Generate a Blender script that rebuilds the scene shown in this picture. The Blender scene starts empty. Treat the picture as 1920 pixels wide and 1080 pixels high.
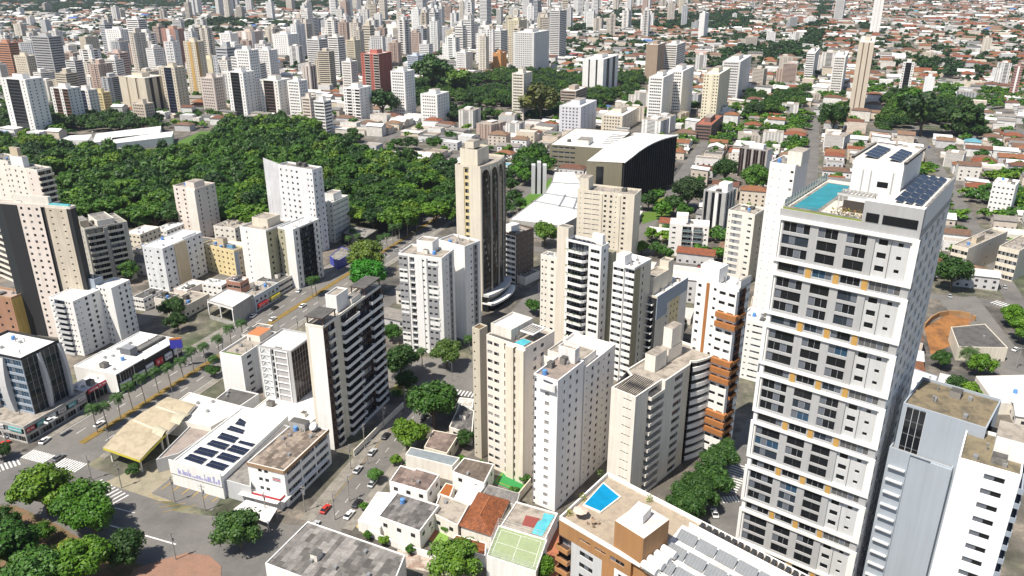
import bpy, math, random
import numpy as np
from mathutils import Vector

# ---------------------------------------------------------------- camera, sky, sun
SC = bpy.context.scene
COL = SC.collection
CAM_H, PITCH, FPX = 150.0, math.radians(22.0), 1480.0
cam = bpy.data.cameras.new('camera')
cam.lens, cam.sensor_width, cam.clip_start, cam.clip_end = 36 * FPX / 1920, 36.0, 1.0, 30000.0
cam_ob = bpy.data.objects.new('camera', cam)
cam_ob.location = (0, 0, CAM_H)
cam_ob.rotation_euler = (math.pi / 2 - PITCH, 0, 0)
COL.objects.link(cam_ob)
SC.camera = cam_ob

SUN_EL, SUN_AZ = math.radians(61), math.radians(230)          # azimuth clockwise from +Y
world = bpy.data.worlds.new('World')
SC.world = world
world.use_nodes = True
_nt = world.node_tree
_sky = _nt.nodes.new('ShaderNodeTexSky')
_sky.sky_type = 'NISHITA'
_sky.sun_disc = False
_sky.sun_elevation, _sky.sun_rotation = SUN_EL, SUN_AZ
_bg = _nt.nodes['Background']
_bg.inputs['Strength'].default_value = 0.08
_nt.links.new(_sky.outputs['Color'], _bg.inputs['Color'])
sun = bpy.data.lights.new('sun', 'SUN')
sun.energy, sun.angle, sun.color = 5.0, math.radians(0.5), (1.0, 0.935, 0.83)
sun_ob = bpy.data.objects.new('sun', sun)
_ts = Vector((math.sin(SUN_AZ) * math.cos(SUN_EL), math.cos(SUN_AZ) * math.cos(SUN_EL), math.sin(SUN_EL)))
sun_ob.rotation_euler = _ts.to_track_quat('Z', 'Y').to_euler()
sun_ob.location = (0, 0, 400)
COL.objects.link(sun_ob)
SC.view_settings.view_transform = 'Standard'
SC.view_settings.look = 'None'
SC.view_settings.exposure = 0.62
SC.view_settings.gamma = 1.0
SC.cycles.use_denoising = True
SC.cycles.max_bounces = 6
SC.cycles.diffuse_bounces = 4

# ---------------------------------------------------------------- picture measurements -> metres
_c, _s = math.cos(PITCH), math.sin(PITCH)
def G(px, py, z=0.0):
    """point at height z that stands at this spot of the photograph"""
    th = PITCH + math.atan((py - 540) / FPX)
    Y = (CAM_H - z) / math.tan(th)
    return Vector(((px - 960) / FPX * (Y * _c + (CAM_H - z) * _s), Y))
def HH(ptop, pbase):
    """height of an upright edge seen from ptop down to the ground at pbase"""
    Y = CAM_H / math.tan(PITCH + math.atan((pbase - 540) / FPX))
    return CAM_H - Y * math.tan(PITCH + math.atan((ptop - 540) / FPX))
def PX(x, y, z=0.0):
    d = y * _c + (CAM_H - z) * _s
    return 960 + FPX * x / d, 540 + FPX * ((CAM_H - z) * _c - y * _s) / d
def along(N, d, z, px):
    """distance from N along unit vector d to where the picture column px is reached"""
    K = (px - 960) / FPX
    den = d.x - K * d.y * _c
    return (K * (N.y * _c + (CAM_H - z) * _s) - N.x) / den
def V2(a):
    a = math.radians(a)
    return Vector((math.cos(a), math.sin(a)))
RND = random.Random(7)

# ---------------------------------------------------------------- materials
MATS = {}
def _mat(name):
    m = bpy.data.materials.new(name)
    m.use_nodes = True
    nt = m.node_tree
    return m, nt, nt.nodes['Principled BSDF']
def _noise(nt, scale, mscale=(1, 1, 1), detail=4, coord='Object', rough=.6):
    tc = nt.nodes.new('ShaderNodeTexCoord')
    mp = nt.nodes.new('ShaderNodeMapping')
    mp.inputs['Scale'].default_value = mscale
    n = nt.nodes.new('ShaderNodeTexNoise')
    n.inputs['Scale'].default_value = scale
    n.inputs['Detail'].default_value = detail
    n.inputs['Roughness'].default_value = rough
    nt.links.new(tc.outputs[coord], mp.inputs['Vector'])
    nt.links.new(mp.outputs['Vector'], n.inputs['Vector'])
    return n, mp
def _ramp(nt, src, stops):
    r = nt.nodes.new('ShaderNodeValToRGB')
    e = r.color_ramp.elements
    while len(e) < len(stops):
        e.new(.5)
    for i, (p, c) in enumerate(stops):
        e[i].position = p
        e[i].color = (*c, 1) if len(c) == 3 else c
    nt.links.new(src, r.inputs['Fac'])
    return r.outputs['Color']
def _mix(nt, a, b, fac, mode='MULTIPLY'):
    m = nt.nodes.new('ShaderNodeMix')
    m.data_type = 'RGBA'
    m.blend_type = mode
    for sock, v in ((m.inputs[6], a), (m.inputs[7], b), (m.inputs[0], fac)):
        if hasattr(v, 'is_output') or isinstance(v, bpy.types.NodeSocket):
            nt.links.new(v, sock)
        elif isinstance(v, (int, float)):
            sock.default_value = v
        else:
            sock.default_value = (*v, 1)
    return m.outputs[2]
def paint(col, rough=.8, dirt=.22):
    """wall paint with faint rain streaks and blotches"""
    k = ('paint', col, rough, dirt)
    if k in MATS: return MATS[k]
    m, nt, b = _mat('paint')
    dirt = min(.34, dirt * 1.2)
    n1, _ = _noise(nt, 1.0, (1.1, 1.1, .045), 7, rough=.72)
    n2, _ = _noise(nt, .12, (1, 1, 1), 4)
    s = 1 - dirt
    c1 = _ramp(nt, n1.outputs['Fac'], [(.32, (s, s * .985, s * .96)), (.58, (1, 1, 1))])
    c2 = _ramp(nt, n2.outputs['Fac'], [(.3, (1 - dirt * .6,) * 3), (.65, (1, 1, 1))])
    nt.links.new(_mix(nt, _mix(nt, col, c1, 1.0), c2, 1.0), b.inputs['Base Color'])
    b.inputs['Roughness'].default_value = rough
    MATS[k] = m
    return m
def plain(col, rough=.6, metal=0.0, spec=None):
    k = ('plain', col, rough, metal, spec)
    if k in MATS: return MATS[k]
    m, nt, b = _mat('plain')
    n, _ = _noise(nt, .7, (1, 1, 1), 3)
    c = _ramp(nt, n.outputs['Fac'], [(.3, (.88,) * 3), (.7, (1, 1, 1))])
    nt.links.new(_mix(nt, col, c, 1.0), b.inputs['Base Color'])
    b.inputs['Roughness'].default_value = rough
    b.inputs['Metallic'].default_value = metal
    if spec is not None: b.inputs['Specular IOR Level'].default_value = spec
    MATS[k] = m
    return m
def glass(col=(.012, .014, .016), rough=.12):
    return plain(col, rough, 0.0, .32)
def stained(col, stain, amt=.6, scale=.25, rough=.9):
    """flat roof slab: weathered, with dark water stains"""
    k = ('stain', col, stain, amt, scale)
    if k in MATS: return MATS[k]
    m, nt, b = _mat('roof_slab')
    n1, _ = _noise(nt, scale, (1, 1, 1), 8, rough=.7)
    n2, _ = _noise(nt, scale * 6, (1, 1, 1), 4)
    f = _ramp(nt, n1.outputs['Fac'], [(.45, (0, 0, 0)), (.62, (amt,) * 3)])
    c = _mix(nt, col, stain, f, 'MIX')
    g = _ramp(nt, n2.outputs['Fac'], [(.3, (.82,) * 3), (.7, (1, 1, 1))])
    nt.links.new(_mix(nt, c, g, 1.0), b.inputs['Base Color'])
    b.inputs['Roughness'].default_value = rough
    MATS[k] = m
    return m
def sheets(c1, c2, ang=70, w=2.2, h=1.1, rough=.85, mort=.012, stain=.5):
    """roof of overlapping sheets, each weathered its own way"""
    k = ('sheet', c1, c2, ang, w, h)
    if k in MATS: return MATS[k]
    m, nt, b = _mat('roof_sheets')
    tc = nt.nodes.new('ShaderNodeTexCoord')
    mp = nt.nodes.new('ShaderNodeMapping')
    mp.inputs['Rotation'].default_value = (0, 0, -math.radians(ang))
    br = nt.nodes.new('ShaderNodeTexBrick')
    br.inputs['Color1'].default_value = (*c1, 1)
    br.inputs['Color2'].default_value = (*c2, 1)
    br.inputs['Mortar'].default_value = (*[x * .45 for x in c1], 1)
    br.inputs['Scale'].default_value = 1.0
    br.inputs['Brick Width'].default_value = w
    br.inputs['Row Height'].default_value = h
    br.inputs['Mortar Size'].default_value = mort * 2
    nt.links.new(tc.outputs['Object'], mp.inputs['Vector'])
    nt.links.new(mp.outputs['Vector'], br.inputs['Vector'])
    n, _ = _noise(nt, .5, (1, 1, 1), 7, rough=.7)
    st = _ramp(nt, n.outputs['Fac'], [(.34, (1 - stain,) * 3), (.6, (1, 1, 1))])
    nt.links.new(_mix(nt, br.outputs['Color'], st, 1.0), b.inputs['Base Color'])
    wv = nt.nodes.new('ShaderNodeTexWave')
    wv.inputs['Scale'].default_value = 1.6
    wv.bands_direction = 'Y'
    nt.links.new(mp.outputs['Vector'], wv.inputs['Vector'])
    bp = nt.nodes.new('ShaderNodeBump')
    bp.inputs['Strength'].default_value = .35
    bp.inputs['Distance'].default_value = .08
    nt.links.new(wv.outputs['Fac'], bp.inputs['Height'])
    nt.links.new(bp.outputs['Normal'], b.inputs['Normal'])
    b.inputs['Roughness'].default_value = rough
    MATS[k] = m
    return m
def objcol(name, rough=.8, amt=.25, scale=.5, attr=None):
    """paint whose hue is set per object (or per member, by the mesh's colour attribute)"""
    k = ('oc', name)
    if k in MATS: return MATS[k]
    m, nt, b = _mat(name)
    if attr:
        oi = nt.nodes.new('ShaderNodeAttribute')
        oi.attribute_name = attr
    else:
        oi = nt.nodes.new('ShaderNodeObjectInfo')
    n, _ = _noise(nt, scale, (1, 1, 1), 5)
    c = _ramp(nt, n.outputs['Fac'], [(.3, (1 - amt,) * 3), (.66, (1, 1, 1))])
    nt.links.new(_mix(nt, oi.outputs['Color'], c, 1.0), b.inputs['Base Color'])
    b.inputs['Roughness'].default_value = rough
    MATS[k] = m
    return m
def leafmat(name, attr=None):
    k = ('leaf', name)
    if k in MATS: return MATS[k]
    m, nt, b = _mat(name)
    if attr:
        oi = nt.nodes.new('ShaderNodeAttribute')
        oi.attribute_name = attr
    else:
        oi = nt.nodes.new('ShaderNodeObjectInfo')
    n, _ = _noise(nt, 2.2 if attr is None else .45, (1, 1, 1), 3)
    c = _ramp(nt, n.outputs['Fac'], [(.34, (.6, .7, .7)), (.5, (1, 1, 1)), (.64, (1.3, 1.2, .85))])
    nt.links.new(_mix(nt, oi.outputs['Color'], c, 1.0), b.inputs['Base Color'])
    b.inputs['Roughness'].default_value = .55
    b.inputs['Specular IOR Level'].default_value = .25
    MATS[k] = m
    return m

WHITE = (.80, .79, .77)
WARM = (.76, .72, .65)
CREAM = (.70, .64, .53)
PINKISH = (.74, .66, .60)
GREY = (.42, .42, .43)
M_GLASS = glass()
M_GLASS2 = glass((.03, .04, .055), .1)
M_CURT = plain((.34, .33, .32), .5)
M_CURT2 = plain((.13, .145, .17), .5)
M_BLUEG = glass((.03, .07, .12), .12)
M_FRAME = plain((.10, .10, .105), .5)
M_WFRAME = plain((.50, .52, .55), .5)
M_DARK = plain((.03, .03, .032), .7)
M_CONC = stained((.24, .225, .205), (.08, .075, .07), .8)
M_WROOF = stained((.72, .71, .69), (.30, .28, .26), .6, .22)
M_PROOF = stained((.34, .30, .255), (.12, .105, .09), .75, .28)
M_DROOF = stained((.10, .095, .09), (.045, .042, .04), .7, .3)
M_SOLAR = plain((.012, .016, .035), .25, 0, .5)
M_METAL = plain((.45, .46, .47), .4, .6)
M_STEEL = plain((.30, .30, .30), .5, .3)

# ---------------------------------------------------------------- mesh collector
class MB:
    def __init__(s):
        s.v, s.f, s.m, s.mats = [], [], [], []
    def mi(s, mat):
        if mat not in s.mats: s.mats.append(mat)
        return s.mats.index(mat)
    def face(s, pts, mat):
        i = len(s.v)
        s.v += [tuple(p) for p in pts]
        s.f.append(tuple(range(i, i + len(pts))))
        s.m.append(s.mi(mat))
    def quadw(s, A, B, z0, z1, mat):
        s.face([(A.x, A.y, z0), (B.x, B.y, z0), (B.x, B.y, z1), (A.x, A.y, z1)], mat)
    def prism(s, poly, z0, z1, mat, top=None, bottom=False):
        n = len(poly)
        ar = sum(poly[i][0] * poly[(i + 1) % n][1] - poly[(i + 1) % n][0] * poly[i][1] for i in range(n))
        if ar < 0: poly = poly[::-1]
        for i in range(n):
            a, b = poly[i], poly[(i + 1) % n]
            s.face([(a[0], a[1], z0), (b[0], b[1], z0), (b[0], b[1], z1), (a[0], a[1], z1)], mat)
        s.face([(p[0], p[1], z1) for p in poly], top or mat)
        if bottom: s.face([(p[0], p[1], z0) for p in poly[::-1]], mat)
    def box(s, cx, cy, z0, wx, wy, h, mat, ang=0.0, top=None, bottom=True):
        a = math.radians(ang)
        ux, uy = math.cos(a) * wx / 2, math.sin(a) * wx / 2
        vx, vy = -math.sin(a) * wy / 2, math.cos(a) * wy / 2
        s.prism([(cx - ux - vx, cy - uy - vy), (cx + ux - vx, cy + uy - vy), (cx + ux + vx, cy + uy + vy), (cx - ux + vx, cy - uy + vy)],
                z0, z0 + h, mat, top, bottom)
    def tube(s, p0, p1, r0, mat, r1=None, n=7, caps=True):
        p0, p1 = Vector(p0), Vector(p1)
        r1 = r0 if r1 is None else r1
        d = (p1 - p0).normalized()
        a = d.orthogonal().normalized()
        b = d.cross(a)
        ra = [p0 + (a * math.cos(6.2832 * i / n) + b * math.sin(6.2832 * i / n)) * r0 for i in range(n)]
        rb = [p1 + (a * math.cos(6.2832 * i / n) + b * math.sin(6.2832 * i / n)) * r1 for i in range(n)]
        for i in range(n):
            j = (i + 1) % n
            s.face([ra[i], ra[j], rb[j], rb[i]], mat)
        if caps:
            s.face(ra[::-1], mat)
            s.face(rb, mat)
    def mesh(s, name, org=(0, 0, 0)):
        me = bpy.data.meshes.new(name)
        o = org
        me.from_pydata([(x - o[0], y - o[1], z - o[2]) for x, y, z in s.v], [], s.f)
        for m in s.mats: me.materials.append(m)
        me.polygons.foreach_set('material_index', s.m)
        me.update()
        return me
    def build(s, name, parent=None, loc=None, rz=0.0, org=None):
        if org is None: org = tuple(parent.location) if parent is not None and loc is None else (0, 0, 0)
        return link(name, s.mesh(name, org), parent, loc or (0, 0, 0), rz)
def link(name, me, parent=None, loc=(0, 0, 0), rz=0.0):
    o = bpy.data.objects.new(name, me)
    o.location = loc
    o.rotation_euler = (0, 0, rz)
    if parent is not None: o.parent = parent
    COL.objects.link(o)
    return o
def tag(o, label=None, cat=None, group=None, kind=None):
    if label: o['label'] = label
    if cat: o['category'] = cat
    if group: o['group'] = group
    if kind: o['kind'] = kind
    return o
def thing(name, label, cat, loc, group=None, rz=0.0):
    o = link(name, None, None, (loc[0], loc[1], loc[2] if len(loc) > 2 else 0.0), rz)
    o.empty_display_size = 1.0
    return tag(o, label, cat, group)
def dup(src, loc, rz=0.0, label=None, color=None, scale=None):
    """copy of a thing with copies of its parts and their sub-parts"""
    r = src.copy()
    COL.objects.link(r)
    r.location, r.rotation_euler = loc, (0, 0, rz)
    if label: r['label'] = label
    if scale: r.scale = scale
    for ch in KIDS.get(src.name, ()):
        c = ch.copy()
        COL.objects.link(c)
        c.parent = r
        if color and ch.get('tinted'): c.color = color
        for g in KIDS.get(ch.name, ()):
            d = g.copy()
            COL.objects.link(d)
            d.parent = c
    if color and src.get('tinted'): r.color = color
    return r
KIDS = {}
def kids(o, *ch): KIDS[o.name] = list(ch)

# ---------------------------------------------------------------- what ground is taken
OX, OY, RES = -3600, 60, 3.0
OCC = np.zeros((2400, 1700), bool)
def mark(poly, grow=0.0):
    xs, ys = [p[0] for p in poly], [p[1] for p in poly]
    i0, i1 = max(0, int((min(xs) - OX - grow) / RES)), min(2399, int((max(xs) - OX + grow) / RES) + 1)
    j0, j1 = max(0, int((min(ys) - OY - grow) / RES)), min(1699, int((max(ys) - OY + grow) / RES) + 1)
    if i1 <= i0 or j1 <= j0: return
    gx, gy = np.meshgrid(OX + (np.arange(i0, i1) + .5) * RES, OY + (np.arange(j0, j1) + .5) * RES, indexing='ij')
    OCC[i0:i1, j0:j1] |= inside(gx, gy, poly)
def inside(gx, gy, poly):
    r = np.zeros(gx.shape, bool)
    n = len(poly)
    for k in range(n):
        x0, y0, x1, y1 = poly[k][0], poly[k][1], poly[(k + 1) % n][0], poly[(k + 1) % n][1]
        if y0 == y1: continue
        r ^= ((y0 > gy) != (y1 > gy)) & (gx < (x1 - x0) * (gy - y0) / (y1 - y0) + x0)
    return r
def taken(x, y, r=0.0):
    for dx, dy in ((0, 0), (r, r), (-r, r), (r, -r), (-r, -r)):
        i, j = int((x + dx - OX) / RES), int((y + dy - OY) / RES)
        if not (0 <= i < 2400 and 0 <= j < 1700) or OCC[i, j]: return True
        if not r: break
    return False
def gpoly(pts, z=0.0): return [tuple(G(x, y, z)) for x, y in pts]

# ---------------------------------------------------------------- buildings
_WC = {}
def window_mesh(w, h, style, gm):
    """glass pane in its frame, outside towards -y; w, h in metres"""
    k = (round(w, 1), round(h, 1), style, gm.name)
    if k in _WC: return _WC[k]
    w, h = k[0], k[1]
    mb = MB()
    mb.face([(-w / 2, 0, 0), (w / 2, 0, 0), (w / 2, 0, h), (-w / 2, 0, h)], gm)
    if style in ('g', 'h', 'f') and w > 1.6:                   # curtains and blinds behind some panes
        n = max(2, int(w / 1.15))
        for i in range(n):
            v = (i * 7 + len(_WC) * 3) % 4
            if v != 1: continue
            x0, x1 = -w / 2 + w * i / n + .05, -w / 2 + w * (i + 1) / n - .05
            z0 = h * (.08 if v else .45)
            mb.face([(x0, -.012, z0), (x1, -.012, z0), (x1, -.012, h - .05), (x0, -.012, h - .05)], M_CURT2 if v else M_GLASS2)
    if style != 'n':
        fm = M_WFRAME if style in ('g', 'h') else M_FRAME
        t = .06 if style != 'g' else .05
        bars = [(-w / 2, 0, t, h), (w / 2 - t, 0, t, h), (-w / 2 + t, 0, w - 2 * t, t), (-w / 2 + t, h - t, w - 2 * t, t)]
        if style == 'f': bars.append((-t / 2, t, t, h - 2 * t))
        if style in ('g', 'h'):
            n = max(2, int(w / 1.15))
            for i in range(1, n): bars.append((-w / 2 + w * i / n - t / 2, t, t, h - 2 * t))
            if style == 'g' and round(w * 10) % 2 == 0: bars.append((-w / 2 + t, h * .60, w - 2 * t, t * .8))
        for i, (x, z, bw, bh) in enumerate(bars):
            y = -.035 - .004 * (i == len(bars) - 1 and style == 'g')
            mb.face([(x, y, z), (x + bw, y, z), (x + bw, y, z + bh), (x, y, z + bh)], fm)
    _WC[k] = mb.mesh('window')
    return _WC[k]
_BC = {}
def balcony_mesh(w, out, ph, pm, style):
    k = (round(w, 1), out, ph, pm.name, style)
    if k in _BC: return _BC[k]
    w = k[0]
    mb = MB()
    mb.box(0, -out / 2, -.18, w, out, .2, pm)
    t = .12
    if style == 'round':
        mb = MB()
        c = min(1.3, w * .22)
        P = [(-w / 2, 0), (-w / 2 + c * .3, -out * .6), (-w / 2 + c, -out), (w / 2 - c, -out), (w / 2 - c * .3, -out * .6), (w / 2, 0)]
        mb.prism(P, -.2, .02, pm, bottom=True)
        for i in range(5):
            a, b = P[i], P[i + 1]
            mb.face([(a[0], a[1], 0), (b[0], b[1], 0), (b[0], b[1], ph), (a[0], a[1], ph)], pm)
            mb.face([(b[0] * .97, b[1] * .93, 0), (a[0] * .97, a[1] * .93, 0), (a[0] * .97, a[1] * .93, ph), (b[0] * .97, b[1] * .93, ph)], pm)
            mb.face([(a[0], a[1], ph), (b[0], b[1], ph), (b[0] * .97, b[1] * .93, ph), (a[0] * .97, a[1] * .93, ph)], pm)
    elif style == 'glass':
        gm = glass((.10, .16, .17), .08)
        mb.box(0, -out + t / 2, .02, w, .04, ph, gm)
        mb.box(-w / 2 + .04, -out / 2, .02, .04, out - .2, ph, gm)
        mb.box(w / 2 - .04, -out / 2, .02, .04, out - .2, ph, gm)
        mb.box(0, -out + t / 2, .02 + ph, w, .08, .06, M_WFRAME)
    elif style == 'rail':
        for i in range(int(w / .5) + 1): mb.box(-w / 2 + .05 + i * (w - .1) / max(1, int(w / .5)), -out + .05, .02, .05, .05, ph, pm)
        mb.box(0, -out + .05, .02 + ph, w, .07, .07, pm)
    else:
        mb.box(0, -out + t / 2, .02, w, t, ph, pm)
        mb.box(-w / 2 + t / 2, (-out + t) / 2, .02, t, out - t, ph, pm)
        mb.box(w / 2 - t / 2, (-out + t) / 2, .02, t, out - t, ph, pm)
    _BC[k] = mb.mesh('balcony')
    return _BC[k]

def PL(w, m=None, o=0.0): return dict(k='p', w=w, m=m, o=o)
def WN(w, n=1, ww=1.4, wh=1.3, sill=1.0, m=None, o=0.0, st='f', gm=None, every=1, skip=0): return dict(k='w', w=w, n=n, ww=ww, wh=wh, sill=sill, m=m, o=o, st=st, gm=gm, every=every, skip=skip)
def RB(w, wh=1.4, sill=.9, m=None, o=0.0, st='h', gm=None): return dict(k='w', w=w, n=1, ww=None, wh=wh, sill=sill, m=m, o=o, st=st, gm=gm, every=1, skip=0)
def BA(w, m=None, pm=None, out=.9, ph=1.0, d=1.0, st='wall', o=0.0, gm=None, alt=None): return dict(k='b', w=w, m=m, pm=pm, out=out, ph=ph, d=d, st=st, o=o, gm=gm, alt=alt)
def GL(w, m=None, gm=None, cols=3, o=0.0): return dict(k='g', w=w, m=m, gm=gm, cols=cols, o=o)

class Bld:
    def __init__(s, name, label, cat, ctr, lod=0, group=None):
        s.root = thing(name, label, cat, (ctr[0], ctr[1], 0.0), group)
        s.wall, s.wins, s.bals, s.lod = MB(), [], [], lod
        s.rnd = random.Random(hash(label) % 9973 if False else sum(map(ord, label)))
    def P(s, A, d, n, u, o): return A + d * u + n * o
    def facade(s, A, B, z0, z1, nf, secs, wm):
        A, B = Vector(A), Vector(B)
        Ln = (B - A).length
        d = (B - A) / Ln
        n = Vector((d.y, -d.x))
        ang = math.atan2(d.y, d.x)
        tw = sum(q['w'] for q in secs)
        fh = (z1 - z0) / nf
        u = 0.0
        W = s.wall
        for q in secs:
            u0, u1 = u, u + q['w'] / tw * Ln
            u = u1
            m = q['m'] or wm
            o = q['o']
            pt = lambda uu, oo=o: s.P(A, d, n, uu, oo)
            if abs(o) > .01:
                if o > 0:
                    W.quadw(pt(u0, 0), pt(u0), z0, z1, m)
                    W.quadw(pt(u1), pt(u1, 0), z0, z1, m)
                else:
                    W.quadw(pt(u0), pt(u0, 0), z0, z1, m)
                    W.quadw(pt(u1, 0), pt(u1), z0, z1, m)
                a, b, c, e = pt(u0, 0), pt(u1, 0), pt(u1), pt(u0)
                for zz, fl in ((z1, o > 0), (z0, o < 0)):
                    poly = [(e.x, e.y, zz), (c.x, c.y, zz), (b.x, b.y, zz), (a.x, a.y, zz)]
                    W.face(poly if fl else poly[::-1], m)
            if q['k'] == 'p':
                W.quadw(pt(u0), pt(u1), z0, z1, m)
                continue
            if q['k'] == 'g':
                W.quadw(pt(u0), pt(u0 + .15), z0, z1, m)
                W.quadw(pt(u1 - .15), pt(u1), z0, z1, m)
                mb = MB()
                gm = q['gm'] or M_GLASS
                mb.quadw(pt(u0 + .15, o - .1), pt(u1 - .15, o - .1), z0, z1, gm)
                for i in range(nf + 1):
                    zz = min(max(z0 + i * fh - .12, z0), z1 - .24)
                    mb.quadw(pt(u0 + .15, o - .05), pt(u1 - .15, o - .05), zz, zz + .24, M_FRAME)
                for i in range(q['cols'] + 1):
                    uu = u0 + .15 + (u1 - u0 - .4) * i / q['cols']
                    mb.quadw(pt(uu, o), pt(uu + .1, o), z0, z1, M_WFRAME if s.lod == 0 else M_FRAME)
                mb.build('glass_wall', s.root)
                continue
            # openings
            if q['k'] == 'b':
                cols = [((u0 + u1) / 2, (u1 - u0) - .3)]
                za, zb, dep = .06, fh - .32, q['d']
            else:
                ww = q['ww'] or (u1 - u0) - .5
                ww = min(ww * (1.15 if q['ww'] else 1), (u1 - u0) / q['n'] * .92)
                cols = [(u0 + (u1 - u0) * (i + .5) / q['n'], ww) for i in range(q['n'])]
                za, dep = min(q['sill'], fh - .5), .22
                zb = min(za + q['wh'] * 1.08, fh - .12)
            cur = u0
            for (uc, ww) in cols:
                a, b = uc - ww / 2, uc + ww / 2
                if a - cur > .01: W.quadw(pt(cur), pt(a), z0, z1, m)
                cur = b
                zz = z0
                pa, pb, qa, qb = pt(a), pt(b), pt(a, o - dep), pt(b, o - dep)
                for k in range(nf):
                    if q['k'] == 'w' and (k % q['every'] or k < q['skip']): continue
                    y0, y1 = z0 + k * fh + za, z0 + k * fh + zb
                    W.quadw(pa, pb, zz, y0, m)
                    zz = y1
                    W.quadw(pa, qa, y0, y1, m)
                    W.quadw(qb, pb, y0, y1, m)
                    W.face([(pa.x, pa.y, y0), (pb.x, pb.y, y0), (qb.x, qb.y, y0), (qa.x, qa.y, y0)], m)
                    W.face([(qa.x, qa.y, y1), (qb.x, qb.y, y1), (pb.x, pb.y, y1), (pa.x, pa.y, y1)], m)
                    c = (qa + qb) / 2
                    gm = q['gm']
                    if gm is None:
                        r = s.rnd.random()
                        gm = M_GLASS if r < .62 else M_GLASS2 if r < .86 else M_CURT
                    st = q.get('st')
                    if q.get('mixed'):
                        r = s.rnd.random()
                        st = 'g' if r < .55 else 'f'
                        gm = M_GLASS if r < .4 or r > .6 else M_BLUEG if r < .47 else M_GLASS2
                    if q['k'] == 'b': st = 'h'
                    if s.lod >= 1: st = 'n' if s.lod > 1 else ('m' if st in ('f', 'h', 'g') else st)
                    s.wins.append((c.x, c.y, y0, ang, ww, y1 - y0, st, gm))
                    if q['k'] == 'b':
                        c2 = (pa + pb) / 2
                        pmm = q['pm'] or m
                        if q['alt'] and k % q['alt'][0] in q['alt'][1]: continue
                        s.bals.append((c2.x, c2.y, z0 + k * fh + .1, ang, ww + .2, q['out'], q['ph'], pmm, q['st']))
                W.quadw(pa, pb, zz, z1, m)
            if u1 - cur > .01: W.quadw(pt(cur), pt(u1), z0, z1, m)
    def part(s, mb, name, parent=None):
        o = mb.build(name, s.root) if parent is None else mb.build(name, parent, org=tuple(s.root.location))
        return o
    def finish(s):
        r = s.root.location
        s.wall.build('wall', s.root)
        lim = 100 if s.lod < 2 else 0
        key = lambda w: (w[0] ** 2 + w[1] ** 2 + (CAM_H - w[2]) ** 2) / max(.2, w[4] * w[5])
        s.wins.sort(key=key)
        for w in s.wins[:lim]:
            link('window', window_mesh(w[4], w[5], w[6], w[7]), s.root, (w[0] - r.x, w[1] - r.y, w[2]), w[3])
        rest = s.wins[lim:]
        if rest:
            mb = MB()
            for (x, y, z, a, w, h, st, gm) in rest:
                ca, sa = math.cos(a) * w / 2, math.sin(a) * w / 2
                mb.face([(x - ca, y - sa, z), (x + ca, y + sa, z), (x + ca, y + sa, z + h), (x - ca, y - sa, z + h)], gm)
            tag(mb.build('window', s.root), kind='stuff')
        s.bals.sort(key=key)
        for b in s.bals[:lim]:
            link('balcony', balcony_mesh(b[4], b[5], b[6], b[7], b[8]), s.root, (b[0] - r.x, b[1] - r.y, b[2]), b[3])
        if s.bals[lim:]:
            mb = MB()
            for (x, y, z, a, w, out, ph, pm, st) in s.bals[lim:]:
                mb.box(x + math.sin(a) * out / 2, y - math.cos(a) * out / 2, z - .18, w, out, ph + .2, pm, math.degrees(a))
            tag(mb.build('balcony', s.root), kind='stuff')
        return s.root

def inset(poly, t):
    n = len(poly)
    out = []
    for i in range(n):
        a, b, c = Vector(poly[i - 1]), Vector(poly[i]), Vector(poly[(i + 1) % n])
        d1, d2 = (b - a).normalized(), (c - b).normalized()
        n1, n2 = Vector((-d1.y, d1.x)), Vector((-d2.y, d2.x))
        bis = n1 + n2
        k = t / max(.3, bis.length_squared / 2)
        out.append(b + bis * k)
    return out
def ccw(poly):
    n = len(poly)
    ar = sum(poly[i][0] * poly[(i + 1) % n][1] - poly[(i + 1) % n][0] * poly[i][1] for i in range(n))
    return list(poly) if ar > 0 else list(poly)[::-1]
def roof_cap(T, poly, z, rm, wm, par=.9, th=.28, name='roof'):
    poly = ccw([Vector(p) for p in poly])
    mb = MB()
    ins = inset(poly, th)
    if par <= 0:
        mb.face([(p.x, p.y, z) for p in poly], rm)
        return T.part(mb, name)
    mb.face([(p.x, p.y, z + .02) for p in ins], rm)
    ro = T.part(mb, name)
    mb = MB()
    n = len(poly)
    for i in range(n):
        j = (i + 1) % n
        a, b, c, d = poly[i], poly[j], ins[j], ins[i]
        mb.face([(a.x, a.y, z), (b.x, b.y, z), (b.x, b.y, z + par), (a.x, a.y, z + par)], wm)
        mb.face([(c.x, c.y, z), (d.x, d.y, z), (d.x, d.y, z + par), (c.x, c.y, z + par)], wm)
        mb.face([(a.x, a.y, z + par), (b.x, b.y, z + par), (c.x, c.y, z + par), (d.x, d.y, z + par)], wm)
    T.part(mb, 'parapet')
    return ro

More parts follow.
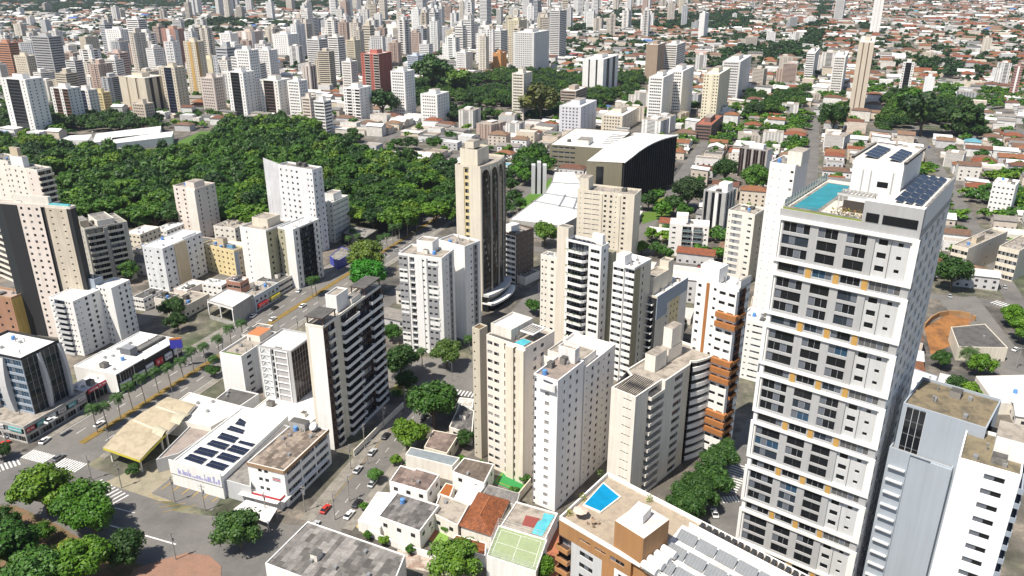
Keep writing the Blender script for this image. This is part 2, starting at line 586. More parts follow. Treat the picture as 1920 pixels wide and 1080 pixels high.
class Block(Bld):
    """four-sided building: near roof corner N (picture), height z, left and right roof corners by picture column"""
    def __init__(s, name, label, N, z, xl=None, xr=None, a=None, left=None, right=None, nf=5, wm=None, rm=None, par=.9,
                 dl=None, dr=None, lod=0, cat='apartment tower', group=None, z0=0.0, clutter=3, back=True, keep=True):
        if a is None: a = 70 if N[0] < 840 else 52
        wm = wm or paint(WHITE)
        rm = rm or M_CONC
        n = G(N[0], N[1], z + max(par, 0))
        dL, dR = V2(a + 90), V2(a)
        l = dl if dl else along(n, dL, z + max(par, 0), xl)
        r = dr if dr else along(n, dR, z + max(par, 0), xr)
        l, r = min(max(l, 3), 90), min(max(r, 3), 90)
        s.N, s.dL, s.dR, s.l, s.r, s.z, s.z0, s.a, s.wm, s.par = n, dL, dR, l, r, z, z0, a, wm, par
        s.L, s.R, s.C = n + dL * l, n + dR * r, n + dL * l + dR * r
        ctr = (s.N + s.C) / 2
        super().__init__(name, label, cat, ctr, lod, group)
        if keep: mark([s.N, s.R, s.C, s.L], 2)
        s.nf = nf
        s.facade(s.L, s.N, z0, z, nf, left or [PL(1)], wm)
        s.facade(s.N, s.R, z0, z, nf, right or [PL(1)], wm)
        if back:
            s.facade(s.R, s.C, z0, z, 1, [PL(1)], wm)
            s.facade(s.C, s.L, z0, z, 1, [PL(1)], wm)
        roof_cap(s, [s.N, s.R, s.C, s.L], z, rm, wm, par)
        s.clut(clutter if clutter == 0 or lod else clutter + 4)
    def at(s, fl, fr): return s.N + s.dL * (s.l * fl) + s.dR * (s.r * fr)
    def rbox(s, name, fl0, fl1, fr0, fr1, h, m=None, top=None, zb=None, par=0.0):
        m = m or s.wm
        zb = s.z + .02 if zb is None else zb
        poly = ccw([s.at(fl0, fr0), s.at(fl0, fr1), s.at(fl1, fr1), s.at(fl1, fr0)])
        mb = MB()
        if par:
            mb.prism(poly, zb, zb + h, m, top or M_CONC)
            ins = inset(poly, .2)
            for i in range(4):
                a, b, c, d = poly[i], poly[(i + 1) % 4], ins[(i + 1) % 4], ins[i]
                z1 = zb + h
                mb.face([(a.x, a.y, z1), (b.x, b.y, z1), (b.x, b.y, z1 + par), (a.x, a.y, z1 + par)], m)
                mb.face([(c.x, c.y, z1), (d.x, d.y, z1), (d.x, d.y, z1 + par), (c.x, c.y, z1 + par)], m)
                mb.face([(a.x, a.y, z1 + par), (b.x, b.y, z1 + par), (c.x, c.y, z1 + par), (d.x, d.y, z1 + par)], m)
        else:
            mb.prism(poly, zb, zb + h, m, top or M_CONC, bottom=True)
        return s.part(mb, name)
    def clut(s, n):
        for i in range(n):
            x, y = s.rnd.uniform(.12, .85), s.rnd.uniform(.12, .85)
            p = s.at(x, y)
            mb = MB()
            k = s.rnd.random()
            if k > .86 and i:
                w_, d_ = s.rnd.uniform(1.8, 3.4), s.rnd.uniform(1.6, 2.6)
                mb.box(p.x, p.y, s.z + .03, w_, d_, s.rnd.uniform(.5, 2.1), s.rnd.choice([M_CONC, M_DROOF, paint(WARM)]), s.a, M_DROOF)
                s.part(mb, 'roof_hatch')
            elif k < .5:
                mb.box(p.x, p.y, s.z + .03, 1.1, .8, .8, M_METAL, s.a)
                mb.box(p.x, p.y, s.z + .83, .7, .5, .06, M_STEEL, s.a)
                s.part(mb, 'air_conditioner')
            elif k < .8:
                mb.tube((p.x, p.y, s.z + .03), (p.x, p.y, s.z + 1.3), .16, M_STEEL)
                mb.tube((p.x, p.y, s.z + 1.3), (p.x, p.y, s.z + 1.5), .26, M_STEEL, .2)
                s.part(mb, 'vent_pipe')
            else:
                mb.tube((p.x, p.y, s.z + .03), (p.x, p.y, s.z + 1.4), .8, plain((.1, .25, .55), .4), .7, 10)
                mb.tube((p.x, p.y, s.z + 1.4), (p.x, p.y, s.z + 1.6), .74, plain((.1, .25, .55), .4), .3, 10)
                s.part(mb, 'water_tank')
    def panels(s, fl0, fl1, fr0, fr1, rows, cols, z=None, tilt=.35):
        """tilted solar panels in rows"""
        z = (s.z if z is None else z) + .25
        for i in range(rows):
            for j in range(cols):
                a0, a1 = fl0 + (fl1 - fl0) * (i + .06) / rows, fl0 + (fl1 - fl0) * (i + .86) / rows
                b0, b1 = fr0 + (fr1 - fr0) * (j + .04) / cols, fr0 + (fr1 - fr0) * (j + .96) / cols
                p = [s.at(a0, b0), s.at(a0, b1), s.at(a1, b1), s.at(a1, b0)]
                mb = MB()
                zz = [z, z, z + tilt, z + tilt]
                mb.face([(p[k].x, p[k].y, zz[k] + .05) for k in range(4)], M_SOLAR)
                for k in range(4):
                    e, f = p[k], p[(k + 1) % 4]
                    mb.face([(e.x, e.y, zz[k] - .01), (f.x, f.y, zz[(k + 1) % 4] - .01), (f.x, f.y, zz[(k + 1) % 4] + .05), (e.x, e.y, zz[k] + .05)], M_METAL)
                s.part(mb, 'solar_panel')
# ---------------------------------------------------------------- ground, roads, pavements
def sheet(name, poly, z, mat):
    mb = MB()
    mb.face([(p[0], p[1], z) for p in ccw([Vector(p) for p in poly])], mat)
    return tag(mb.build(name), kind='structure')
def ground_mat():
    m, nt, b = _mat('city_ground')
    n1, _ = _noise(nt, .012, (1, 1, 1), 6)
    n2, _ = _noise(nt, .09, (1, 1, 1), 6, rough=.7)
    c1 = _ramp(nt, n1.outputs['Fac'], [(.35, (.065, .062, .058)), (.5, (.125, .11, .092)), (.6, (.075, .08, .05)), (.70, (.025, .05, .012))])
    c2 = _ramp(nt, n2.outputs['Fac'], [(.35, (.5, .5, .48)), (.52, (1, 1, 1)), (.64, (1.9, 1.8, 1.7))])
    nt.links.new(_mix(nt, c1, c2, 1.0), b.inputs['Base Color'])
    b.inputs['Roughness'].default_value = .95
    return m
def road_mat(base=(.128, .121, .114), name='asphalt'):
    m, nt, b = _mat(name)
    n1, _ = _noise(nt, .06, (1, 1, 1), 6, rough=.65)
    n2, _ = _noise(nt, .9, (1, 1, 1), 5, rough=.75)
    c1 = _ramp(nt, n1.outputs['Fac'], [(.32, (.72,) * 3), (.5, (1, 1, 1)), (.68, (1.22, 1.2, 1.17))])
    c2 = _ramp(nt, n2.outputs['Fac'], [(.3, (.85,) * 3), (.7, (1.08,) * 3)])
    nt.links.new(_mix(nt, _mix(nt, base, c1, 1.0), c2, 1.0), b.inputs['Base Color'])
    b.inputs['Roughness'].default_value = .9
    return m
M_GROUND = ground_mat()
M_ROAD = road_mat()
M_ROAD2 = road_mat((.142, .134, .125), 'worn_asphalt')
M_PAVE = stained((.24, .22, .19), (.12, .11, .095), .7, .3)
M_MARK = stained((.72, .72, .70), (.3, .3, .3), .55, .8)
M_YEL = stained((.22, .135, .028), (.10, .10, .03), .6, .5)
M_YPAINT = stained((.40, .24, .015), (.2, .15, .05), .4, .6)
M_PINK = stained((.26, .145, .10), (.19, .12, .085), .5, .3)
M_DIRT = stained((.17, .10, .055), (.05, .075, .018), .8, .35)
M_LAWN = stained((.16, .28, .04), (.10, .18, .035), .7, .2)
M_EARTH = stained((.30, .13, .035), (.13, .06, .022), .9, .16)
u70, v70 = V2(70), V2(-20)

sheet('ground', [(-9000, -400), (9000, -400), (9000, 16000), (-9000, 16000)], 0.0, M_GROUND)
# avenue: a straight axis through the palm-planted median
AV0 = G(106, 861)
AVD = (G(640, 522) - AV0).normalized()
AVN = Vector((AVD.y, -AVD.x))
def av(t, o): return AV0 + AVD * t + AVN * o
sheet('avenue', [av(-8, -12.5), av(330, -12.5), av(330, 12.0), av(-8, 12.0)], .05, M_ROAD2)
mark([av(-20, -19), av(340, -19), av(340, 17), av(-20, 17)])
for o0, o1 in ((-17.5, -12.5), (12.0, 14.8)):
    mb = MB()
    mb.prism([av(6, o0), av(330, o0), av(330, o1), av(6, o1)], 0, .14, M_PAVE)
    tag(mb.build('pavement'), kind='structure')
mb = MB()
mb.prism([av(10, -1.3), av(320, -1.3), av(320, 1.3), av(10, 1.3)], 0, .2, M_YPAINT, M_YEL)
tag(mb.build('road_median'), kind='structure')
# wide junction and square in the foreground
sheet('road', gpoly([(-420, 850), (95, 848), (250, 905), (330, 960), (560, 985), (640, 985), (640, 1300), (-900, 1300)]), .03, M_ROAD)
mark(gpoly([(-420, 850), (95, 848), (250, 905), (330, 960), (560, 985), (640, 985), (640, 1300), (-900, 1300)]))
ST0, ST1 = G(612, 985), G(790, 762)
STD = (ST1 - ST0).normalized()
STN = Vector((STD.y, -STD.x))
def st(t, o): return ST0 + STD * t + STN * o
sheet('side_street', [st(-25, -4.5), st(72, -4.5), st(72, 5.2), st(-25, 5.2)], .04, M_ROAD2)
mark([st(-25, -9), st(72, -9), st(72, 8), st(-25, 8)])
for o0, o1 in ((-8.6, -4.5), (5.2, 8.4)):
    mb = MB()
    mb.prism([st(0, o0), st(64, o0), st(64, o1), st(0, o1)], 0, .13, M_PAVE)
    tag(mb.build('pavement'), kind='structure')
sheet('street', gpoly([(715, 712), (885, 742), (960, 742), (960, 690), (880, 672), (735, 672)]), .06, M_ROAD2)
mark(gpoly([(700, 712), (900, 742), (990, 742), (960, 680), (880, 662), (735, 662)]))
sheet('street', gpoly([(905, 640), (1075, 460), (1100, 470), (1000, 600), (960, 660)]), .045, M_ROAD)
mark(gpoly([(905, 640), (1075, 460), (1100, 470), (1000, 600), (960, 660)]))
sheet('street', gpoly([(1250, 1090), (1330, 900), (1420, 760), (1480, 760), (1420, 930), (1400, 1090)]), .045, M_ROAD)
mark(gpoly([(1250, 1090), (1330, 900), (1420, 760), (1480, 760), (1420, 930), (1400, 1090)]))
sheet('street', gpoly([(1760, 560), (1830, 555), (1935, 690), (1935, 790), (1905, 740)]), .045, M_ROAD2)
mark(gpoly([(1760, 560), (1830, 555), (1935, 690), (1935, 790), (1905, 740)]))
sheet('street', gpoly([(680, 455), (860, 445), (880, 458), (700, 490), (655, 500)]), .062, M_ROAD2)
mark(gpoly([(620, 455), (860, 445), (880, 458), (740, 490), (655, 510)]))
sheet('construction_pit', gpoly([(1733, 615), (1775, 590), (1825, 598), (1800, 640), (1745, 665)]), .05, M_EARTH)
mark(gpoly([(1733, 615), (1775, 590), (1825, 598), (1800, 640), (1745, 665)]))
_pit = link('retaining_wall', None, None, (*G(1733, 615), 0))
tag(_pit, 'curved tan retaining wall round the orange earth of the construction pit', 'wall')
mb = MB()
_pp = [G(x, y) for x, y in ((1733, 615), (1745, 602), (1760, 594), (1778, 591), (1800, 592), (1818, 596), (1828, 602))]
for a, b in zip(_pp, _pp[1:]): mb.box((a.x + b.x) / 2, (a.y + b.y) / 2, 0, (b - a).length, .5, 2.4, plain((.34, .20, .09), .9), math.degrees(math.atan2((b - a).y, (b - a).x)))
mb.build('wall', _pit)
# square with trees, bottom left, and the pink pavement
sheet('square_ground', gpoly([(-300, 945), (30, 948), (110, 985), (200, 1040), (300, 1070), (250, 1300), (-700, 1300)]), .05, M_DIRT)
mb = MB()
mb.prism(gpoly([(250, 1068), (310, 1048), (352, 1037), (392, 1042), (415, 1062), (414, 1090), (330, 1110), (240, 1090)]), 0, .15, M_PAVE, M_PINK)
tag(mb.build('pavement'), kind='structure')
sheet('courtyard', gpoly([(195, 905), (250, 880), (330, 840), (420, 880), (335, 940), (300, 940)]), .035, stained((.28, .25, .18), (.18, .16, .11), .6, .3))
mk = MB()
def bar(a, b, w, mat=None, z=.07):
    a, b = Vector(a), Vector(b)
    d = (b - a).normalized()
    n = Vector((d.y, -d.x)) * w / 2
    mk.face([(a.x - n.x, a.y - n.y, z), (b.x - n.x, b.y - n.y, z), (b.x + n.x, b.y + n.y, z), (a.x + n.x, a.y + n.y, z)][::-1], mat or M_MARK)
for o in (-6.6, 6.4):
    for t in range(14, 320, 9): bar(av(t, o), av(t + 4, o), .22)
for o in (-12.0, 11.6): bar(av(12, o), av(320, o), .15)
def zebra(p, q, n, ln, w=.55, z=.072):
    p, q = Vector(p), Vector(q)
    d = (q - p).normalized()
    e = Vector((-d.y, d.x))
    for i in range(n):
        c = p + (q - p) * (i + .5) / n
        bar(c - e * ln / 2, c + e * ln / 2, w, z=z)
zebra(av(-1, -12), av(-1, -2), 11, 5)
zebra(av(-1, 2), av(-1, 12), 10, 5)
zebra(G(-30, 888), G(38, 865), 9, 4.5)
zebra(G(175, 905), G(230, 938), 9, 5)
zebra(G(138, 905), G(152, 928), 4, 5)
zebra(G(1362, 920), G(1392, 872), 12, 6)
zebra(G(1352, 938), G(1385, 935), 6, 3)
zebra(G(852, 735), G(890, 741), 6, 4)
zebra(G(1862, 565), G(1905, 580), 8, 6)
bar(G(205, 985), G(330, 1021), .5)
bar(G(213, 952), G(253, 962), .3)
bar(G(150, 935), G(190, 975), .25)
for k in range(9): bar(st(4 + k * 7, .2), st(7 + k * 7, .2), .14)
bar(st(4, -4.1), st(60, -4.1), .14, M_YPAINT)
for k in range(6):
    bar(G(303 + k * 19, 918 + k * 4.6), G(326 + k * 19, 900 + k * 4.6), .3, M_YPAINT)
for k in range(5): bar(G(280 + 6 * k, 925 + 9 * k), G(288 + 20 * k, 935 + 3 * k), .15, M_YPAINT, .074)
tag(mk.build('road_markings'), kind='structure')
mb = MB()
pk = gpoly([(284, 925), (318, 898), (420, 925), (398, 958), (335, 945)])
mb.face([(p[0], p[1], .062) for p in ccw([Vector(p) for p in pk])], M_ROAD)
tag(mb.build('parking_bay'), kind='structure')

# street grid of the quarters beyond
for k in range(-24, 30):
    o = Vector((0, 300)) + v70 * (k * 96 + 20)
    a, b = o + u70 * -60, o + u70 * (4500 if k in (5, 8, 12, -9) else 1000)
    if k < -3: a = o + u70 * (420 + 30 * (-k))
    mb = MB()
    n = v70 * 4.5
    mb.face([(a.x - n.x, a.y - n.y, .02), (a.x + n.x, a.y + n.y, .02), (b.x + n.x, b.y + n.y, .02), (b.x - n.x, b.y - n.y, .02)], M_ROAD)
    if k % 6 == 0 or k in (5, 8): tag(mb.build('road'), kind='structure')
    else: tag(mb.build('street'), kind='structure')
for k in range(1, 34):
    o = Vector((0, 300)) + u70 * (k * 128)
    a, b = o - v70 * (3200 if k in (9, 16, 25) else 900), o + v70 * (3200 if k in (9, 16, 25) else 900)
    if k > 9 and k not in (16, 25): continue
    mb = MB()
    n = u70 * 4.0
    mb.face([(a.x - n.x, a.y - n.y, .028), (b.x - n.x, b.y - n.y, .028), (b.x + n.x, b.y + n.y, .028), (a.x + n.x, a.y + n.y, .028)], M_ROAD)
    tag(mb.build('street'), kind='structure')

# ---------------------------------------------------------------- trees
def ico(n=6, m=5):
    V, Fc = [], []
    for i in range(m + 1):
        th = math.pi * i / m
        for j in range(n):
            ph = 2 * math.pi * j / n
            V.append((math.sin(th) * math.cos(ph), math.sin(th) * math.sin(ph), math.cos(th)))
    for i in range(m):
        for j in range(n):
            a, b = i * n + j, i * n + (j + 1) % n
            Fc.append((a, b, b + n, a + n))
    return np.array(V), np.array(Fc)
def crown_arrays(seed, clumps, leaves, leaf, flat=.62, core=.72, spread=1.0, wild=.5):
    """unit-radius crown: many small leaf faces over overlapping clumps; returns verts, quads"""
    r = np.random.default_rng(seed)
    V, Fq, nv = [], [], 0
    cs = []
    for i in range(clumps):
        ph = i * 2.399963 + r.uniform(-.4, .4)
        zz = r.uniform(-.25, 1.0)
        rr = math.sqrt(max(0, 1 - min(1, abs(zz)) ** 2)) * r.uniform(.40, .92) * spread
        cs.append((rr * math.cos(ph), rr * math.sin(ph), zz * .62, r.uniform(.20, .44)))
    cs.append((0, 0, .1, .62))
    iv, fi = ico()
    for (x, y, z, q) in cs:
        v = iv * (q * core) * r.uniform(.85, 1.15, (len(iv), 1)) + np.array((x, y, z))
        V.append(v)
        Fq.append(fi + nv)
        nv += len(v)
    per = leaves // len(cs)
    for (x, y, z, q) in cs:
        k = per
        d = r.normal(size=(k, 3))
        d[:, 2] = d[:, 2] * .8 + .25
        d /= np.linalg.norm(d, axis=1)[:, None]
        p = np.array((x, y, z)) + d * (q * r.uniform(.72, 1.12, (k, 1)))
        nrm = d + r.normal(scale=wild, size=(k, 3)) + np.array((0, 0, .3))
        nrm /= np.linalg.norm(nrm, axis=1)[:, None]
        t = np.cross(nrm, r.normal(size=(k, 3)))
        t /= np.linalg.norm(t, axis=1)[:, None] + 1e-9
        b = np.cross(nrm, t)
        s = leaf * r.uniform(.6, 1.3, (k, 1))
        t, b = t * s, b * s * .7
        V.append(np.concatenate([p - t - b, p + t - b * .6, p + t * .8 + b, p - t * .7 + b * 1.1]))
        idx = np.arange(k)
        Fq.append(np.stack([idx, idx + k, idx + 2 * k, idx + 3 * k], 1) + nv)
        nv += 4 * k
    V = np.concatenate(V)
    V[:, 2] = V[:, 2] * flat
    V[:, 2] -= V[:, 2].min()
    return V, np.concatenate(Fq)
def np_mesh(name, V, Fq, mat, colors=None):
    me = bpy.data.meshes.new(name)
    n, k = len(V), len(Fq)
    me.vertices.add(n)
    me.vertices.foreach_set('co', np.ascontiguousarray(V, np.float32).ravel())
    me.loops.add(k * 4)
    me.loops.foreach_set('vertex_index', np.ascontiguousarray(Fq, np.int32).ravel())
    me.polygons.add(k)
    me.polygons.foreach_set('loop_start', np.arange(0, k * 4, 4, dtype=np.int32))
    me.polygons.foreach_set('loop_total', np.full(k, 4, np.int32))
    me.update(calc_edges=True)
    me.materials.append(mat)
    if colors is not None:
        at = me.color_attributes.new('tint', 'FLOAT_COLOR', 'POINT')
        at.data.foreach_set('color', np.ascontiguousarray(colors, np.float32).ravel())
    return me
M_LEAF = leafmat('leaves')
M_LEAFS = leafmat('leaves_far', 'tint')
M_BARK = plain((.11, .085, .06), .9)
CROWN_NEAR = [np_mesh('crown', *crown_arrays(i, 22, 5200, .052, .72), M_LEAF) for i in range(4)]
CROWN_MID = [np_mesh('crown', *crown_arrays(20 + i, 17, 1500, .085, .62), M_LEAF) for i in range(5)]
CROWN_FLAT = [np_mesh('crown', *crown_arrays(40 + i, 20, 1700, .08, .42, spread=1.15), M_LEAF) for i in range(3)]
def trunk_mesh(seed):
    r = random.Random(seed)
    mb = MB()
    mb.tube((0, 0, 0), (.02, .02, .28), .062, M_BARK, .045)
    mb.tube((.02, .02, .28), (.05, 0, .62), .045, M_BARK, .028)
    for i in range(5):
        a = i * 1.26 + r.uniform(-.3, .3)
        mb.tube((.02, .02, r.uniform(.24, .34)), (math.cos(a) * .42, math.sin(a) * .42, r.uniform(.55, .8)), .03, M_BARK, .012, 5)
    return mb.mesh('trunk')
TRUNKS = [trunk_mesh(i) for i in range(3)]
GREENS = [(.046, .122, .009), (.036, .102, .008), (.066, .148, .010), (.028, .082, .010), (.080, .155, .011), (.038, .098, .014)]
TREES = [0]
def tree(name, label, x, y, R, Hh, group=None, near=False, col=None, flat=False, z=0.0):
    """R crown radius, Hh total height"""
    TREES[0] += 1
    t = thing(name, label, 'tree', (x, y, z), group, RND.uniform(0, 6.28))
    k = TREES[0]
    src = CROWN_FLAT if flat else (CROWN_NEAR if near else CROWN_MID)
    cm = src[k % len(src)]
    base = Hh * (.30 if not flat else .5)
    c = link('crown', cm, t, (0, 0, base))
    zmax = max(v.co.z for v in cm.vertices) if 'zm' not in cm else cm['zm']
    cm['zm'] = zmax
    c.scale = (R * RND.uniform(.92, 1.08), R, (Hh - base) / zmax)
    cc = col or RND.choice(GREENS)
    f = RND.uniform(.85, 1.2)
    c.color = (cc[0] * f, cc[1] * f, cc[2] * f, 1)
    b = link('trunk', TRUNKS[k % 3], t, (0, 0, 0))
    b.scale = (max(3.5, Hh * .62),) * 2 + (Hh * .85,)
    mark([(x - R * .7, y - R * .7), (x + R * .7, y - R * .7), (x + R * .7, y + R * .7), (x - R * .7, y + R * .7)])
    return t
def tpx(label, px, py, wpx, Hf=1.25, name='broadleaf_tree', group=None, near=True, col=None, flat=False, z=0.0):
    """tree whose foot is seen at px, py and whose crown is wpx wide in the picture"""
    p = G(px, py, z)
    d = p.y * _c + (CAM_H - z) * _s
    R = wpx / 2 * d / FPX
    return tree(name, label, p.x, p.y, R, max(3.0, R * 2 * Hf * .8), group, near, col, flat, z)

# ---------------------------------------------------------------- palms, poles, cars: one of each kind, then copies
M_PALM = leafmat('palm_leaves')
def palm_parts(seed, Hh=9.0, fl=3.0, nf=21):
    r = random.Random(seed)
    tb = MB()
    prev = Vector((0, 0, 0))
    for i in range(5):
        q = Vector((.12 * math.sin(i), .1 * math.cos(i * 1.3) - .1, Hh * (i + 1) / 5))
        tb.tube(prev, q, .24 - .025 * i, plain((.30, .26, .21), .9), .24 - .025 * (i + 1), 7)
        prev = q
    cb = MB()
    for i in range(nf):
        a = i * 2.399 + r.uniform(-.2, .2)
        up = 1.1 - 1.5 * i / nf
        d = Vector((math.cos(a), math.sin(a), 0))
        sd = Vector((-d.y, d.x, 0))
        pts = []
        for k in range(7):
            t = k / 6
            pts.append(prev + d * (fl * t * (1 - .22 * t)) + Vector((0, 0, fl * (up * t * .75 - .72 * t * t))))
        for k in range(6):
            for sgn in (-1, 1):
                for h in (.08, .55):
                    p = pts[k].lerp(pts[k + 1], h)
                    w = fl * .26 * math.sin(math.pi * min(.97, (k + h + .8) / 7.2)) + .1
                    q = pts[k].lerp(pts[k + 1], min(1, h + .36))
                    o = sd * (sgn * w) + d * (w * .45) + Vector((0, 0, -w * .45))
                    cb.face([p, q, q + o * .92, p + o], M_PALM)
    return tb.mesh('trunk'), cb.mesh('crown')
def palm_proto(label, seed, Hh, fl, name='palm_tree', group=None):
    tm, cm = palm_parts(seed, Hh, fl)
    t = thing(name, label, 'palm', (0, 0, 0), group)
    a = link('trunk', tm, t)
    b = link('crown', cm, t)
    b.color = (.026, .066, .010, 1)
    b['tinted'] = 1
    kids(t, a, b)
    return t
M_CAR = objcol('car_paint', .3, .08, .6)
M_TYRE = plain((.02, .02, .02), .8)
M_CARG = glass((.015, .018, .022), .08)
def car_proto(label, group):
    """4.3 m long along +x"""
    t = thing('car', label, 'car', (0, 0, 0), group)
    prof = [(-2.1, .35), (-2.12, .75), (-1.95, .92), (-1.2, 1.0), (.75, .98), (1.85, .84), (2.12, .66), (2.12, .35)]
    cab = [(-1.75, .96), (-1.25, 1.42), (-.5, 1.5), (.1, 1.46), (.85, .98)]
    mb = MB()
    def ext(pr, w0, w1, m, z0=None):
        n = len(pr)
        for i in range(n):
            a, b = pr[i], pr[(i + 1) % n]
            wa, wb = (w0, w0)
            if w1 is not None:
                zl, zh = min(p[1] for p in pr), max(p[1] for p in pr)
                wa = w0 + (w1 - w0) * (a[1] - zl) / (zh - zl)
                wb = w0 + (w1 - w0) * (b[1] - zl) / (zh - zl)
            mb.face([(a[0], -wa, a[1]), (b[0], -wb, b[1]), (b[0], wb, b[1]), (a[0], wa, a[1])], m)
        for sgn in (-1, 1):
            pts = []
            for p in pr:
                zl, zh = min(q[1] for q in pr), max(q[1] for q in pr)
                w = w0 if w1 is None else w0 + (w1 - w0) * (p[1] - zl) / (zh - zl)
                pts.append((p[0], sgn * w, p[1]))
            mb.face(pts, m)
    ext(prof, .86, None, M_CAR)
    mb.box(-.5, 0, 1.44, 1.25, 1.15, .075, M_CAR)
    body = mb.build('body', t)
    body['tinted'] = 1
    mb = MB()
    ext(cab, .80, .60, M_CARG)
    win = mb.build('window', t)
    mb = MB()
    mb.tube((0, -.1, 0), (0, .1, 0), .32, M_TYRE, n=12)
    mb.tube((0, -.11, 0), (0, .11, 0), .17, M_METAL, n=10)
    wm = mb.mesh('wheel')
    ws = [link('wheel', wm, t, (x, y, .32)) for x in (-1.3, 1.3) for y in (-.8, .8)]
    hl = []
    for y in (-.58, .58):
        mb = MB()
        mb.box(2.11, y, .62, .06, .36, .14, plain((.8, .8, .78), .2))
        hl.append(mb.build('headlight', t))
    kids(t, body, win, *hl, *ws)
    return t
def pole_proto(label, group):
    t = thing('utility_pole', label, 'utility pole', (0, 0, 0), group)
    m = plain((.30, .28, .26), .9)
    mb = MB()
    mb.tube((0, 0, 0), (0, 0, 9.5), .17, m, .11, 8)
    a = mb.build('pole', t)
    mb = MB()
    mb.box(0, 0, 8.7, 2.2, .12, .12, m)
    mb.box(0, 0, 7.7, 1.6, .1, .1, m)
    for x in (-1, -.35, .35, 1): mb.tube((x, 0, 8.82), (x, 0, 9.05), .05, M_WFRAME, n=6)
    b = mb.build('crossarm', t)
    mb = MB()
    mb.tube((.35, .1, 6.3), (.35, .1, 7.3), .28, M_STEEL, n=8)
    c = mb.build('transformer', t)
    kids(t, a, b, c)
    return t
def lamp_proto(label, group):
    t = thing('street_lamp', label, 'street lamp', (0, 0, 0), group)
    mb = MB()
    mb.tube((0, 0, 0), (0, 0, 8.2), .1, M_STEEL, .07, 7)
    mb.tube((0, 0, 8.2), (1.5, 0, 8.7), .05, M_STEEL, .04, 6)
    a = mb.build('pole', t)
    mb = MB()
    mb.box(1.75, 0, 8.62, .75, .3, .14, M_METAL)
    b = mb.build('lamp_head', t)
    kids(t, a, b)
    return t

# ---------------------------------------------------------------- house kinds of the low quarters
M_HWALL = objcol('house_wall', .85, .2, .3)
M_HROOF = objcol('house_roof', .85, .38, .7)
def house_shape(kind, w, d, h):
    """(walls, roof) quads round the origin; w along x, d along y; the ridge runs along the longer side"""
    if w > d:
        A_, B_ = house_shape(kind, d, w, h)
        turn = lambda fs: [[(-p[1], p[0], p[2]) for p in f] for f in fs]
        return turn(A_), turn(B_)
    W, Rf = [], []
    x, y = w / 2, d / 2
    cs = [(-x, -y), (x, -y), (x, y), (-x, y)]
    for i in range(4):
        a, b = cs[i], cs[(i + 1) % 4]
        W.append([(a[0], a[1], 0), (b[0], b[1], 0), (b[0], b[1], h), (a[0], a[1], h)])
    e = .5
    X, Y = x + e, y + e
    if kind == 'hip':
        r = min(X, Y) * .45
        k = max(0.3, Y - X) if Y > X else .3
        Rf += [[(-X, -Y, h), (X, -Y, h), (0, -k, h + r), (0, -k, h + r)], [(X, -Y, h), (X, Y, h), (0, k, h + r), (0, -k, h + r)],
               [(X, Y, h), (-X, Y, h), (0, k, h + r), (0, k, h + r)], [(-X, Y, h), (-X, -Y, h), (0, -k, h + r), (0, k, h + r)]]
    elif kind == 'gable':
        r = X * .38
        Rf += [[(-X, -Y, h), (0, -Y, h + r), (0, Y, h + r), (-X, Y, h)], [(0, -Y, h + r), (X, -Y, h), (X, Y, h), (0, Y, h + r)]]
        W += [[(-x, -y, h), (x, -y, h), (0, -y, h + r * .9), (0, -y, h + r * .9)], [(x, y, h), (-x, y, h), (0, y, h + r * .9), (0, y, h + r * .9)]]
    elif kind == 'flat':
        Rf.append([(-x + .25, -y + .25, h - .5), (x - .25, -y + .25, h - .5), (x - .25, y - .25, h - .5), (-x + .25, y - .25, h - .5)])
        ci = [(-x + .25, -y + .25), (x - .25, -y + .25), (x - .25, y - .25), (-x + .25, y - .25)]
        for i in range(4):
            j = (i + 1) % 4
            W.append([(cs[i][0], cs[i][1], h), (cs[j][0], cs[j][1], h), (ci[j][0], ci[j][1], h), (ci[i][0], ci[i][1], h)])
            W.append([(ci[j][0], ci[j][1], h - .5), (ci[i][0], ci[i][1], h - .5), (ci[i][0], ci[i][1], h), (ci[j][0], ci[j][1], h)])
    else:
        Rf.append([(-X, -Y, h), (X, -Y, h), (X, Y, h + .9), (-X, Y, h + .9)])
        W += [[(x, y, h), (-x, y, h), (-x, y, h + .85), (x, y, h + .85)]]
        W += [[(x, -y, h), (x, y, h), (x, y, h + .85), (x, y, h + .85)], [(-x, y, h), (-x, -y, h), (-x, y, h + .85), (-x, y, h + .85)]]
    return W, Rf
# ---------------------------------------------------------------- the tall grey tower at the right
P_GREY = paint((.39, .39, .393), .8, .08)
P_LGREY = paint((.52, .525, .53), .8, .08)
P_WHITE = paint(WHITE, .75, .10)
P_WARM = paint(WARM, .8, .14)
P_CREAM = paint(CREAM, .8, .14)
P_PINK = paint(PINKISH, .8, .14)
P_BROWN = paint((.075, .042, .032), .75, .12)
P_TAN = plain((.48, .28, .075), .7)
P_OLIVE = paint((.40, .38, .27), .8, .15)
P_BEIGE = paint((.56, .47, .34), .8, .12)
P_YELLOW = paint((.72, .60, .34), .8, .14)
P_DARK = paint((.020, .021, .024), .7, .1)
P_BLUEG = paint((.30, .345, .41), .8, .10)
P_ORANGE = paint((.36, .145, .045), .75, .12)
P_OCHRE = paint((.40, .20, .08), .75, .14)
P_CONC = paint((.40, .39, .37), .9, .2)

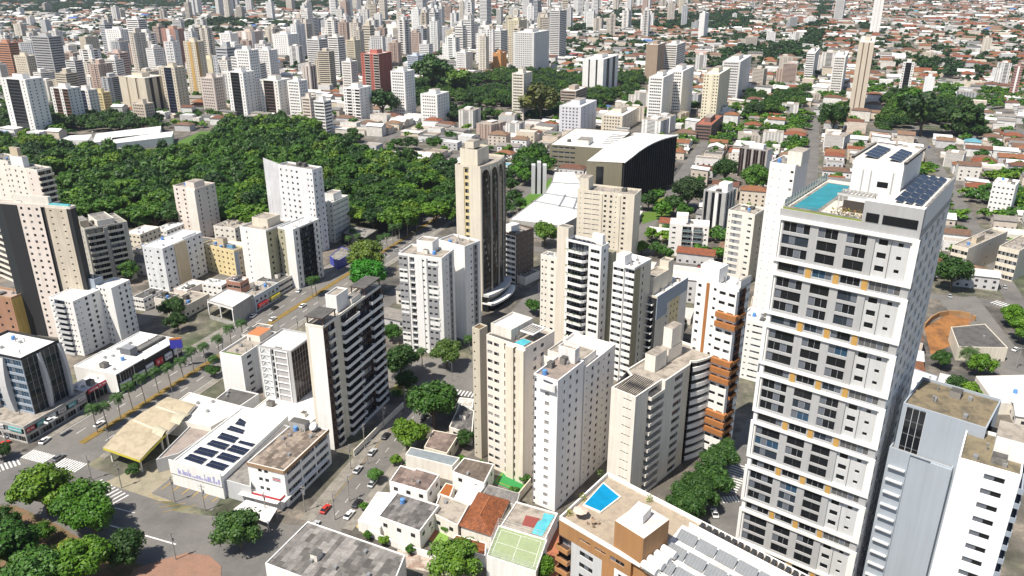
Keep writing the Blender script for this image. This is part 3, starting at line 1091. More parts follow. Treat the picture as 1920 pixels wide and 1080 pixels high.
def BW(w):
    return dict(RB(w, 1.95, .5, st='g'), mixed=True)
def big_tower():
    T = Block('apartment_tower', 'tallest grey tower with white frames, tan panels and a rooftop swimming pool', (1723, 450), 102, xl=1462, dr=31, a=53,
              nf=33, wm=P_GREY, par=0, clutter=0, back=False, left=[PL(1)], right=[PL(1)], keep=True)
    T.wall = MB()
    L, N, R = T.L, T.N, T.R
    mod, zt = 12.4, 102.0
    dl = (N - L).normalized()
    nl = Vector((dl.y, -dl.x))
    W = (N - L).length
    fr = MB()
    def band(z0, z1, u0, u1, out, mat, name):
        mb = MB()
        a, b = L + dl * u0, L + dl * u1
        a2, b2 = a + nl * out, b + nl * out
        mb.prism([(a.x, a.y), (a2.x, a2.y), (b2.x, b2.y), (b.x, b.y)], z0, z1, mat, bottom=True)
        return T.part(mb, name)
    for k in range(9):
        z1 = zt - k * mod
        zf = z1 - 9.9
        if z1 < 2: break
        zlo = max(zf, 0.0)
        # three regular floors inside a white frame
        if zf > -3:
            nfl = 3
            T.facade(L, N, zf + .75, z1 - .9, nfl, [PL(.03, P_WHITE), BW(.225), PL(.045), BW(.165), PL(.045), BW(.165), PL(.045),
                     WN(.11, 1, 1.5, 1.1, 1.2, m=P_LGREY, st='f', gm=M_GLASS, o=-.35), WN(.13, 1, .8, .7, 1.5, m=P_LGREY, st='f', gm=M_GLASS, o=-.35), PL(.045, P_WHITE)], P_GREY)
            T.wall.quadw(L, N, z1 - .9, z1, P_GREY)
            T.wall.quadw(L, N, zf, zf + .75, P_GREY)
            band(z1 - .72, z1, -.3, W + .3, .4, P_WHITE, 'frame')
            band(zf, zf + .62, -.3, W + .3, .4, P_WHITE, 'frame')
            band(zf + .62, z1 - .72, -.3, .45, .4, P_WHITE, 'frame')
            band(zf + .62, z1 - .72, W - .9, W + .3, .4, P_WHITE, 'frame')
        # the loggia floor between two frames
        za, zb = zf - 2.5, zf
        if za < 0: continue
        T.facade(L, N, za, zb, 1, [PL(.03, P_WHITE), BW(.225), PL(.045), BW(.165), PL(.045), BW(.165), PL(.045),
                 RB(.24, 1.9, .3, st='h', gm=plain((.10, .10, .10), .5)), PL(.045)], P_GREY)
        for c in (.03 + .225 + .0225, .03 + .225 + .045 + .165 + .0225, .03 + .225 + .09 + .33 + .0225):
            band(za + .1, zb - .05, W * (c - .021), W * (c + .021), .12, P_TAN, 'tan_panel')
    # right-hand face
    cols = [PL(.04)]
    for i in range(5): cols += [WN(.10, 1, 2.1, 1.7, .8, st='f', gm=M_GLASS), PL(.03), WN(.06, 1, 1.0, 1.3, .9, st='f', gm=M_GLASS, o=-.25)]
    cols += [PL(.04)]
    T.facade(N, R, 0, zt, 33, cols, P_WHITE)
    T.facade(R, T.C, 0, zt, 1, [PL(1)], P_WHITE)
    T.facade(T.C, L, 0, zt, 1, [PL(1)], P_WHITE)
    # roof garden deck with grey parapet
    zd = zt + 1.6
    mb = MB()
    ring = [L, N, R, T.C]
    for i in range(4): mb.quadw(ring[i], ring[(i + 1) % 4], zt, zd, P_GREY)
    mb.face([(p.x, p.y, zd) for p in ring], stained((.58, .54, .47), (.4, .37, .32), .5, .4))
    T.part(mb, 'roof')
    T.z = zd
    pool = M_POOL2
    def q(name, a, b, c, d, h, m, top=None, zb=None): return T.rbox(name, a, b, c, d, h, m, top, zb)
    q('pool_kerb', .725, .95, .03, .86, .30, stained((.72, .70, .64), (.5, .48, .44), .4, .5))
    mb = MB()
    P4 = [T.at(.745, .05), T.at(.745, .84), T.at(.925, .84), T.at(.925, .05)]
    mb.face([(p.x, p.y, zd + .34) for p in ccw(P4)], pool)
    T.part(mb, 'swimming_pool')
    q('lawn', .645, .72, .42, .86, .06, plain((.26, .30, .06), .9))
    q('planter', .40, .985, .005, .03, .35, plain((.20, .26, .05), .9))
    fence = MB()
    gm = glass((.22, .36, .38), .05)
    pts = [T.at(.985, .03 + .95 * i / 16) for i in range(17)]
    for i in range(16):
        a, b = pts[i], pts[i + 1]
        c = a + (b - a) * .93
        fence.face([(a.x, a.y, zd), (c.x, c.y, zd), (c.x, c.y, zd + 1.7), (a.x, a.y, zd + 1.7)], gm)
        fence.tube((b.x, b.y, zd), (b.x, b.y, zd + 1.75), .05, M_WFRAME, n=5)
    T.part(fence, 'glass_fence')
    rail = MB()
    for i in range(20):
        a, b = T.at(.985 - i * .0295, .012), T.at(.985 - (i + 1) * .0295, .012)
        rail.tube((a.x, a.y, zd), (a.x, a.y, zd + 1.1), .03, M_STEEL, n=4)
        for hz in (.55, 1.1): rail.tube((a.x, a.y, zd + hz), (b.x, b.y, zd + hz), .025, M_STEEL, n=4)
    T.part(rail, 'railing')
    # penthouse block
    q('penthouse', .27, .635, .42, 1.0, 9.6, P_WHITE, stained((.66, .63, .58), (.4, .38, .34), .5, .5))
    zp = zd + 9.6
    q('roof_trim', .635, .655, .41, 1.0, .5, M_DARK, zb=zp)
    q('roof_trim', .255, .275, .41, 1.0, .5, M_DARK, zb=zp)
    T.panels(.47, .60, .46, .84, 1, 4, zp + .02, .5)
    T.panels(.30, .41, .44, .80, 1, 4, zp + .02, .5)
    mb = MB()
    a, b = T.at(.44, .419), T.at(.36, .419)
    mb.prism([(a.x, a.y), (b.x, b.y), (b.x + .1, b.y + .1), (a.x + .1, a.y + .1)], zd + 4.2, zd + 5.4, M_GLASS)
    T.part(mb, 'window')
    for f in (.56, .50, .34):
        mb = MB()
        a, b = T.at(f, .4185), T.at(f - .012, .4185)
        mb.prism([(a.x, a.y), (b.x, b.y), (b.x + .06, b.y + .06), (a.x + .06, a.y + .06)], zd + 3, zd + 7.5, P_GREY)
        T.part(mb, 'wall_groove')
    # solar terrace at the near corner
    q('terrace_wall', 0.0, .40, .0, .055, 4.4, P_GREY, P_WHITE)
    mb = MB()
    for fa, fb in ((.025, .26), (.285, .375)):
        a, b = T.at(fb, -.003), T.at(fa, -.003)
        mb.quadw(a, b, zd + .3, zd + 2.1, M_GLASS)
    T.part(mb, 'window')
    q('terrace', 0.0, .26, .055, 1.0, 4.0, P_WHITE, stained((.62, .6, .56), (.42, .4, .37), .5, .5))
    q('terrace_parapet', 0.0, .018, .055, 1.0, .45, P_WHITE, zb=zd + 4.0)
    T.panels(.04, .235, .09, .93, 3, 6, zd + 4.0, .45)
    for i in range(9): q('pergola_beam', .41 + i * .029, .42 + i * .029, .225, .335, .3, P_WHITE, zb=zd + 3.0)
    for g in (.215, .335): q('pergola_beam', .40, .66, g, g + .012, .5, P_LGREY, zb=zd + 2.9)
    for f in (.41, .64):
        for g in (.217, .337): q('pergola_post', f, f + .01, g, g + .008, 2.9, P_LGREY)
    q('bar_wall', .40, .60, .19, .20, 2.3, plain((.05, .04, .035), .7))
    for i in range(9):
        p = T.at(.44 + .045 * (i % 5), .05 + .012 * (i % 3) + .02 * (i // 5))
        mb = MB()
        for j in range(26):
            a = RND.uniform(0, 6.28)
            r = RND.uniform(.2, .75)
            c = Vector((p.x + math.cos(a) * r, p.y + math.sin(a) * r, zd + RND.uniform(.2, 1.5)))
            s = RND.uniform(.15, .32)
            mb.face([c + Vector((RND.uniform(-s, s), RND.uniform(-s, s), RND.uniform(-s, s))) for _ in range(4)], plain(RND.choice([(.10, .13, .03), (.32, .26, .05), (.22, .10, .05)]), .8))
        T.part(mb, 'roof_plant')
    return T.finish()
def water(col, name):
    m, nt, b = _mat(name)
    n, _ = _noise(nt, .35, (1, 1, 1), 3)
    c = _ramp(nt, n.outputs['Fac'], [(.3, tuple(x * .8 for x in col)), (.7, tuple(min(1, x * 1.15) for x in col))])
    nt.links.new(c, b.inputs['Base Color'])
    b.inputs['Roughness'].default_value = .08
    return m
M_POOL = water((.004, .21, .40), 'pool_water')
M_POOL2 = water((.012, .20, .225), 'pool_water')
M_POOL3 = water((.07, .38, .45), 'pool_water')
big_tower()

# ---------------------------------------------------------------- front rows of towers
# brown and cream tower
T = Block('apartment_tower', 'brown and cream tower with long white balcony bands, beside the white braced office block', (605, 612), HH(612, 838), xl=572, xr=714, nf=14,
          wm=P_WARM, rm=M_PROOF, par=.9, clutter=2,
          left=[PL(.2, P_CREAM), PL(1, P_WHITE)],
          right=[WN(.07, 1, .8, 1.0, 1.0, m=P_BROWN), BA(.10, m=P_BROWN, pm=P_WARM, out=.7, d=.5), PL(.10, P_CREAM, .1),
                 BA(.27, m=P_BROWN, pm=P_WHITE, out=1.3, d=1.2), BA(.22, m=P_BROWN, pm=P_WHITE, out=1.25, d=.9, alt=(4, (1, 2))), BA(.20, m=P_BROWN, pm=P_WHITE, out=1.3, d=1.2), PL(.035, P_BROWN, .5)])
T.rbox('roof_canopy', .0, 1.0, .0, .22, .35, P_BROWN, M_DROOF, zb=T.z + 3.2)
for a in (.03, .9):
    for b in (.015, .205): T.rbox('canopy_post', a, a + .05, b, b + .008, 3.2, P_BROWN)
T.rbox('roof_canopy', .0, .9, .70, 1.0, .35, P_BROWN, M_DROOF, zb=T.z + 3.4)
for a in (.03, .82):
    for b in (.71, .985): T.rbox('canopy_post', a, a + .05, b, b + .008, 3.4, P_BROWN)
T.rbox('lift_house', .35, 1.0, .33, .52, 5.6, P_WHITE, M_PROOF, par=.5)
T.rbox('terrace_wall', .1, .6, .5, .66, 2.6, P_WARM)
T.finish()
# braced office block on its podium
zp = 4.5
T = Block('office_block', 'white and grey office block with X-braced frames on its front and dark glass side', (545, 658), HH(658, 772), xl=482, xr=590, nf=8, z0=zp,
          wm=P_GREY, rm=M_WROOF, par=.7, clutter=0, cat='office block',
          left=[PL(.06), PL(.30, P_LGREY), RB(.14, 2.3, .5, st='h', gm=M_GLASS), PL(.32, paint((.40, .385, .385), .8, .06)), PL(.10)],
          right=[GL(1, gm=glass((.035, .022, .018), .1), cols=9)])
d, n = (T.N - T.L).normalized(), None
n = Vector((d.y, -d.x))
fh, w0 = (T.z - zp) / 8, (T.N - T.L).length
for i in range(8):
    mb = MB()
    za, zb = zp + i * fh + .1, zp + (i + 1) * fh - .1
    def strip(ua, zaa, ub, zbb, t=.22, o=.25):
        a, b = T.L + d * ua + n * o, T.L + d * ub + n * o
        mb.face([(a.x, a.y, zaa - t / 2), (b.x, b.y, zbb - t / 2), (b.x, b.y, zbb + t / 2), (a.x, a.y, zaa + t / 2)], P_WHITE)
        mb.face([(a.x, a.y, zaa + t / 2), (b.x, b.y, zbb + t / 2), (b.x - n.x * .2, b.y - n.y * .2, zbb + t / 2), (a.x - n.x * .2, a.y - n.y * .2, zaa + t / 2)], P_WHITE)
    strip(w0 * .07, za, w0 * .215, zb)
    strip(w0 * .215, zb, w0 * .36, za)
    strip(w0 * .07, za - .1, w0 * .36, za - .1, .35, .28)
    strip(w0 * .52, zb, w0 * .88, zb, .35, .28)
    T.part(mb, 'brace')
for u in (.06, .36, .50, .87):
    mb = MB()
    a, b = T.L + d * (w0 * u), T.L + d * (w0 * (u + .025))
    mb.prism([(a.x, a.y), (a.x + n.x * .32, a.y + n.y * .32), (b.x + n.x * .32, b.y + n.y * .32), (b.x, b.y)], zp, T.z, P_WHITE)
    T.part(mb, 'mullion')
T.rbox('roof_hatch', .35, .55, .06, .14, .25, M_DARK)
T.finish()
T = Block('podium', 'low white flat-roofed podium under the braced office block', (573, 800), zp - .1, xl=462, xr=650, nf=1, wm=P_WHITE, rm=M_WROOF, par=.35, cat='podium', clutter=1)
T.finish()
# plain white block left of it
T = Block('apartment_block', 'plain white block with a roof terrace beside the braced office block', (452, 668), HH(668, 742), xl=411, xr=520, nf=6, wm=P_WHITE, rm=M_PROOF, cat='apartment block', clutter=2,
          left=[PL(1)], right=[WN(.5, 1, 2.2, 1.0, 1.1), PL(.8)])
T.rbox('roof_shed', .2, .8, .62, .95, 2.6, P_WARM, plain((.42, .16, .06), .8))
T.rbox('planter', .1, .9, .02, .08, .6, P_WHITE, plain((.10, .16, .03), .9))
T.finish()
# grey and white tower
gp = paint((.30, .30, .31), .8, .06)
T = Block('apartment_tower', 'white tower with dark grey framed window panels and an inset column of balconies', (828, 484), HH(484, 662), xl=747, dr=12, nf=15, wm=P_WHITE, rm=M_PROOF,
          left=[WN(.20, 2, 1.15, .95, 1.0, m=gp, o=.18), PL(.03), BA(.13, pm=P_LGREY, out=.7, d=1.0, st='rail'), PL(.17, None, .25), WN(.05, 1, .8, .8, 1.1), PL(.05, None, .25), WN(.24, 2, 1.15, .95, 1.0, m=gp, o=.18), PL(.10)],
          right=[PL(.3), WN(.2, 1, .7, .8, 1.1), PL(.1), WN(.25, 1, .9, 1.6, .6, m=gp, o=.12), PL(.2)])
d = (T.N - T.L).normalized()
n = Vector((d.y, -d.x))
wL = (T.N - T.L).length
for (u0, u1, fl) in ((.0, .20, ((3, 5), (8, 10), (13, 14))), (.66, .90, ((1, 3), (6, 8), (11, 13)))):
    for k in range(15):
        if any(a <= k <= b for a, b in fl): continue
        mb = MB()
        a, b = T.L + d * (wL * u0 / .97 + .15) + n * .2, T.L + d * (wL * u1 / .97 - .15) + n * .2
        fh = T.z / 15
        for z0, z1 in ((k * fh, k * fh + .98), (k * fh + 1.97, (k + 1) * fh)): mb.quadw(a, b, z0, z1, P_WHITE)
        T.part(mb, 'white_panel')
T.rbox('lift_house', .35, .72, .5, 1.0, 4.5, P_WHITE, M_PROOF, par=.5)
T.finish()
N2 = T.R
T2 = Block('apartment_tower', 'rear white wing joined behind the grey panelled white tower', (871, 462), HH(484, 662), dl=15, dr=10, nf=15, wm=P_WHITE, rm=M_PROOF, left=[PL(1)],
           right=[PL(.3), WN(.3, 1, .8, .8, 1.1), WN(.3, 1, .9, 1.7, .6, m=gp, o=.12), PL(.2)])
T2.finish()

# dark glass tower with arched bays
def dark_tower():
    h = HH(313, 578)
    T = Block('office_tower', 'tall cream tower with a curved dark glass front of arched bays', (900, 313), h, xl=853, dr=26, a=66, nf=22, wm=P_CREAM, rm=M_PROOF, par=.8, clutter=2, cat='office tower',
              left=[PL(.34), WN(.22, 1, 1.6, 1.7, .6, m=P_YELLOW, gm=M_GLASS, o=-.3), PL(.44)], right=[PL(1)])
    T.rbox('lift_house', .25, .95, .15, .6, 6.5, P_CREAM, M_PROOF, par=.8)
    T.rbox('lift_house', .45, .8, .2, .45, 3.0, P_CREAM, M_PROOF, zb=T.z + 7.4)
    # bowed front: an arc from N to R bulging outwards
    A, B = T.N, T.R
    mid = (A + B) / 2
    d = (B - A).normalized()
    n = Vector((d.y, -d.x))
    ch = (B - A).length
    def arc(t, o=0.0): return A + d * (ch * t) + n * (max(0.0, math.sin(math.pi * t)) ** .8 * 2.6 + o)
    K = 4
    top = MB()
    pts = [arc(i / 24) for i in range(25)]
    top.prism([(p.x, p.y) for p in pts] + [(A.x, A.y)], T.z - .6, T.z + .9, P_CREAM, M_PROOF)
    T.part(top, 'cornice')
    gm = glass((.018, .015, .013), .1)
    for k in range(K):
        mb, rb = MB(), MB()
        t0, t1 = k / K + .012, (k + 1) / K - .012
        for i in range(8):
            ta, tb = t0 + (t1 - t0) * i / 8, t0 + (t1 - t0) * (i + 1) / 8
            za = T.z - 1.0 - 4.2 * (1 - math.sqrt(max(0, 1 - ((i) / 4 - 1) ** 2)))
            zb = T.z - 1.0 - 4.2 * (1 - math.sqrt(max(0, 1 - ((i + 1) / 4 - 1) ** 2)))
            a, b = arc(ta), arc(tb)
            mb.face([(a.x, a.y, 9), (b.x, b.y, 9), (b.x, b.y, zb), (a.x, a.y, za)], gm)
            rb.face([(a.x, a.y, za), (b.x, b.y, zb), (b.x, b.y, T.z - .6), (a.x, a.y, T.z - .6)], P_CREAM)
        for f in range(3, 22):
            z = f * h / 22
            for i in range(1, 7):
                a, b = arc(t0 + (t1 - t0) * i / 8, .03), arc(t0 + (t1 - t0) * (i + 1) / 8, .03)
                if (f * 7 + k * 3 + i) % 3 == 0 and z < T.z - 6: mb.face([(a.x, a.y, z), (b.x, b.y, z), (b.x, b.y, z + 1.2), (a.x, a.y, z + 1.2)], M_GLASS2 if (f + i) % 4 else M_CURT)
                mb.quadw(a, b, z - .08, z + .03, M_FRAME)
        T.part(mb, 'glass_bay')
        T.part(rb, 'arch')
    for k in range(K + 1):
        t = min(max(k / K, .004), .996)
        a, b = arc(t - .012, .0), arc(t + .012, .0)
        a2, b2 = arc(t - .012, .55), arc(t + .012, .55)
        mb = MB()
        mb.prism([(a.x, a.y), (a2.x, a2.y), (b2.x, b2.y), (b.x, b.y)], 8, T.z - .3, paint((.45, .41, .35), .8, .1))
        T.part(mb, 'pier')
    for (z0, z1, o, m) in ((0, 3.6, 3.2, M_GLASS), (3.6, 4.6, 5.6, P_WHITE), (4.6, 7.4, 2.4, M_GLASS), (7.4, 8.6, 3.6, P_LGREY)):
        mb = MB()
        q = [arc(i / 20, o) for i in range(21)]
        mb.prism([(p.x, p.y) for p in q] + [(B.x, B.y), (A.x, A.y)], z0, z1, m, P_LGREY if m is M_GLASS else m, bottom=True)
        T.part(mb, 'canopy' if m is not M_GLASS else 'glass_base')
    mark([arc(i / 8, 7) for i in range(9)] + [A])
    T.finish()
dark_tower()
# brown block behind it
T = Block('office_block', 'dark brown block with white window boxes behind the curved dark glass tower', (967, 440), HH(440, 528), xl=940, xr=1001, nf=9, wm=paint((.13, .095, .075), .8, .15), rm=M_PROOF, cat='office block',
          left=[RB(1, 1.5, .8, m=P_WHITE, gm=M_GLASS)], right=[WN(1, 6, .9, .8, 1.1, gm=M_CURT, st='m')])
T.rbox('lift_house', .5, 1.0, .2, .6, 3.6, P_WHITE, M_WROOF)
T.finish()
T = Block('podium', 'low podium with a curved kerb under the dark brown block', (985, 520), 3.5, xl=945, xr=1012, nf=1, wm=P_WARM, rm=M_CONC, cat='podium')
T.finish()

# cream slab with slit windows
T = Block('apartment_tower', 'cream slab tower with rows of slit windows in front of the flat white hall roof', (1190, 366), HH(366, 488), xl=1083, xr=1203, a=66, nf=13, wm=P_CREAM, rm=M_PROOF,
          left=[WN(.13, 1, .5, .5, 1.3), RB(.17, .5, 1.4, gm=M_GLASS), RB(.15, .5, 1.4, gm=M_GLASS), PL(.05, None, .4), WN(.22, 2, 1.1, 1.2, .9), WN(.08, 1, .5, .6, 1.2), PL(.05, None, .4), WN(.14, 1, 1.2, 1.2, .9), PL(.12)],
          right=[PL(1)])
T.rbox('lift_house', .82, .98, .1, .7, 7, P_CREAM, M_PROOF)
T.finish()
# plant-balcony tower
h9 = HH(452, 668)
T = Block('apartment_tower', 'white tower with rounded balconies full of hanging plants and solar panels on its roof', (1128, 462), h9, xl=1062, xr=1142, a=54, nf=15, wm=P_WHITE, rm=M_CONC, clutter=0,
          left=[PL(.06), BA(.58, m=P_DARK, pm=P_WHITE, out=2.4, ph=.95, d=1.2, st='round'), PL(.04), RB(.28, 1.3, .9, gm=M_GLASS), PL(.03)], right=[WN(1, 1, 1.2, 1.3, .9)])
for i in range(15):
    if i % 3 != 1:
        mb = MB()
        for j in range(44):
            p = T.L + (T.N - T.L) * RND.uniform(.08, .62)
            dd = (T.N - T.L).normalized()
            nn = Vector((dd.y, -dd.x))
            c = Vector((p.x + nn.x * 2.35, p.y + nn.y * 2.35, (i + .02) * h9 / 15 + RND.uniform(.6, 1.5)))
            s = .32
            mb.face([c + Vector((RND.uniform(-s, s), RND.uniform(-s, s), RND.uniform(-s, s))) for _ in range(4)], plain((.07, .12, .02), .8))
        T.part(mb, 'balcony_plants')
T.panels(.25, .9, .05, .55, 5, 2, tilt=.5)
T.rbox('lift_house', .1, .4, .6, .95, 4, P_WHITE, M_WROOF)
T.finish()
T = Block('apartment_tower', 'slim cream stair shaft tower with a low white wing, left of the plant balconies', (1066, 428), HH(428, 660), xl=1045, xr=1076, a=54, nf=1, wm=paint((.66, .60, .51), .8, .1), rm=M_PROOF, clutter=0)
T.rbox('roof_cap', .1, .9, .1, .9, .8, P_CREAM)
T.finish()
T = Block('apartment_tower', 'narrow white wing with small windows left of the cream stair shaft', (1048, 484), HH(484, 645), xl=1014, xr=1060, a=56, nf=13, wm=P_WARM, rm=M_WROOF, left=[WN(.4, 2, .6, .8, 1.1), WN(.5, 1, 1.2, 1.1, .9), PL(.1)], right=[PL(1)])
T.finish()
T = Block('apartment_tower', 'narrow olive green shaft tower right of the plant balconies', (1148, 474), HH(474, 670), xl=1132, xr=1156, nf=1, wm=P_OLIVE, rm=M_CONC, clutter=0)
T.finish()
# striped white tower
T = Block('apartment_tower', 'white tower with two columns of dark ribbon windows and an olive side', (1190, 502), HH(502, 715), xl=1150, xr=1222, nf=16, wm=P_WHITE, rm=M_WROOF, clutter=2,
          left=[RB(.5, 1.2, 1.0, gm=M_GLASS), RB(.45, 1.2, 1.0, gm=M_GLASS, o=-.6)], right=[PL(.35, paint((.36, .31, .20), .8, .12)), WN(.3, 1, .8, 1.4, .8, m=P_CREAM), PL(.3, P_CREAM)])
T.rbox('lift_house', .55, .95, .1, .5, 4, P_WHITE, M_WROOF)
T.finish()
# dark balconies, blue-grey top
h11 = HH(556, 700)
T = Block('apartment_tower', 'tower with dark glass balconies and a blue-grey and yellow side wall', (1232, 556), h11, xl=1190, xr=1291, nf=11, wm=P_CREAM, rm=M_WROOF, clutter=3,
          left=[PL(.05), BA(.82, m=P_DARK, pm=P_WHITE, out=1.0, ph=.45, d=1.2), PL(.12, P_DARK)], right=[PL(.25), WN(.16, 1, .7, 1.0, 1.1), WN(.3, 3, .7, 1.0, 1.1, m=P_YELLOW), PL(.25, P_WARM)])
d = (T.R - T.N).normalized()
n = Vector((d.y, -d.x))
for f0, f1, dz in ((0, .32, 9.0), (.32, .97, 4.5)):
    mb = MB()
    a, b = T.N + d * (T.r * f0), T.N + d * (T.r * f1)
    mb.prism([(a.x, a.y), (a.x + n.x * .3, a.y + n.y * .3), (b.x + n.x * .3, b.y + n.y * .3), (b.x, b.y)], T.z - dz, T.z + .9, P_BLUEG, bottom=True)
    T.part(mb, 'cladding')
T.rbox('lift_house', .3, .85, .08, .55, 6.5, P_CREAM, M_PROOF, par=.6)
T.rbox('water_tank', .35, .75, .55, .72, 9.5, P_CREAM, M_PROOF, par=.6)
T.finish()
# orange and white tower
h12 = HH(522, 826)
T = Block('apartment_tower', 'white tower with orange brick balcony bands and one orange vertical stripe', (1386, 541), h12, xl=1307, xr=1408, a=48, nf=19, wm=P_WHITE, rm=M_WROOF, clutter=2,
          left=[WN(.17, 1, 1.0, 1.0, 1.0), PL(.07), PL(.07, P_ORANGE, .15), PL(.05), WN(.16, 1, .8, .9, 1.1), PL(.02), WN(.42, 2, 1.8, 1.0, 1.0, o=1.0)],
          right=[PL(.08), BA(.5, m=paint((.20, .09, .05), .8), pm=P_ORANGE, out=.8, d=1.0, alt=(19, (17, 18, 14, 13, 12, 6))), WN(.3, 2, .8, 1.1, .9)])
T.rbox('lift_house', .50, .95, .05, .75, 5.0, P_WHITE, M_WROOF, par=.3)
T.rbox('terrace_wall', .0, .05, .1, 1.0, 3.0, P_WHITE)
dl_, nl_ = (T.N - T.L).normalized(), None
nl_ = Vector((dl_.y, -dl_.x))
for k in (16, 15, 11, 10, 9, 5, 4, 3):
    mb = MB()
    zb = k * h12 / 19
    a, b = T.N - dl_ * (T.l * .42), T.N + dl_ * .9
    mb.prism([(a.x, a.y), (a.x + nl_.x * 2.0, a.y + nl_.y * 2.0), (b.x + nl_.x * 2.0, b.y + nl_.y * 2.0), (b.x, b.y)], zb, zb + 1.7, P_ORANGE, bottom=True)
    T.part(mb, 'orange_balcony')
T.finish()

# beige wave tower
def wave_tower():
    h = HH(745, 938)
    N = G(1192, 745, h + .6)
    a70, l160 = V2(48), V2(138)
    lw = along(N, l160, h, 1146)
    T = Bld('apartment_tower', 'cream tower with a wavy facade of curved balconies and solar tubes on its roof', 'apartment tower', N + a70 * 14 + l160 * 6)
    L = N + l160 * lw
    rr = along(N, a70, h, 1326)
    out = lambda u, o: N + a70 * (u * rr) - l160 * o
    nf = 12
    T.facade(L, N, 0, h, nf, [PL(.5), WN(.36, 3, .75, .4, 1.5, gm=M_GLASS), PL(.14)], P_WARM)
    prof = [(0, 0), (.12, 0), (.14, .6)]
    T.facade(N, out(.16, 0), 0, h, nf, [PL(1)], P_WARM)
    T.facade(out(.16, 0), out(.34, 0), 0, h, nf, [BA(1, pm=P_WARM, out=1.3, d=1.5, ph=.95)], P_WARM)
    T.facade(out(.34, 0), out(.34, 1.2), 0, h, nf, [PL(1)], P_WARM)
    T.facade(out(.34, 1.2), out(.47, 1.2), 0, h, nf, [PL(1)], P_WARM)
    T.facade(out(.47, 1.2), out(.60, 1.2), 0, h, nf, [RB(1, 1.5, .8, gm=M_GLASS)], P_WARM)
    T.facade(out(.60, 1.2), out(.69, 1.2), 0, h, nf, [PL(1, P_CREAM)], P_WARM)
    T.facade(out(.69, 1.2), out(.74, .2), 0, h, nf, [PL(1, P_DARK)], P_WARM)
    pts = [out(.74 + .26 * i / 8, .2 + 3.2 * math.sin(math.pi * min(1, .15 + .85 * i / 8) * .62) - (0 if i < 7 else (i - 6) * 1.1)) for i in range(9)]
    fh = h / nf
    for i in range(8):
        T.wall.quadw(pts[i] - (pts[i] - out(.74 + .26 * i / 8, 0)) * .25, pts[i + 1] - (pts[i + 1] - out(.74 + .26 * (i + 1) / 8, 0)) * .25, 0, h, P_DARK)
    for k in range(nf):
        mb = MB()
        for i in range(8):
            mb.quadw(pts[i], pts[i + 1], k * fh, k * fh + 1.5, P_WHITE)
        ins = [p + (out(.74 + .26 * i / 8, 0) - p) * .3 for i, p in enumerate(pts)]
        for i in range(8):
            mb.face([(pts[i].x, pts[i].y, k * fh + 1.5), (pts[i + 1].x, pts[i + 1].y, k * fh + 1.5), (ins[i + 1].x, ins[i + 1].y, k * fh + 1.5), (ins[i].x, ins[i].y, k * fh + 1.5)], P_WHITE)
            mb.face([(pts[i].x, pts[i].y, k * fh), (ins[i].x, ins[i].y, k * fh), (ins[i + 1].x, ins[i + 1].y, k * fh), (pts[i + 1].x, pts[i + 1].y, k * fh)], P_WHITE)
        T.part(mb, 'balcony')
    R = out(1, 0)
    C = R + l160 * (lw + 3)
    D = N + a70 * (.3 * rr) + l160 * (lw + 3)
    E_ = N + a70 * (.25 * rr) + l160 * lw
    T.facade(pts[-1], C, 0, h, 1, [PL(1)], P_WARM)
    T.facade(C, D, 0, h, 1, [PL(1)], P_WARM)
    T.facade(D, L, 0, h, 1, [PL(1)], P_WARM)
    poly = [N, out(.34, 0), out(.34, 1.2), out(.69, 1.2), out(.74, .3)] + pts[1:] + [C, D, E_, L]
    roof_cap(T, poly, h, M_PROOF, P_WARM, .7, .4)
    mark(poly, 2)
    def rb(u0, u1, v0, v1, hh, name, m=P_WARM, top=None, zb=h + .03):
        mb = MB()
        q = [N + a70 * (rr * u) + l160 * (lw * v) for u, v in ((u0, v0), (u1, v0), (u1, v1), (u0, v1))]
        mb.prism([(p.x, p.y) for p in q], zb, zb + hh, m, top or M_PROOF)
        T.part(mb, name)
    rb(.42, .58, .55, .98, 5.5, 'lift_house')
    rb(.62, .82, .60, 1.0, 4.5, 'lift_house')
    rb(.66, .80, .62, .98, 6.5, 'water_tank', zb=h + 4.5)
    for i in range(11):
        mb = MB()
        p = N + l160 * (lw * (.08 + i * .075)) + a70 * (rr * .03)
        q = p + a70 * (rr * .22)
        mb.tube((p.x, p.y, h + .5), (q.x, q.y, h + 1.5), .14, M_DARK, n=6)
        T.part(mb, 'solar_tube')
    rb(.05, .26, .0, .02, .2, 'pipe_rack', M_METAL, zb=h + .25)
    T.finish()
wave_tower()
# white tower, centre front
h14 = HH(714, 955)
T = Block('apartment_tower', 'slender white tower with a dark brown roof patch beside the rooftop swimming pool building', (1046, 714), h14, xl=1001, xr=1095, a=56, nf=14, wm=paint((.82, .81, .81), .8, .08), rm=stained((.27, .22, .19), (.14, .12, .11), .6, .5), par=.6, clutter=1,
          left=[WN(.12, 1, .6, 1.2, .9, o=-.4), PL(.33), WN(.25, 1, 1.3, 1.2, .9, gm=M_CURT), PL(.3)], right=[PL(.12), WN(.16, 1, .7, 1.1, 1.0), WN(.2, 1, 1.0, 1.2, 1.0), WN(.2, 1, 1.0, 1.2, 1.0), PL(.1)])
T.rbox('roof_canopy', .05, .75, -.06, .02, 2.2, paint((.82, .81, .8)), paint((.82, .81, .8)), zb=T.z - 3)
T.panels(.15, .65, -.05, .0, 1, 4, T.z - .9, .3)
T.rbox('lift_house', .2, .9, .82, 1.0, 4.0, paint((.80, .77, .75)), M_PROOF, par=.6)
T.finish()
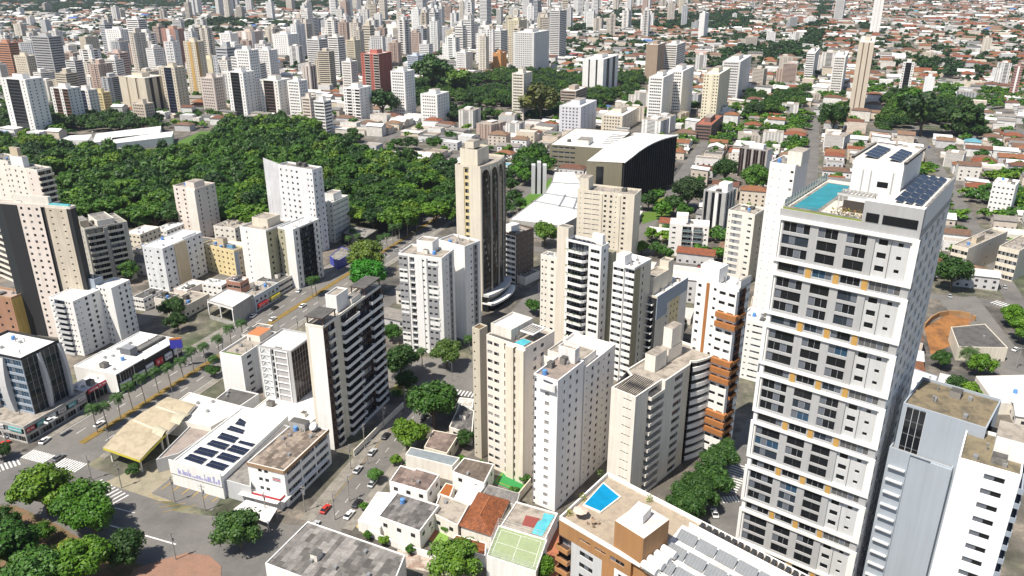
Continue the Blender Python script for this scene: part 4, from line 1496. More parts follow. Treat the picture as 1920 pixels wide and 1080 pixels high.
T = Block('apartment_tower', 'long white rear wing with columns of small windows behind the slender white tower', (1097, 690), HH(690, 905), dl=15, xr=1154, a=56, nf=15, wm=paint((.80, .765, .73), .8, .08), rm=M_WROOF, par=1.0, clutter=3,
          left=[PL(1)], right=[WN(.14, 1, .6, .5, 1.3), WN(.18, 1, 1.1, 1.2, .9), WN(.18, 1, 1.1, 1.2, .9), WN(.14, 1, .6, .6, 1.2), WN(.18, 1, 1.1, 1.2, .9), PL(.1)])
T.rbox('roof_terrace', .1, .9, .05, .5, 2.2, paint((.80, .765, .73)), M_PROOF, par=.5)
T.finish()
# cream tower with shaft
h15 = HH(640, 884)
T = Block('apartment_tower', 'cream tower with brown recessed strips and a small penthouse pool', (985, 652), h15, xl=912, xr=1040, a=52, nf=15, wm=paint((.74, .67, .60), .8, .08), rm=M_PROOF, par=.9, clutter=3,
          left=[WN(.18, 1, 1.7, 1.1, 1.0), WN(.16, 1, 1.7, 1.1, 1.0), PL(.12), BA(.07, m=P_BROWN, pm=P_WARM, out=.3, d=.8), PL(.20, P_CREAM, .9), BA(.06, m=P_BROWN, pm=P_WARM, out=.3, d=.8), PL(.2, P_CREAM, .9)],
          right=[PL(.2), WN(.5, 2, 1.4, 1.1, 1.0), PL(.3)])
T.rbox('penthouse', .45, .98, .12, .85, 3.4, paint((.74, .69, .62)), M_WROOF, par=.7)
T.rbox('solar_rack', .30, .92, .02, .11, .9, M_DROOF, M_DROOF)
T.rbox('pool_kerb', .08, .30, .04, .30, .9, P_WARM, M_POOL3)
T.rbox('pergola', .05, .38, .32, .75, .3, P_WHITE, P_WHITE, zb=T.z + 2.8)
for i in range(5): T.rbox('pergola_pane', .08 + i * .06, .125 + i * .06, .36, .7, .06, M_GLASS, zb=T.z + 3.12)
T.finish()
T = Block('apartment_tower', 'plain beige stair shaft with a tiled cap, left edge of the cream tower', (899, 618), HH(618, 858), xl=888, xr=914, a=52, nf=15, wm=paint((.52, .47, .38), .8, .1), rm=M_DIRT, par=.4, clutter=0, left=[WN(.5, 1, .5, .6, 1.2), PL(.4)], right=[PL(1)])
T.finish()

# ---------------------------------------------------------------- low commercial buildings along the avenue
T = Block('office_building', 'four-storey white office with a patchy brown roof at the street corner', (532, 883), 12.6, xl=463, xr=616, nf=4, wm=P_WHITE, rm=sheets((.34, .275, .22), (.12, .092, .072), 70, 3, 1.4, stain=.5), par=.35, clutter=4, cat='office building',
          left=[PL(.30), WN(.40, 2, 1.2, 1.2, 1.0), PL(.5)], right=[PL(.04), RB(.30, 1.4, .9, gm=M_GLASS), RB(.3, 1.4, .9), RB(.3, 1.4, .9, gm=M_GLASS), PL(.03)])
for (A_, B_) in ((T.L, T.N), (T.N, T.R)):
    mb = MB()
    d = (B_ - A_).normalized()
    n = Vector((d.y, -d.x))
    mb.prism([(A_.x, A_.y), (A_.x + n.x * .25, A_.y + n.y * .25), (B_.x + n.x * .25, B_.y + n.y * .25), (B_.x, B_.y)], T.z - .75, T.z + .4, paint((.34, .22, .13)), bottom=True)
    T.part(mb, 'fascia')
T.rbox('water_tank', .5, .95, .86, .98, 2.6, P_CONC, M_DROOF)
mb = MB()
p = T.at(.3, .93)
mb.tube((p.x, p.y, T.z), (p.x, p.y, T.z + 1.4), .12, M_STEEL)
mb.tube((p.x, p.y, T.z + 1.3), (p.x - .5, p.y - .5, T.z + 2.0), 1.3, M_WFRAME, 1.5, 16)
T.part(mb, 'dish_antenna')
mb = MB()
d = (T.N - T.L).normalized()
n = Vector((d.y, -d.x))
for k in range(3):
    a, b = T.N - d * (4.4 - k * .0) + n * .03, T.N - d * 1.6 + n * .03
    mb.quadw(a, b, 9.4 + .0 - k * .5, 9.75 - k * .5, [plain((.15, .15, .2)), plain((.55, .03, .04)), plain((.2, .2, .25))][k])
T.part(mb, 'wall_sign')
T.finish()
T = Block('shop_canopy', 'white and red corner awning wrapped round the four-storey office', (525, 935), 4.0, xl=452, xr=606, nf=1, wm=P_WHITE, rm=M_WROOF, par=.4, cat='shop canopy', clutter=2, left=[PL(1)], right=[PL(.05), RB(.9, 1.8, .6, gm=M_GLASS), PL(.05)])
mb = MB()
for A_, B_ in ((T.L, T.N), (T.N, T.R)):
    d = (B_ - A_).normalized()
    n = Vector((d.y, -d.x))
    a, b = A_ + d * .0, B_
    mb.prism([(a.x, a.y), (a.x + n.x * 1.6, a.y + n.y * 1.6), (b.x + n.x * 1.6, b.y + n.y * 1.6), (b.x, b.y)], 3.4, 3.62 + (A_ == T.N) * .01, P_WHITE, P_WHITE, bottom=True)
    mb.prism([(a.x, a.y), (a.x + n.x * .25, a.y + n.y * .25), (b.x + n.x * .25, b.y + n.y * .25), (b.x, b.y)], 3.7, 4.3, plain((.36, .02, .03), .5), bottom=True)
T.part(mb, 'red_awning')
T.finish()
def flat_canopy(name, label, pts, z, th, mat, top, posts, cat, postm=None):
    poly = ccw([G(x, y, z) for x, y in pts])
    ctr = sum(poly, Vector((0, 0))) / len(poly)
    root = thing(name, label, cat, (ctr.x, ctr.y, 0))
    mb = MB()
    mb.prism([(p.x, p.y) for p in poly], z - th, z, mat, top, bottom=True)
    mb.build('roof', root)
    for p in poly:
        if posts:
            q = p + (ctr - p) * .06
            mb = MB()
            mb.box(q.x, q.y, 0, .3, .3, z - th, postm or M_METAL, 70)
            mb.build('post', root)
    mark(poly, 1)
    return root
flat_canopy('shop_awning', 'flat white canopy sheet jutting from the corner office over the pavement', [(437, 955), (462, 937), (520, 953), (503, 981)], 3.6, .18, P_WHITE, M_WROOF, True, 'awning')

def prism_building(name, label, cat, pts, z, wm, rm, par=.4, z0=0.0, group=None, clutter=0):
    poly = ccw([G(x, y, z + par) for x, y in pts])
    ctr = sum(poly, Vector((0, 0))) / len(poly)
    T = Bld(name, label, cat, ctr, 0, group)
    T.poly, T.z = poly, z
    n = len(poly)
    for i in range(n): T.wall.quadw(poly[i], poly[(i + 1) % n], z0, z, wm)
    roof_cap(T, poly, z, rm, wm, par)
    mark(poly, 1)
    T.a = 70
    T.at = lambda a, b: poly[0] + (poly[1] - poly[0]) * a + (poly[3] - poly[0]) * b
    if clutter: Block.clut(T, clutter)
    return T
# supermarket
T = prism_building('supermarket', 'white-roofed supermarket with rows of dark solar panels and a lavender skyline frieze', 'supermarket', [(318, 868), (415, 895), (540, 779), (455, 762)], 7.5, P_WHITE, M_WROOF, .5)
fr = G(318, 868, 8.0), G(415, 895, 8.0)
d = (fr[1] - fr[0]).normalized()
n = Vector((d.y, -d.x))
W_ = (fr[1] - fr[0]).length
mb = MB()
a, b = fr[0] + n * .3, fr[1] + n * .3
mb.prism([(fr[0].x, fr[0].y), (a.x, a.y), (b.x, b.y), (fr[1].x, fr[1].y)], 4.6, 9.4, P_WHITE, bottom=True)
sg = mb.build('sign_board', T.root)
mb = MB()
r_ = random.Random(3)
x = .9
while x < W_ - 1:
    w_, h_ = r_.uniform(.25, .9), r_.choice((.5, .7, .9, 1.3, 1.9, 2.5))
    mb.quadw(fr[0] + d * (W_ * .12 + x * .86) + n * .33, fr[0] + d * (W_ * .12 + (x + w_) * .86) + n * .33, 5.2, 5.2 + h_, plain((.36, .36, .62), .7))
    x += w_ + r_.uniform(.03, .35)
mb.build('skyline_mural', sg, org=tuple(T.root.location))
def solar_grid(T, quad, rows, cols, z):
    A, B, C, D = [G(x, y, z) for x, y in quad]
    for i in range(rows):
        for j in range(cols):
            f = lambda u, v: A + (B - A) * u + (D - A) * v + (C - B - D + A) * u * v
            p = [f((j + .02) / cols, (i + .05) / rows), f((j + .98) / cols, (i + .05) / rows), f((j + .98) / cols, (i + .93) / rows), f((j + .02) / cols, (i + .93) / rows)]
            mb = MB()
            mb.prism([(q.x, q.y) for q in p], z + .12, z + .22, M_METAL, M_SOLAR)
            T.part(mb, 'solar_panel')
for (q, rr_, cc_) in (([(344, 861), (377, 872), (390, 861), (358, 851)], 2, 6), ([(361, 849), (397, 859), (411, 847), (376, 838)], 2, 6), ([(386, 834), (420, 845), (432, 834), (399, 825)], 2, 6), ([(406, 822), (438, 832), (449, 821), (417, 811)], 2, 6),
                ([(424, 806), (455, 815), (459, 807), (433, 798)], 2, 5), ([(384, 874), (417, 884), (431, 873), (398, 863)], 2, 6), ([(404, 859), (437, 869), (452, 858), (418, 848)], 2, 6), ([(424, 845), (456, 855), (472, 844), (438, 834)], 2, 6), ([(445, 831), (472, 839), (480, 833), (451, 826)], 1, 5), ([(440, 796), (458, 801), (461, 791), (450, 784)], 2, 3)):
    solar_grid(T, q, rr_, cc_, 7.6)
T.finish()
T = prism_building('annexe', 'low grey annexe roof between the solar-panel supermarket and the four-storey office', 'annexe', [(416, 898), (470, 913), (470, 875), (545, 800), (533, 796), (480, 845)], 6.0, P_LGREY, M_CONC, .4)
T.finish()
# filling station
def vault(T, quad, z, rise, mat, nseg=8):
    A, B, C, D = [G(x, y, z) for x, y in quad]
    mb = MB()
    for i in range(nseg):
        t0, t1 = i / nseg, (i + 1) / nseg
        z0, z1 = z + rise * math.sin(math.pi * t0), z + rise * math.sin(math.pi * t1)
        p, q = A + (D - A) * t0, B + (C - B) * t0
        r, s = B + (C - B) * t1, A + (D - A) * t1
        mb.face([(p.x, p.y, z0), (q.x, q.y, z0), (r.x, r.y, z1), (s.x, s.y, z1)], mat)
    return mb
cr = stained((.42, .355, .25), (.26, .215, .15), .6, .25)
root = thing('fuel_canopy', 'cream filling station canopy with a yellow fascia, in three stepped vaults', 'canopy', (*G(300, 820), 0))
mark([G(193, 845, 6), G(265, 866, 6), G(460, 770, 6), G(380, 735, 6)], 2)
for i, (q, zz) in enumerate((([(193, 839), (262, 863), (312, 812), (247, 785)], 6.0), ([(249, 786), (313, 812), (348, 780), (290, 760)], 6.7), ([(291, 760), (349, 779), (368, 758), (314, 744)], 7.4))):
    mb = vault(None, q, zz, .25, cr)
    poly = ccw([G(x, y, zz) for x, y in q])
    for k in range(4): mb.quadw(poly[k], poly[(k + 1) % 4], zz - .9, zz, plain((.60, .52, .06), .6) if i == 0 else P_WARM)
    mb.face([(p.x, p.y, zz - .9) for p in poly[::-1]], P_WARM)
    rf = mb.build('roof', root)
    if i < 2:
        q2 = [(284, 811), (303, 821), (318, 806), (300, 797)] if i == 0 else [(318, 790), (336, 797), (358, 776), (340, 768)]
        vault(None, q2, zz + .3, .9, stained((.44, .40, .30), (.3, .28, .2), .5, .6)).build('skylight', rf, org=tuple(root.location))
    for k in range(4):
        p = poly[k] + (sum(poly, Vector((0, 0))) / 4 - poly[k]) * .2
        mb = MB()
        mb.box(p.x, p.y, 0, .5, .5, zz - .9, P_WARM, 70)
        mb.build('post', root)
T = prism_building('shop_building', 'long pale grey flat-roofed shop beside the cream filling station canopy', 'shop', [(293, 780), (395, 800), (460, 763), (355, 735)], 6.2, P_WARM, stained((.62, .60, .58), (.42, .40, .38), .5, .15), .4, clutter=5)
T.finish()
T = prism_building('shop_building', 'dark recessed roof court behind the supermarket panels', 'shop', [(292, 862), (335, 850), (402, 806), (362, 792)], 4.6, P_LGREY, stained((.30, .25, .22), (.18, .15, .13), .6, .3), .5)
T.finish()
T = prism_building('shop_building', 'dark grey flat roof next to the white podium, near the avenue', 'shop', [(393, 757), (440, 768), (485, 738), (432, 726)], 5.5, P_WHITE, M_DROOF, .4, clutter=2)
T.finish()

# glass office at the left edge
hg = 27.0
gr = glass((.025, .032, .034), .03)
T = Block('office_building', 'glass-fronted office with a white roof and pale steel fins at the left edge', (38, 672), hg, xl=-60, xr=110, nf=7, z0=6.0, wm=P_DARK, rm=M_WROOF, par=.9, cat='office building', clutter=2,
          left=[GL(.3, gm=glass((.03, .04, .05), .05), cols=4), RB(.35, 1.9, .6, gm=M_BLUEG, m=P_BLUEG), RB(.35, 1.9, .6, gm=M_BLUEG, m=P_BLUEG)], right=[GL(1, gm=gr, cols=7)])
for f, A_, B_ in ((.62, T.L, T.N), (.97, T.N, T.R), (.30, T.L, T.N), (.42, T.N, T.R)):
    d = (B_ - A_).normalized()
    n = Vector((d.y, -d.x))
    w = (B_ - A_).length
    wd = 1.6 if A_ == T.L else .6
    mb = MB()
    for i in range(8):
        z0, z1 = 6 + (hg - 6) * i / 8, 6 + (hg - 6) * (i + 1) / 8
        o0, o1 = [.4 + 1.6 * math.sin(math.pi * (.15 + .8 * t)) for t in (i / 8, (i + 1) / 8)]
        a, b = A_ + d * (w * f - wd), A_ + d * (w * f + wd)
        mb.face([(a.x + n.x * o0, a.y + n.y * o0, z0), (b.x + n.x * o0, b.y + n.y * o0, z0), (b.x + n.x * o1, b.y + n.y * o1, z1), (a.x + n.x * o1, a.y + n.y * o1, z1)], P_LGREY)
        mb.face([(b.x + n.x * o0, b.y + n.y * o0, z0), (b.x, b.y, z0), (b.x, b.y, z1), (b.x + n.x * o1, b.y + n.y * o1, z1)], P_LGREY)
        mb.face([(a.x + n.x * o0, a.y + n.y * o0, z0), (a.x, a.y, z0), (a.x, a.y, z1), (a.x + n.x * o1, a.y + n.y * o1, z1)], P_LGREY)
    T.part(mb, 'steel_fin')
T.finish()
T = Block('shopping_arcade', 'two-storey shop arcade with coloured signs under the glass office', (44, 800), 6.0, xl=-90, xr=160, nf=2, wm=paint((.45, .43, .40)), rm=M_PROOF, par=.8, cat='shopping arcade', clutter=2,
          left=[RB(1, 1.9, .5, gm=M_GLASS)] * 3, right=[RB(1, 1.9, .5, gm=M_GLASS)] * 5)
cs = [(.42, .03, .03), (.08, .32, .32), (.7, .7, .68), (.6, .58, .55), (.10, .35, .36), (.66, .66, .66)]
def shop_signs(T, A_, B_, n_, z, h, cols, off=.25):
    d = (B_ - A_).normalized()
    n = Vector((d.y, -d.x))
    w = (B_ - A_).length
    for i in range(n_):
        a, b = A_ + d * (w * (i + .12) / n_), A_ + d * (w * (i + .85) / n_)
        mb = MB()
        mb.prism([(a.x, a.y), (a.x + n.x * off, a.y + n.y * off), (b.x + n.x * off, b.y + n.y * off), (b.x, b.y)], z, z + h, plain(cols[i % len(cols)], .5), bottom=True)
        e = off + .012
        k = max(3, int((b - a).length / .55))
        c = cols[i % len(cols)]
        lc = plain((.75, .75, .75), .5) if sum(c) < 1.2 else plain((.25, .05, .06) if i % 2 else (.1, .1, .25), .5)
        for j in range(k):
            if r_.random() < .2: continue
            p = a + (b - a) * ((j + .3) / (k + .6)) + n * e
            q = p + (b - a).normalized() * .33
            mb.quadw(p, q, z + h * .32, z + h * r_.uniform(.6, .72), lc)
        T.part(mb, 'shop_sign')
shop_signs(T, T.N, T.R, 6, 4.1, 1.5, cs)
shop_signs(T, T.L, T.N, 4, 4.1, 1.5, cs[1:])
T.finish()
# long white commercial roofs on the avenue
T = Block('shop_building', 'white-roofed store with a big curved front beside the red fascia store', (217, 702), 8.5, xl=138, xr=270, nf=1, wm=P_WHITE, rm=M_WROOF, cat='shop', par=.4, clutter=1, left=[PL(1)], right=[PL(.12, P_DARK), GL(.5, gm=M_GLASS, cols=5), PL(.4, P_DARK)])
shop_signs(T, T.N, T.R, 2, 2.6, 2.0, [(.7, .7, .72), (.7, .7, .7)], .5)
T.finish()
T = Block('shop_building', 'white-roofed store with a dark plant trench, row of white signs on its front', (268, 675), 8.0, xl=190, xr=337, nf=1, wm=P_WHITE, rm=M_WROOF, cat='shop', par=.4, clutter=2, left=[PL(1)], right=[PL(1, P_DARK)])
shop_signs(T, T.N, T.R, 4, 3.0, 2.6, [(.72, .72, .72), (.55, .03, .04), (.72, .72, .74), (.7, .7, .7)], .5)
T.rbox('plant_room', .30, .55, .02, .2, 3.6, paint((.16, .17, .19)), M_METAL)
T.rbox('plant_trench', .30, .5, .25, .95, .9, M_DARK, M_DROOF)
for i in range(12): T.rbox('air_conditioner', .32, .38, .28 + i * .052, .31 + i * .052, .7, M_METAL, zb=T.z + .95)
T.finish()
T = Block('shop_building', 'low white-roofed store with a red fascia, next to the glass office', (157, 735), 5.2, xl=124, xr=207, nf=1, wm=P_WHITE, rm=M_WROOF, cat='shop', par=.3, clutter=1, right=[GL(1, gm=M_GLASS, cols=6)])
shop_signs(T, T.N, T.R, 1, 3.9, 1.7, [(.45, .02, .05)], .4)
T.finish()
bb = thing('billboard', 'blue and orange billboard standing above the white-roofed store', 'billboard', (*G(338, 690), 0))
mb = MB()
mb.tube((bb.location.x, bb.location.y, 0), (bb.location.x, bb.location.y, 9.5), .25, M_STEEL)
mb.build('post', bb)
mb = MB()
mb.box(bb.location.x, bb.location.y, 9.0, 4.6, .4, 3.8, plain((.05, .05, .42), .5), 10)
mb.box(bb.location.x + .02, bb.location.y - .03, 12.81, 4.5, .45, .7, plain((.55, .2, .05), .5), 10)
mb.build('panel', bb)

# ---------------------------------------------------------------- left group
T = Block('apartment_block', 'white balconied block, nearest of the twin white blocks beside the dark slab tower', (136, 565), 24.5, xl=91, xr=186, nf=10, wm=P_WHITE, rm=M_WROOF, par=.4, cat='apartment block', z0=0, clutter=0,
          left=[WN(.2, 1, .9, .8, 1.1), BA(.42, m=P_BLUEG, pm=P_LGREY, out=1.0, d=1.3), WN(.22, 2, .6, .8, 1.1), PL(.1)], right=[WN(.28, 2, .5, .5, 1.2), PL(.06), WN(.25, 1, 1.1, 1.2, .9), WN(.28, 1, 1.1, 1.2, .9), PL(.1)])
T.finish()
T = Block('apartment_block', 'rear one of the twin white blocks, joined by a grey lift core', (208, 540), HH(540, 645), xl=178, xr=243, nf=10, wm=P_WHITE, rm=M_WROOF, par=.4, cat='apartment block', clutter=0,
          left=[WN(.7, 3, .7, 1.0, 1.0), PL(.4)], right=[PL(.25), WN(.3, 1, 1.0, 1.2, .9), WN(.28, 1, 1.0, 1.2, .9), WN(.12, 1, .5, .6, 1.1)])
T.finish()
T = Block('apartment_block', 'grey lift core between the twin white blocks', (176, 524), HH(524, 640), xl=138, xr=192, nf=10, wm=P_BLUEG, rm=M_CONC, par=.4, cat='apartment block', clutter=1, left=[WN(.5, 1, 1.0, 1.2, .9, m=P_WHITE), PL(.5)])
T.finish()
z1 = HH(373, 614)
T = Block('apartment_tower', 'cream-pink tower with black stripes and a tall dark slab wall at the left', (131, 388), z1, xl=-12, dr=3, a=76, nf=21, wm=P_PINK, rm=M_PROOF, par=1.0, clutter=5,
          left=[PL(.10, paint((.028, .034, .038), .6, .1), .3), PL(.19, P_DARK, .3), WN(.30, 3, 1.1, 1.1, 1.0, m=P_PINK), PL(.06, M_DARK, -.6), WN(.27, 2, .9, .6, 1.3, m=paint((.60, .53, .43)), o=.2), PL(.05, P_DARK)], right=[PL(1, P_DARK)])
T.rbox('penthouse', .28, .75, .2, .7, 3.6, P_WARM, M_PROOF, par=.6)
T.rbox('pool_screen', .02, .28, .05, .5, 1.6, plain((.25, .55, .55), .3), M_POOL3)
T.finish()
T = Block('apartment_tower', 'tall weathered cream tower with curved side balconies at the left edge', (69, 319), HH(319, 462), xl=10, xr=96, a=62, nf=14, wm=P_WARM, rm=M_CONC, clutter=3,
          left=[WN(.6, 3, 1.2, 1.2, .9), PL(.05), WN(.2, 1, .9, .9, 1.0, m=P_PINK), PL(.15, P_PINK)], right=[BA(1, m=P_CREAM, pm=P_CREAM, out=1.5, d=1.3)])
T.rbox('lift_house', .55, .95, .3, .7, 6, P_WHITE, M_PROOF)
T.rbox('water_tank', .7, .95, .4, .65, 4.5, P_BEIGE, M_PROOF, zb=T.z + 6.05)
T.finish()
T = Block('apartment_tower', 'left wing with small windows joined to the weathered cream tower', (14, 302), HH(319, 462), xl=-30, dr=12, a=62, nf=14, wm=P_WARM, rm=M_CONC, left=[WN(1, 3, 1.0, 1.1, 1.0)])
T.finish()
T = Block('apartment_block', 'grey block of long dark balconies in two bays behind the dark slab tower', (158, 430), HH(430, 536), xl=136, xr=238, a=42, nf=10, wm=paint((.50, .48, .42)), rm=M_CONC, cat='apartment block', clutter=4,
          left=[WN(1, 2, .9, 1.1, 1.0)], right=[PL(.04), BA(.38, m=P_DARK, pm=paint((.52, .50, .43)), out=1.2, d=1.6), PL(.10, paint((.36, .35, .33)), .5), BA(.36, m=P_DARK, pm=paint((.52, .50, .43)), out=1.2, d=1.6), PL(.12)])
T.rbox('lift_house', .3, .8, .0, .2, 3.5, P_BEIGE, M_CONC)
T.rbox('roof_terrace', .15, .9, .35, .75, 2.5, P_WARM, M_CONC, par=.6)
T.finish()
T = Block('apartment_block', 'grey-beige balconied block at the left edge behind the dark slab', (22, 438), HH(438, 532), xl=-70, dr=14, a=55, nf=8, wm=paint((.52, .48, .42)), rm=M_PROOF, cat='apartment block', left=[BA(1, pm=P_WARM, out=.8, d=1.0), PL(.2), BA(1, pm=P_WARM, out=.8, d=1.0), PL(.2)])
T.finish()
T = Block('apartment_block', 'old ochre block with rust-red windows at the left edge', (20, 558), HH(558, 632), xl=-40, xr=50, nf=5, wm=paint((.42, .26, .15)), rm=stained((.36, .28, .24), (.2, .17, .15)), cat='apartment block', left=[WN(1, 3, 1.2, 1.2, .9, m=paint((.40, .22, .14)))], right=[PL(1, paint((.62, .45, .14)))])
T.finish()
T = Block('apartment_block', 'pale blue-white block with one beige vertical strip', (304, 466), HH(466, 545), xl=266, xr=378, nf=7, wm=paint((.76, .78, .80)), rm=M_WROOF, cat='apartment block', par=.5,
          left=[WN(.5, 2, .8, .9, 1.0), WN(.5, 1, 1.1, 1.1, .9)], right=[WN(.25, 2, 1.1, 1.1, .9), PL(.27, paint((.64, .54, .38)), .4), WN(.4, 3, 1.1, 1.1, .9)])
T.rbox('lift_house', .1, .5, .55, .9, 1.2, paint((.76, .78, .80)), M_WROOF)
T.finish()
T = Block('apartment_block', 'yellow block with rows of small square windows and a blue water tank', (438, 470), HH(470, 518), xl=378, xr=458, a=60, nf=5, wm=P_YELLOW, rm=M_CONC, cat='apartment block', left=[WN(1, 7, 1.0, 1.0, 1.0)], right=[PL(.3, P_BLUEG), WN(.5, 2, 1, 1, 1, m=P_BEIGE)])
T.rbox('lift_house', .4, .6, .3, .7, 5, P_BEIGE, M_CONC)
T.rbox('water_tank', .2, .45, .5, .8, 1.8, plain((.12, .30, .48), .6))
T.finish()
h25 = HH(432, 540)
T = Block('apartment_tower', 'white and pale olive tower, left of its dark balconied wing, on the avenue', (498, 432), h25, xl=449, xr=545, nf=10, wm=P_WHITE, rm=M_PROOF, a=66, left=[WN(.5, 1, .6, 1.0, 1.0), PL(.5)], right=[WN(.6, 2, 1.2, 1.2, .9, m=P_OLIVE), PL(.4, P_CREAM)])
T.rbox('lift_house', .2, .8, .3, .8, 4, P_CREAM, M_PROOF, par=.5)
T.finish()
T = Block('apartment_tower', 'white wing with dark glass balconies facing the avenue', (549, 430), h25, xl=520, xr=598, nf=10, wm=P_WHITE, rm=M_WROOF, a=64, left=[WN(.4, 1, .8, 1.1, .9, m=P_OLIVE), PL(.5)],
          right=[WN(.22, 1, 1.0, 1.6, .6), BA(.5, m=P_DARK, pm=P_DARK, out=.8, d=1.2, st='rail'), WN(.22, 1, 1.0, 1.6, .6)])
T.finish()
T = Block('apartment_tower', 'tall white tower with a slanted blade wall in front of the forest park', (585, 318), HH(318, 470), xl=520, xr=604, a=60, nf=14, wm=paint((.82, .81, .82)), rm=M_CONC, left=[WN(.35, 2, 1.0, 1.2, .9), WN(.3, 2, 1.2, 1.2, .9), PL(.2), WN(.2, 2, .8, 1.0, 1.0)], right=[WN(1, 2, .9, 1.1, 1.0)])
A_ = T.L
B_ = T.L + (T.L - T.N).normalized() * .6 + V2(60) * 0
mb = MB()
a0, a1 = G(497, 296, T.z + 6), T.L
mb.prism([(a1.x, a1.y), (a1.x - 8, a1.y + .8), (a1.x - 7.8, a1.y + 1.6), (a1.x + .3, a1.y + .8)], 0, T.z + 1.5, paint((.82, .81, .82)))
mb.face([(a1.x, a1.y, T.z + 1.5), (a1.x - 8, a1.y + .8, T.z + 1.5), (a1.x - 8, a1.y + .8, T.z + 4.5), (a1.x, a1.y, T.z + 1.52)], paint((.82, .81, .82)))
T.part(mb, 'blade_wall')
T.finish()
T = Block('apartment_block', 'cream block with rounded balcony bands right of the white blade tower', (623, 380), HH(380, 452), xl=590, xr=653, nf=8, wm=paint((.76, .74, .66)), rm=M_WROOF, cat='apartment block', left=[WN(1, 4, .8, 1.0, 1.0)], right=[RB(1, .9, 1.2, gm=plain((.45, .44, .40)))])
T.rbox('lift_house', .2, .7, .3, .8, 4, P_WHITE, M_PROOF, par=.5)
T.finish()
T = Block('apartment_tower', 'beige twin tower with a pale shaft standing at the near edge of the forest park', (365, 354), HH(354, 446), xl=324, xr=403, a=64, nf=11, wm=P_PINK, rm=M_PROOF, left=[WN(.6, 2, 1.2, 1.1, 1.0), PL(.35, P_WARM, .6)], right=[WN(.3, 1, .8, 1.3, .8), PL(.1), WN(.5, 2, .8, 1.0, 1.0)])
T.rbox('lift_house', .1, .5, .1, .6, 4, P_PINK, M_PROOF)
T.finish()
T = prism_building('shop_building', 'dark grey cubic shop by the forest corner of the avenue', 'shop', [(640, 437), (685, 446), (709, 430), (657, 422)], 6, P_DARK, M_CONC, .5, clutter=3)
T.finish()
T = prism_building('shop_building', 'low shop with a blue fascia on the avenue below the cream banded block', 'shop', [(618, 480), (632, 490), (664, 472), (640, 462)], 4.5, plain((.05, .07, .36), .6), M_CONC, .3)
T.finish()

# show room with a high white canopy, and its neighbours on the avenue
T = prism_building('showroom', 'open showroom under a high white slab roof on slim posts', 'showroom', [(388, 562), (436, 576), (474, 552), (425, 541)], 9.0, P_CONC, M_WROOF, .5)
T.wall = MB()
n = len(T.poly)
T.wall.quadw(T.poly[1], T.poly[2], 0, 9, P_CONC)
T.wall.quadw(T.poly[2], T.poly[3], 0, 9, P_CONC)
T.wall.quadw(T.poly[3], T.poly[0], 0, 2.2, P_CONC)
T.wall.quadw(T.poly[0], T.poly[1], 0, 2.2, P_CONC)
T.wall.quadw(T.poly[3], T.poly[0], 8.1, 9, P_WHITE)
T.wall.quadw(T.poly[0], T.poly[1], 8.1, 9, P_WHITE)
for t, A_, B_ in ((.02, T.poly[3], T.poly[0]), (.5, T.poly[3], T.poly[0]), (.02, T.poly[0], T.poly[1]), (.5, T.poly[0], T.poly[1]), (.98, T.poly[0], T.poly[1])):
    p = A_ + (B_ - A_) * t
    mb = MB()
    mb.box(p.x, p.y, 2.2, .45, .45, 5.9, P_WHITE, 70)
    T.part(mb, 'post')
T.finish()
T = Block('shop_building', 'two-storey pale blue shop with a red and yellow awning on the avenue', (477, 556), 8, xl=455, xr=522, nf=2, wm=paint((.55, .62, .68)), rm=M_PROOF, cat='shop', par=.4, clutter=2, right=[WN(1, 6, 1.3, 1.1, 1.0)])
shop_signs(T, T.N, T.R, 2, 2.4, 1.6, [(.5, .03, .03), (.6, .48, .04)], 1.6)
T.finish()
T = Block('house', 'brick house with a solar panel on its white roof behind the open showroom', (450, 530), 8, xl=424, xr=466, nf=2, wm=paint((.42, .22, .16)), rm=M_WROOF, cat='house', par=.4, left=[RB(1, 1.2, 1, gm=M_GLASS)], right=[RB(1, 1.2, 1, gm=M_GLASS)])
T.panels(.3, .8, .2, .8, 1, 3)
T.finish()
T = Block('shop_building', 'dark-roofed shop at the foot of the white avenue towers', (518, 532), 6, xl=478, xr=548, nf=2, wm=P_WARM, rm=M_DROOF, cat='shop', clutter=3, right=[RB(1, 1.2, 1)])
T.finish()
mid = [('low grey-roofed house left of the blue bank shop', (268, 560), 6, 247, 305, M_DROOF), ('dark flat-roofed shop left of the showroom', (312, 562), 5.5, 288, 335, M_DROOF), ('pale flat-roofed shop left of the showroom', (345, 575), 5.5, 310, 392, M_PROOF),
       ('small white annexe below the pale blue-white block', (350, 545), 5, 325, 385, M_WROOF), ('white terraced roof beneath the yellow block', (415, 535), 6, 378, 430, M_WROOF), ('small white house at the avenue end of the plain white block', (478, 632), 5, 450, 512, M_CONC),
       ('white flat-roofed block behind the grey balconied block', (262, 440), 12, 232, 300, M_WROOF), ('pinkish low block behind the grey balconied block', (262, 470), 9, 240, 292, M_PROOF), ('white low block at the forest edge by the beige twin tower', (312, 432), 9, 288, 345, M_WROOF),
       ('low white building between the yellow block and the white avenue tower', (440, 428), 10, 400, 470, M_PROOF)]
for i, (lab, N_, h_, xl, xr, rm) in enumerate(mid):
    T = Block('building', lab, N_, h_, xl, xr, nf=max(1, int(h_ / 3)), wm=[P_WHITE, P_WARM, P_CREAM, P_PINK][i % 4], rm=rm, cat='building', par=.4, clutter=3, left=[WN(1, 4, 1.2, 1.0, 1.0)], right=[WN(1, 5, 1.2, 1.0, 1.0)])
    T.finish()

